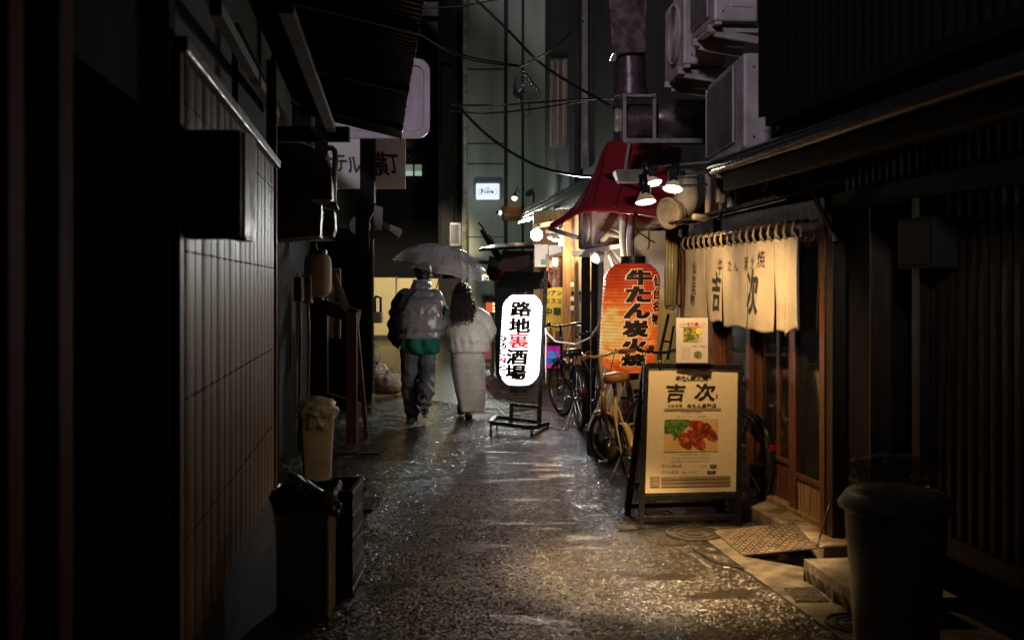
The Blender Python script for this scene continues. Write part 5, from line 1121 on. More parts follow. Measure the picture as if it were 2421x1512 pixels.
# --- overhead cables
def cable(pts, r, label):
    q = MB(); out = []
    for i in range(len(pts)-1):
        for k in range(8): out.append(pl(pts, (i+k/8)/(len(pts)-1)))
    out.append(pts[-1]); q.tube(out, r, 5); tag(q.build('overhead_cable', M['cable'], smooth=True), label, 'cable', 'cables strung over the alley')
cable([P(955,22,14),P(1100,14,14),P(1235,-14,14)], .016, 'topmost thin cable crossing near the awning tip')
cable([P(985,78,14),P(1060,118,14.5),P(1130,140,15),P(1225,155,15.5)], .014, 'sagging double cable from the awning to the bracket, upper strand')
cable([P(985,76,14),P(1060,122,14.4),P(1130,146,14.9),P(1228,158,15.5)], .012, 'sagging double cable from the awning to the bracket, lower strand')
cable([P(1125,0,12),P(1200,72,12),P(1290,160,12),P(1450,255,11)], .018, 'long cable slanting from the top down to the duct')
cable([P(1060,225,13),P(1150,318,12.5),P(1260,388,12),P(1370,415,11),P(1455,412,9.5),P(1560,392,8.5)], .019, 'thick cable sagging across to the red awning')
cable([P(1062,250,14),P(1200,248,14),P(1330,238,13.5),P(1455,232,12)], .015, 'nearly level cable crossing in front of the pale tower')
cable([P(1062,262,14),P(1150,268,14),P(1260,258,13.6),P(1400,236,13)], .013, 'shallow sagging cable just below the level one')
cable([P(1228,158,15.5),P(1300,120,14),P(1380,50,13)], .013, 'pale shining cable rising from the bracket to the upper right')
t = thing('cable_bracket', 'tangle of cable loops on the wall bracket in the middle distance', 'bracket', P(1232,200,15.5))
q = MB()
for k in range(5):
    c = P(1234+k*3,195+k*6,15.4); q.tube([c+V((.12*math.cos(a)*(1+.2*k),.02*k,.18*math.sin(a)*(1-.1*k))) for a in [i*2*PI/20 for i in range(20)]], .01, 5, closed=True)
q.tube([P(1230,215,15.4),P(1232,255,15.4),P(1242,278,15.4),P(1252,270,15.4),P(1250,240,15.4)], .01, 5); q.build('loops', M['cable'], t, smooth=True)
q = MB(); q.bar(P(1225,220,15.5),P(1255,175,15.5),.03); q.build('arm', M['galv'], t)
# ================================================================ LANTERNS
def lantern_fn(c, half, z0, z1, tilt, rib=0, n=34):
    def rad(f):
        e_ = min(f, 1-f)/.5; r = (1-(1-min(1,e_*3.2))**2.4*.42)
        return half*r*(.97+.03*math.sin(f*PI))
    def fn(a, f, lift=0):
        r = rad(min(1,max(0,f)))+lift
        if rib and lift <= 0: r -= rib*(1-abs(math.sin(f*n*PI)))**2
        return V((c[0]+r*math.sin(a)+tilt*(f-.5), c[1]-r*math.cos(a), z0+(z1-z0)*f))
    return fn, rad
t = thing('standing_lantern', 'glowing white paper lantern on a black wheeled stand with a little roof', 'lantern', (.06,10.35,0))
lc = P(1231,0,10.35); WH = .21; wz0, wz1 = P(0,908,10.35).z, P(0,697,10.35).z
wf, wrad = lantern_fn((lc.x,10.35), WH, wz0, wz1, .045, .006, 26)
M['white_lantern'] = mat('white_lantern', (.75,.7,.72), .6, 0, .05, 4)
def lit(m, ramp, strength, zc):                   # bulb light put into the paper's own emission
    N, L = nodes_of(m); b = N['Principled BSDF']; b.inputs['Emission Strength'].default_value = strength
    return N, L, b
b = M['white_lantern'].node_tree.nodes['Principled BSDF']; b.inputs['Emission Color'].default_value = (1,.9,.97,1); b.inputs['Emission Strength'].default_value = 4
q = MB(); q.grid(lambda u, v: wf(u*2*PI, v), 48, 26*6, wrap=True); q.build('paper', M['white_lantern'], t, smooth=True)
q = MB()
for k in range(8):
    a = k*PI/4+.3; q.tube([wf(a,f/30,.0015) for f in range(31)], .0022, 4)
m_ = mat('seam_green',(.45,.55,.45),.6); b = m_.node_tree.nodes['Principled BSDF']; b.inputs['Emission Color'].default_value = (.75,.9,.78,1); b.inputs['Emission Strength'].default_value = .62; q.build('seam', m_, t)
q = MB()
for k in range(27): q.tube([wf(a*2*PI/40, k/26, -.004) for a in range(40)], .0016, 4, closed=True)
m_ = mat('hoop_pale',(.6,.57,.6),.6); b = m_.node_tree.nodes['Principled BSDF']; b.inputs['Emission Color'].default_value = (1,.9,.97,1); b.inputs['Emission Strength'].default_value = .75; q.build('hoop', m_, t)
for f, z, h_ in ((1,wz1,.085),(0,wz0-.075,.085)):
    r = wrad(f)*.82; cx = lc.x+.045*(f-.5); q = MB(); q.lathe([(r,z-.004),(r,z+h_),(r*.6,z+h_)], Matrix.Translation((cx,10.35,0)), 28); q.build('rim', M['black_metal'], t, smooth=30)
s_ = 10.35/F
def wtext(q, ch, x, y, w_, h_, off=.05, lift=.003, wob=.012):
    f0 = (P(0,y,10.35).z-wz0)/(wz1-wz0); a0 = math.asin(max(-.99,min(.99,((x-1231)*s_)/WH)))
    put(q, ch, a0, f0, w_*s_/WH/math.cos(a0)*1.02, h_*s_/(wz1-wz0), lambda a, b: wf(a,b,lift), off, .05, shear=.03*(wz1-wz0)/WH*.4, wob=wob)
q = MB()
for n_, ch, y in (('upper_lettering','路',729),('upper_lettering','地',767),('lower_lettering','酒',840),('lower_lettering','場',876)):
    wtext(q, ch, 1227-(y-729)*.045, y, 52, 36, .085)
    if ch == '地': q.build(n_, M['ink'], t); q = MB()
q.build('lettering', M['ink'], t); q = MB()
for ch, y in (('ひ',799),('ろ',815),('し',832),('と',866),('こ',884)):
    wtext(q, ch, 1190, y, 15, 15, .14)
    if ch == 'し': q.build('side_lettering', M['ink'], t); q = MB()
q.build('side_lettering', M['ink'], t)
q = MB(); wtext(q,'N',1190,849,14,14,.06)
b = M['red_ink'].node_tree.nodes['Principled BSDF']
M['red_glow'] = mat('red_glow', (.5,.02,.03), .5); b = M['red_glow'].node_tree.nodes['Principled BSDF']; b.inputs['Emission Color'].default_value = (1,.02,.04,1); b.inputs['Emission Strength'].default_value = .6
q.build('red_letter', M['red_glow'], t)
q = MB(); wtext(q,'裏',1224,802,50,36,.04); q.build('red_lettering', M['red_glow'], t)
Y = 10.4
q = MB(); pb = P(1273,1006,10.45); pt = P(1291,640,10.45); q.bar(pb, pt, .045, .045); q.build('pole', M['black_metal'], t)
q = MB(); q.bar(P(1207,1000,10.35),P(1210,954,10.35),.04,.04); q.bar(P(1205,955,10.35),P(1275,962,10.42),.04,.035); q.build('brace', M['black_metal'], t)
q = MB(); L_, Rr, Mid = P(1160,998,10.2), P(1294,1000,10.75), P(1256,1010,10.15); q.bar(L_, Mid, .045,.04); q.bar(Mid, Rr, .045,.04); q.bar(L_+V((.05,.45,.0)), Rr, .04,.04); q.bar(L_, L_+V((.05,.45,0)), .04,.04); q.build('base', M['black_metal'], t)
for p in (L_, L_+V((.05,.45,0)), Mid, Rr):
    q = MB(); q.bar(p, V((p.x,p.y,.07)), .02); T = Matrix.Translation((p.x,p.y-.012,.032)) @ Matrix.Rotation(PI/2,4,'Y'); q.lathe([(.0,-.012),(.03,-.012),(.032,0),(.03,.012),(0,.012)], T, 16); q.build('caster', M['rubber'], t)
a0, a1, b0, b1, c1 = P(1193,643,10.4), P(1287,645,10.5), P(1174,680,10.05), P(1262,684,10.05), P(1302,681,10.75)
d0 = P(1190,681,10.85); q = MB(); q.poly([a0,a1,b1,b0], .01); q.poly([a1,c1,b1], .01); q.poly([a0,d0,c1,a1], .01); q.poly([a0,b0,d0], .01); q.build('roof', M['black_metal'], t, recalc=False)
q = MB(); q.bar(P(1278,665,10.45), V((lc.x+.02,10.35,wz1+.1)), .025); q.build('arm', M['black_metal'], t)
q = MB(); q.tube([P(1289,776,10.4),P(1293,786,10.3),P(1313,806,10.2),P(1360,814,9.8),P(1395,798,9.3),P(1412,772,8.9),P(1420,750,8.7)], .009, 6); q.tube([P(1289,776,10.4),P(1291,800,10.4),P(1290,860,10.4),P(1291,905,10.42)], .008, 6)
tag(q.build('power_cable', M['white_paint'], smooth=True), 'white power cord drooping between the two big lanterns', 'cord')
# --- the big red lantern
t = thing('red_lantern', 'big glowing orange red paper lantern with thick black letters', 'lantern', (1.06,8.95,.75)); YR = 8.95
rc = P(1488,0,YR); RH = 68*YR/F; rz0, rz1 = P(0,879,YR).z, P(0,623,YR).z
rf, rrad = lantern_fn((rc.x,YR), RH, rz0, rz1, .055, .008, 32)
def red_paper():
    m = bpy.data.materials.new('red_paper'); m.use_nodes = True; N, L = nodes_of(m); b = N['Principled BSDF']; b.inputs['Roughness'].default_value = .5
    g = N.new('ShaderNodeNewGeometry'); s = N.new('ShaderNodeSeparateXYZ'); L.new(g.outputs['Position'], s.inputs[0])
    # bulb glow, low and left inside, painted into the emission colour by distance
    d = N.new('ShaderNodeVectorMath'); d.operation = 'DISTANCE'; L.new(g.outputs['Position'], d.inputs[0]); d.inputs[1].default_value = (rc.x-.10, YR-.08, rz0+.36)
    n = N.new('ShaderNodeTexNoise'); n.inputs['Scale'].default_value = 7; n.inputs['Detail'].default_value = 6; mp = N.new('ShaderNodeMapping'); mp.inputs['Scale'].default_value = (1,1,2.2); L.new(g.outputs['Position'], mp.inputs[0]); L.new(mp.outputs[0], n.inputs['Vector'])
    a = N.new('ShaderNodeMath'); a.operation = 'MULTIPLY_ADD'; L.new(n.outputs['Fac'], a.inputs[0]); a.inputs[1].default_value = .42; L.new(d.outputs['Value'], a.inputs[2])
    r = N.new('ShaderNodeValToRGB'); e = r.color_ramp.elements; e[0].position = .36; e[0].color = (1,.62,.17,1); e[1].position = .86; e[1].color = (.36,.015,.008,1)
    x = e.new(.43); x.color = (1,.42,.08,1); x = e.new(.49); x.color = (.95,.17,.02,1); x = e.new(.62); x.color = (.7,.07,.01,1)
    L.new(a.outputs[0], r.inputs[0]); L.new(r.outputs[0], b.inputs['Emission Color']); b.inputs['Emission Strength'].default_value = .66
    w_ = N.new('ShaderNodeTexWave'); w_.bands_direction = 'Z'; w_.inputs['Scale'].default_value = 1
    b.inputs['Base Color'].default_value = (.22,.03,.01,1); return m
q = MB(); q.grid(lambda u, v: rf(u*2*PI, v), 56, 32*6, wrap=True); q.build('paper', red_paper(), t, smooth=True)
q = MB()
for k in range(32): q.tube([rf(a*2*PI/40, k/32, .0) for a in range(40)], .003, 4, closed=True)
q.build('hoop', mat('hoop_dark',(.12,.02,.01),.6), t)
for f, z, h_, k in ((1,rz1-.01,.075,.78),(0,rz0-.06,.06,.75)):
    r = rrad(f)*k; cx = rc.x+.055*(f-.5); q = MB(); q.lathe([(r*.9,z-.004),(r,z),(r,z+h_),(r*.7,z+h_)], Matrix.Translation((cx,YR,0)), 32); q.build('rim', M['black_metal'], t, smooth=30)
q = MB(); q.tube([V((rc.x+.03,YR,rz1+.05)),P(1497,560,9.0),P(1499,500,9.05)], .008, 6); q.build('hanger', M['black_metal'], t)
s_ = YR/F
def rtext(q, ch, x, y, w_, h_, off, lift, k=1.0):
    f0 = (P(0,y,YR).z-rz0)/(rz1-rz0); a0 = math.asin(max(-.985,min(.985,((x-1488-(f0-.5)*14)*s_)/RH)))
    put(q, ch, a0, f0, w_*s_/RH/math.cos(a0)*k, h_*s_/(rz1-rz0)*k, lambda a, b: rf(a,b,lift), off, .05, shear=.0)
LT = (('牛',1505,656,64,37),('た',1502,695,62,38),('ん',1499,733,63,36),('炭',1495,774,62,40),('火',1492,813,62,35),('焼',1490,846,60,30))
RT = (('仙',1546,664,17,27),('台',1545,694,17,26),('名',1543,723,17,25),('物',1541,752,17,28))
q = MB()
for ch, x, y, w_, h_ in LT: rtext(q, ch, x, y, w_, h_, .14, .003, 1.13)
for ch, x, y, w_, h_ in RT: rtext(q, ch, x, y, w_, h_, .14, .003, 1.12)
m_ = mat('letter_edge', (.6,.4,.22), .6); b = m_.node_tree.nodes['Principled BSDF']; b.inputs['Emission Color'].default_value = (1,.5,.2,1); b.inputs['Emission Strength'].default_value = .6
q.build('letter_outline', m_, t)
q = MB()
for ch, x, y, w_, h_ in LT: rtext(q, ch, x, y, w_, h_, .13, .006)
for ch, x, y, w_, h_ in RT: rtext(q, ch, x, y, w_, h_, .1, .006)
q.build('lettering', mat('lantern_ink', (.03,.022,.015), .6), t)
# ================================================================ MENU BOARD
t = thing('menu_board', 'black framed standing menu board with a large lit cream poster', 'sign board', (1.1,6.3,0))
BL, BR_, TL, TR = V((.804,6.2,0)), V((1.425,6.28,0)), P(1527,858,6.38), P(1750,862,6.44)
q = MB(); q.bar(BL,TL,.035,.03); q.bar(BR_,TR,.035,.03)
def ed(f): return BL.lerp(TL,f), BR_.lerp(TR,f)
for f, w_ in ((.985,.035),(.185,.035),(.06,.03)): a, b = ed(f); q.bar(a,b,.03,w_)
q.build('front_frame', M['black_metal'], t, bevel=.004)
bl, br = V((.765,6.6,0)), V((1.40,6.68,0))
q = MB(); q.bar(bl,TL+V((0,.035,0)),.035,.03); q.bar(br,TR+V((0,.035,0)),.035,.03)
for f in (.06,.2): q.bar(bl.lerp(TL+V((0,.035,0)),f),br.lerp(TR+V((0,.035,0)),f),.03,.03)
q.build('rear_frame', M['black_metal'], t, bevel=.004)
q = MB(); a = bl.lerp(TL,.22); b = br.lerp(TR,.22); c_ = TR.lerp(br,.06); d_ = TL.lerp(bl,.06); o_ = V((0,.035,0)); q.poly([a+o_,b+o_,c_+o_,d_+o_], .008); q.build('rear_panel', M['white_paint'], t)
for p in (BL,BR_,bl,br):
    q = MB(); q.box(p+V((0,0,.012)),(.042,.04,.024)); q.build('foot', M['rubber'], t)
e0, e1 = ed(.2); f0, f1 = ed(.97); ux = (e1-e0).normalized(); uy = ((f0+f1)/2-(e0+e1)/2).normalized(); nn = ux.cross(uy).normalized(); mid = (e0+e1+f0+f1)/4
HW, HH = (e1-e0).length/2-.018, ((f0+f1)/2-(e0+e1)/2).length/2-.012
q = MB(); q.poly([mid-ux*HW-uy*HH+nn*.004, mid+ux*HW-uy*HH+nn*.004, mid+ux*HW+uy*HH+nn*.004, mid-ux*HW+uy*HH+nn*.004], .006)
M['poster_paper'] = mat('poster_paper', (.66,.56,.38), .4, 0, .1, 110, .03, 200); q.build('poster', M['poster_paper'], t, recalc=False)
# poster px: the sheet spans x 1531..1738, y 866..1178 of the picture
sx, sy = 2*HW/207, 2*HH/312
def bp(x, y): return (x-1634.5)*sx, -(y-1022)*sy
bfn = plane_fn(mid, ux, uy, .006)
q = MB()
for ch, x in zip('牛たん炭火焼', (1600,1612,1622,1634,1648,1662)): X_, Y_ = bp(x,886); put(q, ch, X_, Y_, (14 if ord(ch) > 0x4000 else 10)*sx, 15*sy, bfn, .02, shear=.15, wob=.05)
for ch, x, w_, h_ in (('吉',1594,44,46),('次',1662,48,46)): X_, Y_ = bp(x,922); put(q, ch, X_, Y_, w_*sx, h_*sy, bfn, .04, shear=.1, wob=.06, wscale=5)
X_, Y_ = bp(1593,957); line(q,'仙台名物',X_,Y_,9.5*sy,bfn,.01); X_, Y_ = bp(1655,958); line(q,'牛たん専門店',X_,Y_,12.5*sy,bfn,.02)
q.build('lettering', M['ink'], t)
q = MB()
for txt, x, y, h_, al in (('岩手県産ナラ炭使用',1632,974,6,'c'),('名物・テールスープ・南蛮味噌',1632,985,5.5,'c'),('牛たん炭火焼',1566,1110,8.5,'l'),('牛たん定食',1566,1125,8.5,'l'),('（麦飯・スープ付）',1610,1127,4.5,'l'),('一人前',1654,1112,5,'l'),('〜',1700,1112,4,'l'),('〜',1700,1127,4,'l')):
    X_, Y_ = bp(x,y); line(q, txt, X_, Y_, h_*sy, bfn, .005, align=al)
for i, y in enumerate((1081,1090,1099)): X_, Y_ = bp(1632,y); line(q, ('じっくり焼いた厚切りの旨み、香ばしさ','一枚一枚、手仕込みで味付けし熟成させ','炭火で焼き上げた本場の味を召し上がれ')[i], X_, Y_, 5.6*sy, bfn, .0, 1.02)
q.build('small_lettering', mat('brown_ink',(.16,.11,.06),.6), t)
q = MB()
def brect(x0, y0, x1, y1, lift=.007):
    f_ = plane_fn(mid,ux,uy,lift); pts = [bp(x0,y1),bp(x1,y1),bp(x1,y0),bp(x0,y0)]; q.poly([f_(*p) for p in pts])
brect(1677,1109,1692,1116); brect(1671,1124,1690,1131); q.build('price_block', M['ink'], t, recalc=False)
q = MB(); 
for txt, x, y in (('1800',1684,1112.5),('2200',1680,1127.5)): X_, Y_ = bp(x,y); line(q, txt, X_, Y_, 4.6*sy, plane_fn(mid,ux,uy,.009), .0)
q.build('price_lettering', M['poster_paper'], t)
q = MB(); brect(1569,964,1700,970); q.build('rule_bar', mat('rule_tan',(.26,.19,.11),.6), t, recalc=False); q = MB()
brect(1541,1137,1563,1163); q.build('hours_heading', mat('bar_tan',(.26,.19,.11),.6), t, recalc=False); q = MB()
for y in (1138,1147,1156): brect(1566,y,1724,y+7.5)
q.build('hours_bar', bpy.data.materials['bar_tan'], t, recalc=False)
q = MB(); f9 = plane_fn(mid,ux,uy,.0085)
for i, txt in enumerate(('月曜日〜土曜日 十一時半〜十四時 十七時〜二十三時','日曜・祝日 十一時半〜十五時 十六時〜二十一時','定休日 水曜日（祝日の場合は営業いたします）')): X_, Y_ = bp(1645,1142+i*9); line(q, txt, X_, Y_, 4.8*sy, f9, .0, 1.0)
X_, Y_ = bp(1552,1144); line(q,'営業',X_,Y_,6.5*sy,f9); X_, Y_ = bp(1552,1155); line(q,'時間',X_,Y_,6.5*sy,f9); q.build('hours_lettering', M['poster_paper'], t)
q = MB(); brect(1687,928,1691,938); q.build('seal', M['red_ink'], t, recalc=False)
def food_mat(name, stops, scale, dist=0):
    m = bpy.data.materials.new(name); m.use_nodes = True; N, L = nodes_of(m); b = N['Principled BSDF']; g = N.new('ShaderNodeNewGeometry')
    n = N.new('ShaderNodeTexNoise'); n.inputs['Scale'].default_value = scale; n.inputs['Detail'].default_value = 4; n.inputs['Distortion'].default_value = dist; L.new(g.outputs['Position'], n.inputs['Vector'])
    r = N.new('ShaderNodeValToRGB'); e = r.color_ramp.elements; e[0].position, e[0].color = stops[0]; e[1].position, e[1].color = stops[-1]
    for p, c in stops[1:-1]: x = e.new(p); x.color = c
    L.new(n.outputs['Fac'], r.inputs[0]); L.new(r.outputs[0], b.inputs['Base Color']); b.inputs['Roughness'].default_value = .45; return m
# the printed photograph: plate, salad leaves, slices of grilled meat (flat, printed)
q = MB(); brect(1570,992,1694,1075,.0065); pic = q.build('food_picture', mat('plate_print',(.62,.38,.15),.45,0,.12,8), t, recalc=False)
def blob(pts, lift, name, m, n=60, jag=.0):
    f_ = plane_fn(mid,ux,uy,lift); cx = sum(p[0] for p in pts)/len(pts); cy = sum(p[1] for p in pts)/len(pts); q = MB(); out = []
    for i in range(n):
        P_ = [V((a,b,0)) for a,b in pts]; u = i/n*len(P_); k = int(u); f = u-k; g_ = [P_[(k+j-1) % len(P_)] for j in range(4)]
        v = .5*((2*g_[1])+(g_[2]-g_[0])*f+(2*g_[0]-5*g_[1]+4*g_[2]-g_[3])*f*f+(3*g_[1]-g_[0]-3*g_[2]+g_[3])*f**3)
        r = 1+jag*nz((i*.9,cx,0),1.0,3); v = V((cx,cy,0))+(v-V((cx,cy,0)))*r; v.x = min(1694,max(1570,v.x)); v.y = min(1075,max(992,v.y)); out.append(f_(*bp(v.x,v.y)))
    c = q.bm.verts.new(f_(*bp(cx,cy))); vs = [q.bm.verts.new(p) for p in out]
    for i in range(n): q.bm.faces.new([c, vs[(i+1) % n], vs[i]])
    q.build(name, m, pic)
meat = food_mat('meat_print', [(.3,(.04,.008,.004,1)),(.46,(.22,.03,.008,1)),(.6,(.4,.075,.018,1)),(.74,(.62,.3,.13,1))], 34, .9)
blob([(1570,992),(1626,992),(1628,1005),(1616,1020),(1606,1030),(1594,1046),(1588,1030),(1574,1028),(1570,1024)], .0072, 'salad', food_mat('leaf_print',[(.35,(.012,.04,.008,1)),(.5,(.06,.14,.02,1)),(.65,(.22,.3,.06,1))],60,1.2), 90, .22)
for i, pts in enumerate((((1628,998),(1650,996),(1664,1004),(1660,1014),(1630,1014)), ((1660,1004),(1676,1008),(1692,1034),(1690,1048),(1672,1044),(1656,1024)), ((1626,1020),(1656,1014),(1668,1034),(1650,1042),(1626,1034)),
             ((1602,1036),(1616,1026),(1630,1040),(1634,1060),(1626,1068),(1608,1058)), ((1630,1036),(1654,1038),(1664,1052),(1662,1070),(1646,1066),(1632,1052)))): blob(pts, .0076+i*.0004, 'meat_slice', meat, 60, .17)
# leaflet clipped on top
t = thing('menu_leaflet', 'white menu leaflet with food photos clipped on top of the menu board', 'leaflet', P(1636,858,6.36)); Y = 6.35
a, b = P(1598,857,Y), P(1673,751,Y); q = MB(); q.box(((a.x+b.x)/2,Y,(a.z+b.z)/2),(b.x-a.x,.003,b.z-a.z)); q.build('sheet', mat('leaflet_paper',(.6,.55,.5),.4,0,.04,20), t)
fn = plane_fn(V((P(1635,0,Y).x,Y-.0018,0)),(1,0,0),(0,0,1),.001); k = Y/F
def ly(y): return P(0,y,Y).z
q = MB(); line(q,'せり鍋',1*k,ly(765),9*k,fn,.02); q.poly([fn(-29*k,ly(772.6)),fn(29*k,ly(772.6)),fn(29*k,ly(771.8)),fn(-29*k,ly(771.8))]); q.build('red_lettering', M['red_ink'], t)
q = MB(); line(q,'仙台名物',-22*k,ly(766),4*k,fn); line(q,'のご案内',24*k,ly(766),4*k,fn); line(q,'温麺入り雑炊',16*k,ly(818),5*k,fn)
for i in range(5): line(q,'・'+'せり追加鶏肉'[i:i+3],-22*k,ly(822+i*6),3.4*k,fn); line(q,'三百円',-8*k,ly(822+i*6),3.2*k,fn)
for i in range(3): line(q,'九月より春まで',17*k,ly(796+i*5),2.6*k,fn)
q.build('lettering', mat('grey_ink',(.2,.17,.15),.6), t)
q = MB(); q.poly([fn(-20*k,ly(808)),fn(16*k,ly(808)),fn(16*k,ly(774)),fn(-20*k,ly(774))]); o = q.build('food_picture', food_mat('hotpot_print',[(.3,(.25,.02,.015,1)),(.45,(.05,.14,.02,1)),(.58,(.4,.36,.1,1)),(.7,(.6,.5,.35,1))],34,1), t, recalc=False)
for x, y, r, m_ in ((17,782,8,mat('badge',(.65,.5,.08),.5)),(14,838,10,food_mat('soup_print',[(.3,(.03,.05,.02,1)),(.5,(.2,.22,.05,1)),(.7,(.4,.35,.12,1))],50))):
    q = MB(); q.poly([fn(x*k+r*k*math.cos(i*PI/16), ly(y)+r*k*(.85 if r == 10 else 1)*math.sin(i*PI/16))+V((0,-.0006,0)) for i in range(32)]); q.build('badge' if r == 8 else 'soup_picture', m_, t, recalc=False)
# ================================================================ BICYCLES
M['cream_paint'] = mat('cream_paint', (.5,.36,.17), .28, 0, .15, 8, wet=.4); M['tan_leather'] = mat('tan_leather', (.3,.13,.05), .4, 0, .25, 20, .15, 80); M['bike_black'] = mat('bike_black', (.012,.012,.013), .2, 0, .2, 8, wet=.5)
def bicycle(name, label, rear, front, R, lean, steer, fm, sm, gm, seat_h, bar_h, step=True, fat=.02, bw_=.52, basket=False, group='bicycles parked by the shops', wide=.016):
    rear, front = V(rear), V(front); d = front-rear; WB = d.length; yaw = math.atan2(d.y,d.x)
    t = bpy.data.objects.new(name, None); C.objects.link(t); rot = Euler((lean,0,yaw)); t.location = rear; t.rotation_euler = rot; MATW[t.name] = Matrix.Translation(rear) @ rot.to_matrix().to_4x4(); tag(t, label, 'bicycle', group)
    B = dict(parent=t, world=False)
    hd = V((WB-.10, 0, R+.42 if R < .25 else R+.38)); hb = V((WB-.055,0,R+.2)); bbk = V((WB*.42,0,R*.9 if R > .25 else R+.03)); st = V((WB*.42-.14,0,seat_h-.1))
    Ms = Matrix.Translation((WB,0,R)) @ Matrix.Rotation(steer,4,'Z') @ Matrix.Translation((-WB,0,-R))
    def wheel(c, Mx):
        e = bpy.data.objects.new('wheel', None); C.objects.link(e); e.parent = t; MATW[e.name] = MATW[t.name].copy()
        T = Mx @ Matrix.Translation(c) @ Matrix.Rotation(PI/2,4,'X'); K = dict(parent=e, world=False)
        q = MB(); q.tube([T @ V((( R-wide)*math.cos(a),(R-wide)*math.sin(a),0)) for a in [i*2*PI/48 for i in range(48)]], wide, 10, closed=True); q.build('tyre', M['rubber'], smooth=True, **K)
        q = MB(); q.tube([T @ V(((R-wide*2.2)*math.cos(a),(R-wide*2.2)*math.sin(a),0)) for a in [i*2*PI/48 for i in range(48)]], .009, 6, closed=True); q.build('rim', M['chrome'], smooth=True, **K)
        q = MB()
        for i in range(28):
            a = i*2*PI/28; s = .03*(1 if i % 2 else -1); q.tube([T @ V((.018*math.cos(a+.9),.018*math.sin(a+.9),s)), T @ V(((R-wide*2)*math.cos(a),(R-wide*2)*math.sin(a),0))], .0012, 3)
        q.build('spokes', M['chrome'], **K)
        q = MB(); q.tube([T @ V((0,0,-.05)), T @ V((0,0,.05))], .018, 10); q.build('hub', M['chrome'], smooth=True, **K)
    wheel((0,0,R), Matrix()); wheel((WB,0,R), Ms)
    q = MB()
    if step:
        q.tube([hb, hb.lerp(bbk,.35)+V((0,0,-.04)), hb.lerp(bbk,.7)+V((0,0,-.03)), bbk], fat*1.25, 10)
    else:
        q.tube([hd.lerp(hb,.8),bbk],fat,10); q.tube([hd.lerp(hb,.2),bbk.lerp(st,.75)],fat*.9,10)
    q.tube([bbk, bbk.lerp(st,.8)], fat*.9, 10); q.tube([hb, hd], fat*1.1, 10)
    for s in (-.045,.045): q.tube([V((0,s,R)), V((.03,s*.8,R+.01)), bbk+V((-.04,s*.5,0))], fat*.5, 6); q.tube([V((0,s,R)), bbk.lerp(st,.62)+V((0,s*.4,0))], fat*.45, 6)
    q.build('frame', fm, smooth=True, **B)
    q = MB()
    for s in (-.05,.05): q.tube([Ms @ V((WB,s,R)), Ms @ V((WB-.02,s,R*2+.0)), Ms @ V((WB-.05,s*.4,R*2+.04)), hb], fat*.6, 8)
    q.build('fork', fm, smooth=True, **B)
    q = MB(); q.tube([bbk.lerp(st,.7), st+V((0,0,.02))], .014, 8); q.build('seat_post', M['chrome'], smooth=True, **B)
    q = MB(); c = st+V((-.02,0,.06))
    def sad(u, v):
        a = u*2*PI; k = .5+.5*math.cos(a)            # nose towards the front
        x = .14*math.cos(a); w_ = .105*(1-k)**.45+.022; y = w_*math.sin(a)/max(.35,abs(math.sin(a)))**.3 if abs(math.sin(a)) > 1e-5 else 0
        f = [(.86,-.045),(1,-.02),(1,.01),(.85,.03),(.5,.036),(0,.036)]; j = min(int(v*5),4); g_ = v*5-j; r = f[j][0]*(1-g_)+f[j+1][0]*g_; z = f[j][1]*(1-g_)+f[j+1][1]*g_
        return c+V((x*r, y*r, z+.012*max(0,-math.cos(a))))
    q.grid(sad, 32, 15, wrap=True); q.build('saddle', sm, smooth=True, **B)
    q = MB()
    for s in (-.04,.04): q.tube([c+V((-.1,s,-.04)),c+V((-.08,s,-.075)),c+V((-.05,s,-.04))],.006,5)
    q.build('saddle_spring', M['chrome'], **B)
    hs = Matrix.Translation(hd) @ Matrix.Rotation(steer,4,'Z'); top = V((-.03,0,bar_h-hd.z))
    e = [hs @ p for p in (V((-.14,-bw_/2,bar_h-hd.z+.02)),V((-.03,-bw_/2+.12,bar_h-hd.z+.02)),V((.0,-.06,bar_h-hd.z)),V((.0,.06,bar_h-hd.z)),V((-.03,bw_/2-.12,bar_h-hd.z+.02)),V((-.14,bw_/2,bar_h-hd.z+.02)))]
    q = MB(); q.tube([hd, hs @ V((-.01,0,bar_h-hd.z))], fat*.75, 10); q.tube(e, .012, 8); q.build('handlebar', fm if fm is not M['bike_black'] else M['bike_black'], smooth=True, **B)
    for a, b in ((e[0],e[1]),(e[5],e[4])):
        q = MB(); q.tube([a,a.lerp(b,.85)], .018, 10); q.build('grip', gm, smooth=True, **B)
        q = MB(); q.tube([a.lerp(b,.95), a.lerp(b,.8)+V((.05,0,-.02)), a.lerp(b,.2)+V((.05,0,-.03))], .005, 5); q.build('brake_lever', M['chrome'], **B)
    q = MB(); q.ball(e[4].lerp(e[3],.25)+V((0,0,.025)), .024, 2, (1,1,.8)); q.build('bell', M['bike_black'], smooth=True, **B)
    for c0, Mx, a0, a1 in ((V((0,0,R)),Matrix(),.15*PI,1.22*PI),(V((WB,0,R)),Ms,.3*PI,1.02*PI)):
        q = MB(); rr = R+.02
        q.grid(lambda u, v: Mx @ (c0+V(((rr+.012*(1-(2*v-1)**2))*math.cos(a0+(a1-a0)*u), (v-.5)*wide*3.4, (rr+.012*(1-(2*v-1)**2))*math.sin(a0+(a1-a0)*u)))), 24, 6); q.build('mudguard', fm, smooth=True, solid=.002, **B)
    q = MB(); p = V(((-R-.03)*math.cos(.32),0,R+(R+.03)*math.sin(.32))); q.box(p,(.012,.045,.045)); q.build('reflector', mat('reflector_red',(.4,.01,.02),.15) if 'reflector_red' not in bpy.data.materials else bpy.data.materials['reflector_red'], bevel=.004, **B)
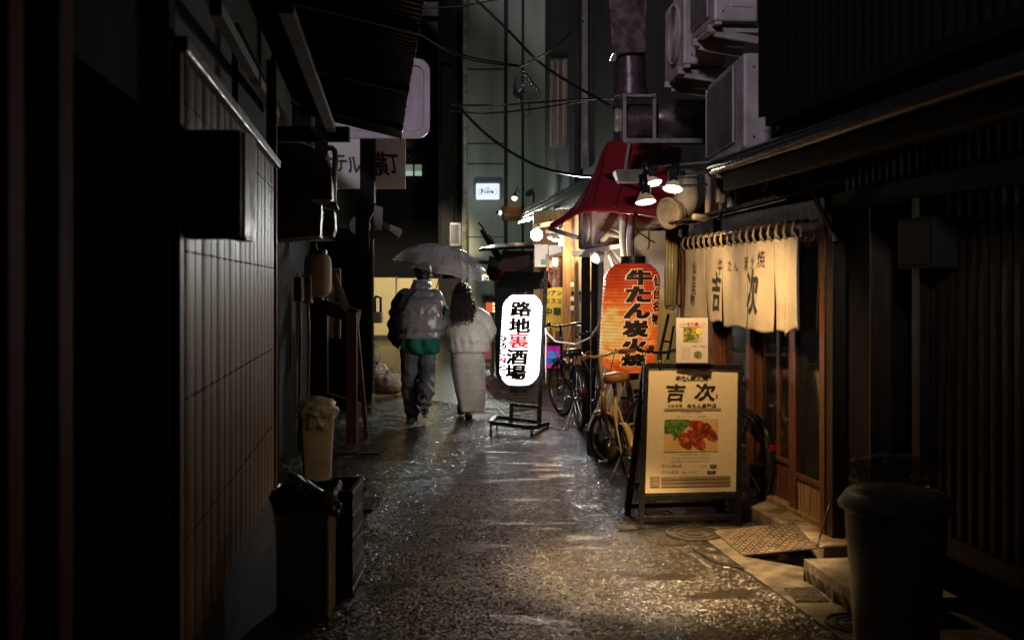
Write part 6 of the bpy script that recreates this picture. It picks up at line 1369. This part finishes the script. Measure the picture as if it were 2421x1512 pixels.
    q = MB(); q.tube([bbk+V((0,-.07,0)),bbk+V((0,.07,0))],.014,8)
    q.lathe([(.085,-.003),(.09,0),(.085,.003),(.05,0)], Matrix.Translation(bbk+V((0,-.055,0))) @ Matrix.Rotation(PI/2,4,'X'), 28, cap=False)
    ca = V((.10*math.cos(-1.1),0,.16*math.sin(-1.1)))
    q.tube([bbk+V((0,.07,0)),bbk+ca+V((0,.08,0))],.009,6); q.tube([bbk+V((0,-.07,0)),bbk-ca+V((0,-.08,0))],.009,6); q.build('crank', M['chrome'], smooth=True, **B)
    for s, k in ((.12,1),(-.12,-1)):
        q = MB(); q.box(bbk+ca*k+V((0,s,0)),(.085,.07,.022)); q.build('pedal', M['rubber'], bevel=.004, **B)
    q = MB(); q.tube([V((.06,.04,R*.9)),V((-.03,.19,.0-.19*math.tan(-lean)*1.0))],.008,6); q.build('kickstand', M['galv'], smooth=True, **B)
    q = MB(); q.tube([e[4],e[4]+V((.1,.02,.03)),hd+V((.06,.03,-.05)),hb+V((.02,.02,0)),bbk+V((0,.03,.05)),V((.05,.04,R+.05))],.004,5); q.tube([e[1],e[1]+V((.1,-.02,.02)),hd+V((.07,-.03,-.02)),hb+V((.03,-.02,-.05))],.004,5); q.build('brake_cable', M['cable'], smooth=True, **B)
    return t
bicycle('bicycle','small cream bicycle with tan saddle leaning left of the menu board',(.915,7.72,0),(.82,8.52,0),.215,-.10,.45,M['cream_paint'],M['tan_leather'],M['tan_leather'],.84,.93,True,.022,.56)
bicycle('bicycle','black city bicycle mostly hidden behind the menu board',(1.555,6.86,0),(1.08,7.82,0),.33,.03,.15,M['bike_black'],M['bike_black'],M['rubber'],.86,1.0,True,.017,.5)
bicycle('bicycle','dark bicycle with wet black saddle parked farther up by the slim posts',(.73,10.6,0),(.60,11.7,0),.33,-.05,.3,M['bike_black'],M['bike_black'],M['rubber'],.84,1.06,False,.018,.6,wide=.022)
bicycle('bicycle','dim bicycle squeezed in behind the pleated plastic sheet',(1.0,9.3,0),(.86,10.35,0),.33,.06,-.2,M['bike_black'],M['bike_black'],M['rubber'],.84,1.0,True,.017,.5)
q = MB()
def tarp(u, v):
    a = P(1440,888,9.1).lerp(P(1482,892,8.9),u); b = P(1386,1016,8.8).lerp(P(1432,1032,8.6),u); p = a.lerp(b,v); return p+V((0,-.018*abs(math.sin(u*PI*3.5))+.02*nz((u*3,v*3,0),1.2),.0))
q.grid(tarp, 42, 16); tag(q.build('plastic_sheet', film('tarp_film',(.5,.5,.52),.3,.85,.3,9), smooth=True, solid=.003), 'pleated grey plastic sheet draped beside the small cream bicycle', 'sheet')
t = thing('folded_rack', 'thin dark rack legs under the pleated plastic sheet', 'rack', P(1400,1045,8.8)); q = MB()
for x in (1402,1414,1424): q.bar(P(x+10,930,9.0),P(x-4,1048,8.75),.016,.016)
q.build('legs_frame', M['black_metal'], t)
q = MB(); q.box((P(1424,0,8.9).x+.02,8.95,.11),(.26,.2,.22),rz=.3); tag(q.build('cardboard_box', mat('wet_card',(.13,.08,.045),.6,0,.3,12)), 'soggy brown box on the ground under the small cream bicycle', 'box')
q = MB(); q.lathe([(0,0),(.09,0),(.1,.1),(.095,.22),(.06,.26),(0,.27)], Matrix.Translation((P(1354,905,12.4).x,12.4,.0)), 16); tag(q.build('tree_stump', M['aged_wood'], smooth=True), 'rough brown stump in the gap between post and black bicycle', 'stump')
# ================================================================ PEOPLE
M['skin'] = mat('skin', (.42,.25,.17), .5, 0, .08, 12, sub=.1); M['black_hair'] = mat('black_hair', (.008,.007,.007), .4, 0, .3, 40, .3, 120)
M['brown_hair'] = mat('brown_hair', (.022,.011,.008), .36, 0, .4, 40, .3, 90)
M['silver_puffer'] = mat('silver_puffer', (.34,.32,.31), .32, .15, .2, 6, .12, 18); M['black_puffer'] = mat('black_puffer', (.012,.012,.013), .5, 0, .3, 6, .15, 20)
M['green_fleece'] = mat('green_fleece', (.004,.16,.085), .8, 0, .3, 14, .3, 60); M['grey_jeans'] = mat('grey_jeans', (.13,.135,.14), .6, 0, .35, 7, .2, 50)
M['cream_puffer'] = mat('cream_puffer', (.74,.71,.57), .5, 0, .06, 8, .12, 22); M['cream_knit'] = mat('cream_knit', (.64,.62,.5), .85, 0, .08, 10, .3, 90)
def rings_at(R, t):
    n = len(R)-1; k = min(int(t*n), n-1); f = t*n-k; g = [R[max(k-1,0)], R[k], R[k+1], R[min(k+2,n)]]
    return [.5*((2*b)+(c-a)*f+(2*a-5*b+4*c-d)*f*f+(3*b-a-3*c+d)*f**3) for a, b, c, d in zip(*g)]
def loft(q, R, nt, ns, disp=None, base=V((0,0,0)), sq=2.3):
    """rings (cx, cy, cz, rx, ry) joined by a smooth skin, capped"""
    rows = []
    for i in range(nt+1):
        cx, cy, cz, rx, ry = rings_at(R, i/nt); row = []
        for j in range(ns):
            a = 2*PI*j/ns; c, s = math.cos(a), math.sin(a); k = (abs(c)**sq+abs(s)**sq)**(-1/sq); d = disp(a, i/nt, V((cx,cy,cz))) if disp else 0
            row.append(q.bm.verts.new(base+V((cx+(rx+d)*k*c, cy+(ry+d)*k*s, cz))))
        rows.append(row)
    for A, B in zip(rows, rows[1:]):
        for j in range(ns): q.bm.faces.new([A[j],A[(j+1) % ns],B[(j+1) % ns],B[j]])
    q.bm.faces.new(rows[0][::-1]); q.bm.faces.new(rows[-1])
def limb(q, pts, rs, b):
    for p, r_, s, u in zip(pts, pts[1:], rs, rs[1:]): q.capsule(b+V(p), b+V(r_), s, u, 12)
def hand(q, wrist, d, n, b, curl=.8, side=1, s=1.0):
    """palm, five separate curled fingers; d = along the hand, n = palm normal (fingers curl towards it)"""
    w_ = b+V(wrist); d = V(d).normalized(); n = V(n); n = (n-d*n.dot(d)).normalized(); x = d.cross(n)*side
    q.capsule(w_+d*.02, w_+d*.075, .022*s, .026*s, 10); q.capsule(w_+d*.03+x*.014, w_+d*.08+x*.022, .017*s, .014*s, 8); q.capsule(w_+d*.03-x*.014, w_+d*.08-x*.022, .017*s, .014*s, 8)
    for k, (off, L_) in enumerate(((.030,.062),(.010,.072),(-.011,.067),(-.030,.052))):
        p = w_+d*.088+x*off; u = d.copy(); r = .0085*s
        for j, f in enumerate((.45,.33,.28)):
            a = curl*(.55+.5*j); u2 = (d*math.cos(a)+n*math.sin(a)).normalized(); p2 = p+u2*L_*f; q.capsule(p, p2, r, r*.88, 8); p = p2; r *= .88
    p = w_+d*.03+x*.03; p2 = p+(d*.6+x*.6+n*.5).normalized()*.038; p3 = p2+(d*.7+n*.8-x*.1).normalized()*.03; q.capsule(p,p2,.012*s,.0095*s,8); q.capsule(p2,p3,.0095*s,.0075*s,8)
def head(q, c, b, yaw, h=.225):
    """skull, jaw, nose, brow, lips and ears; the face looks along +Y turned by yaw"""
    R = Matrix.Rotation(yaw,4,'Z'); c = b+V(c); T = lambda p: c+(R @ V(p))
    q.ball(c+V((0,0,.02)), .5*h, 3, (.70,.86,.84), R); q.ball(T((0,.018,-.035)), .4*h, 2, (.66,.78,.92), R); q.ball(T((0,.045,-.075)), .026, 2, (1.1,.9,.8))
    q.capsule(T((0,.098,.012)), T((0,.118,-.022)), .009, .0135, 8); q.capsule(T((-.03,.085,.025)), T((.03,.085,.025)), .012, .012, 8); q.capsule(T((-.018,.096,-.048)), T((.018,.096,-.048)), .0075, .0075, 8)
    for s in (-1,1): q.ball(T((s*.079,-.005,-.005)), .03, 2, (.32,.62,1.0), R); q.ball(T((s*.05,.07,-.02)), .028, 2)
    return T
def eyes(T, parent):
    for s in (-1,1):
        q = MB(); q.ball(T((s*.031,.092,.005)), .0105, 2); q.build('eye', M['white_paint'], parent, smooth=True)
# ---------------------------------------------------------------- man
mb_ = V((-1.085,11.55,0)); man = thing('person', 'man in a grey puffer over a green hoodie, with a clear umbrella', 'person', mb_, group='couple walking away')
q = MB(); T = head(q, (.055,.04,1.665), mb_, -.45)
q.capsule(mb_+V((.03,.0,1.47)), mb_+V((.05,.03,1.6)), .062, .055, 12)
limb(q, [(0,0,.95),(0,0,1.15),(.01,-.01,1.4)], [.13,.125,.12], mb_); limb(q, [(-.17,-.01,1.41),(.19,-.01,1.41)], [.06,.06], mb_)
limb(q, [(-.19,-.01,1.40),(-.245,.0,1.13),(-.255,.08,.90)], [.05,.042,.03], mb_); limb(q, [(.2,0,1.4),(.255,.08,1.15),(.17,.30,1.20)], [.05,.042,.03], mb_)
limb(q, [(-.09,0,.92),(-.095,.07,.50),(-.075,.10,.09)], [.09,.06,.04], mb_); limb(q, [(.08,0,.92),(.085,.06,.5),(.075,-.2,.21)], [.09,.06,.04], mb_)
hand(q, (-.255,.085,.89), (.05,.25,-1), (1,.3,0), mb_, .5, 1); hand(q, (.165,.31,1.2), (-.6,.35,.25), (-.2,.9,0), mb_, 1.3, -1)
remesh(q, 'body', M['skin'], .009, 3, man); eyes(T, man)
q = MB(); q.ball(mb_+V((.05,.028,1.705)), .118, 4, (.84,.98,.86))
q.ball(mb_+V((.05,-.025,1.655)), .095, 3, (.86,.72,.95))
remesh(q, 'hair', M['black_hair'], .008, 2, man, lambda p: .011*nz(p,28,1)+.006*nz(p,60,2))
C.objects['hair']['label'] = 'short black hair'
def puff(nb, amp, wr=.006, ph=0):
    def f(a, t, c):
        s = abs(math.sin((t*nb+ph)*PI)); g = amp*(s**.55-.5); w_ = 1-s
        return g+wr*(nz((math.cos(a)*2.4,math.sin(a)*2.4,c.z*9),1.7,4)+w_*1.3*math.sin(a*15+4*nz((c.z*6,a,0),1)))
    return f
q = MB(); loft(q, [(.02,.0,.90,.175,.12),(.015,-.01,.94,.245,.165),(.02,-.02,1.05,.265,.185),(.02,-.02,1.2,.262,.18),(.015,-.01,1.34,.25,.165),(.01,0,1.43,.21,.135),(.015,.01,1.49,.125,.11),(.03,.015,1.53,.1,.095),(.035,.02,1.60,.098,.092)], 90, 96, puff(5.2,.034), mb_)
q.capsule(mb_+V((.19,-.005,1.40)), mb_+V((.225,.02,1.30)), .095, .09, 14); q.capsule(mb_+V((-.15,-.01,1.41)), mb_+V((-.19,-.005,1.36)), .095, .095, 14)
remesh(q, 'puffer_vest', M['silver_puffer'], .010, 2, man, lambda p: .007*nz(p,11,3)+.004*nz(p,24,7))
q = MB(); limb(q, [(-.185,-.02,1.40),(-.235,-.02,1.26),(-.255,-.01,1.10),(-.268,.03,.98),(-.262,.07,.88)], [.085,.098,.1,.098,.075], mb_); limb(q, [(-.2,-.06,1.12),(-.22,-.04,.95)],[.09,.085], mb_)
remesh(q, 'left_sleeve', M['black_puffer'], .010, 3, man, lambda p: .012*math.sin(p.z*42+3*nz(p,5,1))+.006*nz(p,14,2))
q = MB(); limb(q, [(.215,.0,1.38),(.268,.05,1.25),(.275,.1,1.14),(.235,.2,1.14),(.18,.29,1.19)], [.075,.076,.07,.06,.05], mb_); remesh(q, 'right_sleeve', M['green_fleece'], .010, 3, man, lambda p: .006*math.sin(p.z*60+4*nz(p,6,2))+.004*nz(p,15,1))
q = MB(); loft(q, [(.035,-.0,.735,.15,.115),(.03,-.005,.76,.2,.15),(.02,-.01,.84,.222,.165),(.02,-.01,1.0,.2,.14)], 40, 72, lambda a, t, c: .013*math.sin(a*7+3*t+2*nz((c.z*5,a,0),1,3))+.006*nz((math.cos(a)*3,math.sin(a)*3,c.z*7),1.5,2), mb_); q.build('hoodie', M['green_fleece'], man, smooth=True)
q = MB(); pts = [(.02,-.02,1.50),(-.03,-.13,1.47),(-.08,-.175,1.40),(-.14,-.19,1.28),(-.2,-.175,1.18),(-.25,-.11,1.10)]; q.tube([mb_+V(p) for p in pts], .017, 8)
q.ball(mb_+V((-.19,-.165,1.10)), .1, 3, (.85,.5,1.25)); remesh(q, 'shoulder_bag', M['black_puffer'], .009, 2, man, lambda p: .004*nz(p,16,5))
q = MB(); limb(q, [(-.085,-.0,.90),(-.10,.02,.72),(-.105,.07,.48),(-.095,.08,.28),(-.075,.09,.07)], [.125,.115,.102,.098,.10], mb_)
limb(q, [(.085,-.0,.90),(.095,.02,.72),(.10,.03,.5),(.092,-.09,.36),(.085,-.17,.22)], [.125,.115,.1,.095,.092], mb_); limb(q, [(-.06,0,.92),(.07,0,.92)], [.13,.13], mb_)
remesh(q, 'trousers', M['grey_jeans'], .010, 3, man, lambda p: .012*nz((p.x*9,p.y*9,p.z*14),1,3)+.012*(1-abs(nz((p.x*7+p.z*4,p.y*7,p.z*9),1,8))*3)*max(.25,1-abs(p.z-.25)/.45)+.009*math.sin(p.z*34+7*nz(p,5,1)+p.x*18)*max(0,1-abs(p.z-.22)/.4))
def shoe(name, heel, toe, b, m, up=(0,0,1), par=None, sole=None, wd=.042):
    heel, toe, up = b+V(heel), b+V(toe), V(up).normalized(); d = (toe-heel).normalized(); x = d.cross(up).normalized(); L_ = (toe-heel).length
    q = MB(); q.capsule(heel+up*.045, heel+d*L_*.55+up*.04, .042, .045, 12); q.capsule(heel+d*L_*.5+up*.034, toe-d*.035+up*.03, .045, .034, 12); q.capsule(heel+d*.03+up*.06, heel+d*.06+up*.1, .04, .042, 10)
    o = remesh(q, name, m, .008, 2, par)
    q = MB(); out = []
    for i in range(28):
        a = i*2*PI/28; k = .5-.5*math.cos(a); out.append(heel+d*(L_*(k*1.06-.06))+x*math.sin(a)*wd*(.82+.28*math.sin(k*PI)**.5+.1*k))
    A = [q.bm.verts.new(p+up*.02) for p in out]; B = [q.bm.verts.new(p-up*.002) for p in out]; q.bm.faces.new(A); q.bm.faces.new(B[::-1])
    for i in range(28): q.bm.faces.new([A[i],B[i],B[(i+1) % 28],A[(i+1) % 28]])
    for k in range(5):
        c = heel+d*L_*(.1+.19*k); q.bar(c-x*wd*.7-up*.003, c+x*wd*.7-up*.003, .016, .006, up=up)
    q.build('sole', sole or M['white_paint'], o)
shoe('shoe', (-.085,.03,.002), (-.085,.29,.002), mb_, M['black_puffer'], par=man)
shoe('shoe', (.085,-.26,.235), (.085,-.14,.012), mb_, M['black_puffer'], up=(0,.89,.46), par=man, sole=mat('dirty_sole',(.42,.39,.35),.6,0,.8,40))
# ---------------------------------------------------------------- umbrella
t = thing('umbrella', 'clear plastic umbrella held over the couple', 'umbrella', (-.83,11.5,1.2))
Au = V((.215,-.06,.977)).normalized(); uc = V((-.815,11.4,1.70)); U1 = V((0,1,0))-Au*Au.y; U1.normalize(); U2 = Au.cross(U1); NRB = 12; RU, DU = .575, .30
def can(a, f):
    k = (a*NRB/(2*PI)) % 1; sag = 1-.035*math.sin(k*PI)*f*f*1.6; r = RU*math.sin(f*1.25)/math.sin(1.25)*sag; h = DU*(math.cos(f*1.25)-math.cos(1.25))/(1-math.cos(1.25))+.012*math.sin(k*PI)*f**3
    return uc+(U1*math.cos(a)+U2*math.sin(a))*r+Au*h
uf = film('umbrella_film', (.7,.68,.76), .1, .36, .06, 5)
q = MB(); q.grid(lambda u, v: can(u*2*PI, .02+.98*v), NRB*8, 20, wrap=True); q.build('canopy', uf, t, smooth=True)
for k in range(NRB):
    a = k*2*PI/NRB; q = MB(); q.tube([can(a, .02+.98*i/16)-Au*.004 for i in range(17)], .003, 5); q.tube([can(a,1)-Au*.006, can(a,1)-Au*.006+(U1*math.cos(a)+U2*math.sin(a))*.02], .005, 5); q.build('rib', M['galv'], t, smooth=True)
q = MB(); q.tube([can(i*2*PI/96,1) for i in range(96)], .003, 4, closed=True); q.build('hem', M['white_paint'], t)
q = MB(); topu = uc+Au*DU; hp = mb_+V((.115,.36,1.235)); q.tube([topu+Au*.05, uc, hp-(topu-hp).normalized()*.1], .006, 8); q.build('shaft', M['black_metal'], t, smooth=True)
q = MB(); dsh = (topu-hp).normalized(); q.tube([hp+dsh*.08, hp-dsh*.05, hp-dsh*.1, hp-dsh*.13+V((.02,0,0)), hp-dsh*.12+V((.05,0,0)), hp-dsh*.09+V((.06,0,0))], .011, 10); q.build('handle', M['white_paint'], t, smooth=True)
q = MB()
for i in range(260):
    a, f = random.random()*2*PI, random.random()**.6; p = can(a,f)+Au*.001; q.ball(p, random.uniform(.0015,.004), 1)
o = q.build('raindrops', M['chrome'], t, smooth=True); o['kind'] = 'stuff'
# ---------------------------------------------------------------- woman
wb = V((-.50,11.5,0)); wom = thing('person', 'woman with long wavy brown hair, cream puffer jacket and long knit skirt', 'person', wb, group='couple walking away')
q = MB(); T = head(q, (-.075,.03,1.435), wb, -.1, .215); q.capsule(wb+V((-.06,0,1.27)), wb+V((-.07,.02,1.39)), .05, .045, 12)
limb(q, [(-.02,0,.85),(-.03,0,1.0),(-.05,0,1.25)], [.12,.105,.1], wb); limb(q, [(-.19,0,1.24),(.09,0,1.24)], [.05,.05], wb)
limb(q, [(-.2,0,1.22),(-.25,.05,1.0),(-.2,.24,1.02)], [.045,.038,.028], wb); limb(q, [(.1,0,1.22),(.2,.04,1.0),(.1,.24,.98)], [.045,.038,.028], wb)
limb(q, [(-.09,0,.83),(-.09,.04,.45),(-.095,.10,.10)], [.085,.055,.034], wb); limb(q, [(.06,0,.83),(.04,.0,.45),(.0,-.06,.07)], [.085,.055,.034], wb)
limb(q, [(-.095,.085,.085),(-.1,.22,.035)], [.034,.028], wb); limb(q, [(.0,-.07,.05),(.0,.08,.03)], [.034,.028], wb)
hand(q, (-.195,.25,1.02), (-.2,.8,.2), (-1,.2,.2), wb, 1.0, 1, .9); hand(q, (.095,.25,.98), (-.8,.5,.1), (0,.3,1), wb, .7, -1, .9)
remesh(q, 'body', M['skin'], .009, 3, wom); eyes(T, wom)
q = MB(); q.ball(wb+V((-.075,.022,1.465)), .117, 4, (.86,1.0,.88))
loft(q, [(-.055,-.10,1.09,.05,.03),(-.055,-.105,1.13,.125,.06),(-.055,-.10,1.22,.145,.075),(-.065,-.075,1.34,.13,.085),(-.075,-.04,1.45,.105,.09),(-.075,-.02,1.54,.05,.06)], 70, 64, lambda a, t, c: .009*math.sin(a*13+5*math.sin(c.z*22))+.008*nz((a*3,c.z*5,0),1.4,1), wb)
o = remesh(q, 'hair', M['brown_hair'], .007, 1, wom, lambda p: .006*math.sin(p.x*120+7*math.sin(p.z*26)+p.z*6)+.005*nz(p,26,4)); o['label'] = 'long wavy dark brown hair'
q = MB(); random.seed(5)
for i in range(110):
    a = random.uniform(-2.6,-.5); x0 = .12*math.cos(a); y0 = -.04+.08*math.sin(a); ph = random.uniform(0,6); L_ = random.uniform(.24,.40); sp_ = random.uniform(.9,1.35); pts = []
    for k in range(12):
        f = k/11; z = 1.46-.02*random.random()-f*L_; amp = .012*f; pts.append(wb+V((-.072+x0*(.95+.35*f*sp_)+amp*math.sin(ph+f*13), y0*1.15-.05*f-.012+amp*math.cos(ph+f*12)-.02*math.sin(f*PI), z)))
    q.tube(pts, [.0058-.0042*k/11 for k in range(12)], 4)
q.build('hair_strands', M['brown_hair'], o, smooth=True)
q = MB()
def wp(a, t, c):
    s = abs(math.sin((t*3.0+.12)*PI)); g = .03*(s**.6-.45); w_ = (1-s)
    return g+.006*nz((math.cos(a)*2.6,math.sin(a)*2.6,c.z*8),1.6,9)+w_*.007*math.sin(a*17+3*nz((c.z*5,a,0),1,2))
loft(q, [(.0,.0,.755,.17,.125),(.0,-.0,.775,.228,.17),(-.005,-.01,.86,.245,.185),(-.015,-.01,.98,.24,.18),(-.03,-.005,1.10,.225,.165),(-.04,0,1.21,.195,.14),(-.05,.0,1.27,.12,.1),(-.06,.01,1.33,.085,.085)], 90, 90, wp, wb)
limb(q, [(-.17,-.005,1.20),(-.235,.0,1.1),(-.26,.04,.98),(-.235,.14,.96),(-.2,.22,1.0)], [.085,.092,.09,.08,.065], wb)
limb(q, [(.10,-.005,1.20),(.185,-.01,1.12),(.225,.02,1.0),(.20,.11,.93),(.12,.21,.96)], [.088,.1,.1,.088,.068], wb)
remesh(q, 'puffer_jacket', M['cream_puffer'], .010, 2, wom, lambda p: .006*nz(p,10,3)+.0035*nz(p,24,6)+.005*math.sin(p.z*38+3*nz(p,4,2))*min(1,max(0,(abs(p.x-wb.x)-.17)*14)))
q = MB()
loft(q, [(.03,.0,.085,.135,.12),(.025,.0,.11,.14,.13),(.015,-.005,.3,.168,.14),(.0,-.01,.5,.186,.15),(-.01,-.01,.66,.195,.16),(-.015,0,.80,.19,.14)], 340, 80, lambda a, t, c: .0042*math.sin((c.z+.02*nz((math.cos(a)*1.5,math.sin(a)*1.5,c.z*3),1,8)+.012*math.cos(a*2+1))*2*PI/.027)*(.6+.6*nz((math.cos(a)*3,math.sin(a)*3,c.z*6),1,4))+.012*nz((math.cos(a)*1.6,math.sin(a)*1.6,c.z*2.2),1.3,3)+(.009*math.sin(a*5+c.z*3)+.017*math.sin(a*3+1.2+c.z*4))*(1-t)**1.2, wb)
q.build('skirt', M['cream_knit'], wom, smooth=True)
q = MB()
for i in range(34):
    a = i*2*PI/34; p = wb+V((.03+.135*math.cos(a),.12*math.sin(a),.1)); q.tube([p,p+V((.012,0,-.02)),p+V((.02,-.004,-.045))],[.006,.006,.003],4)
q.build('skirt_fringe', M['cream_knit'], wom)
for h_, t_, up in (((-.1,.06,.05),(-.1,.25,.01),(0,.1,1)),((.0,-.11,.004),(.0,.11,.004),(0,0,1))):
    shoe('shoe', h_, t_, wb, M['black_puffer'], up=up, par=wom, sole=M['rubber'], wd=.036)
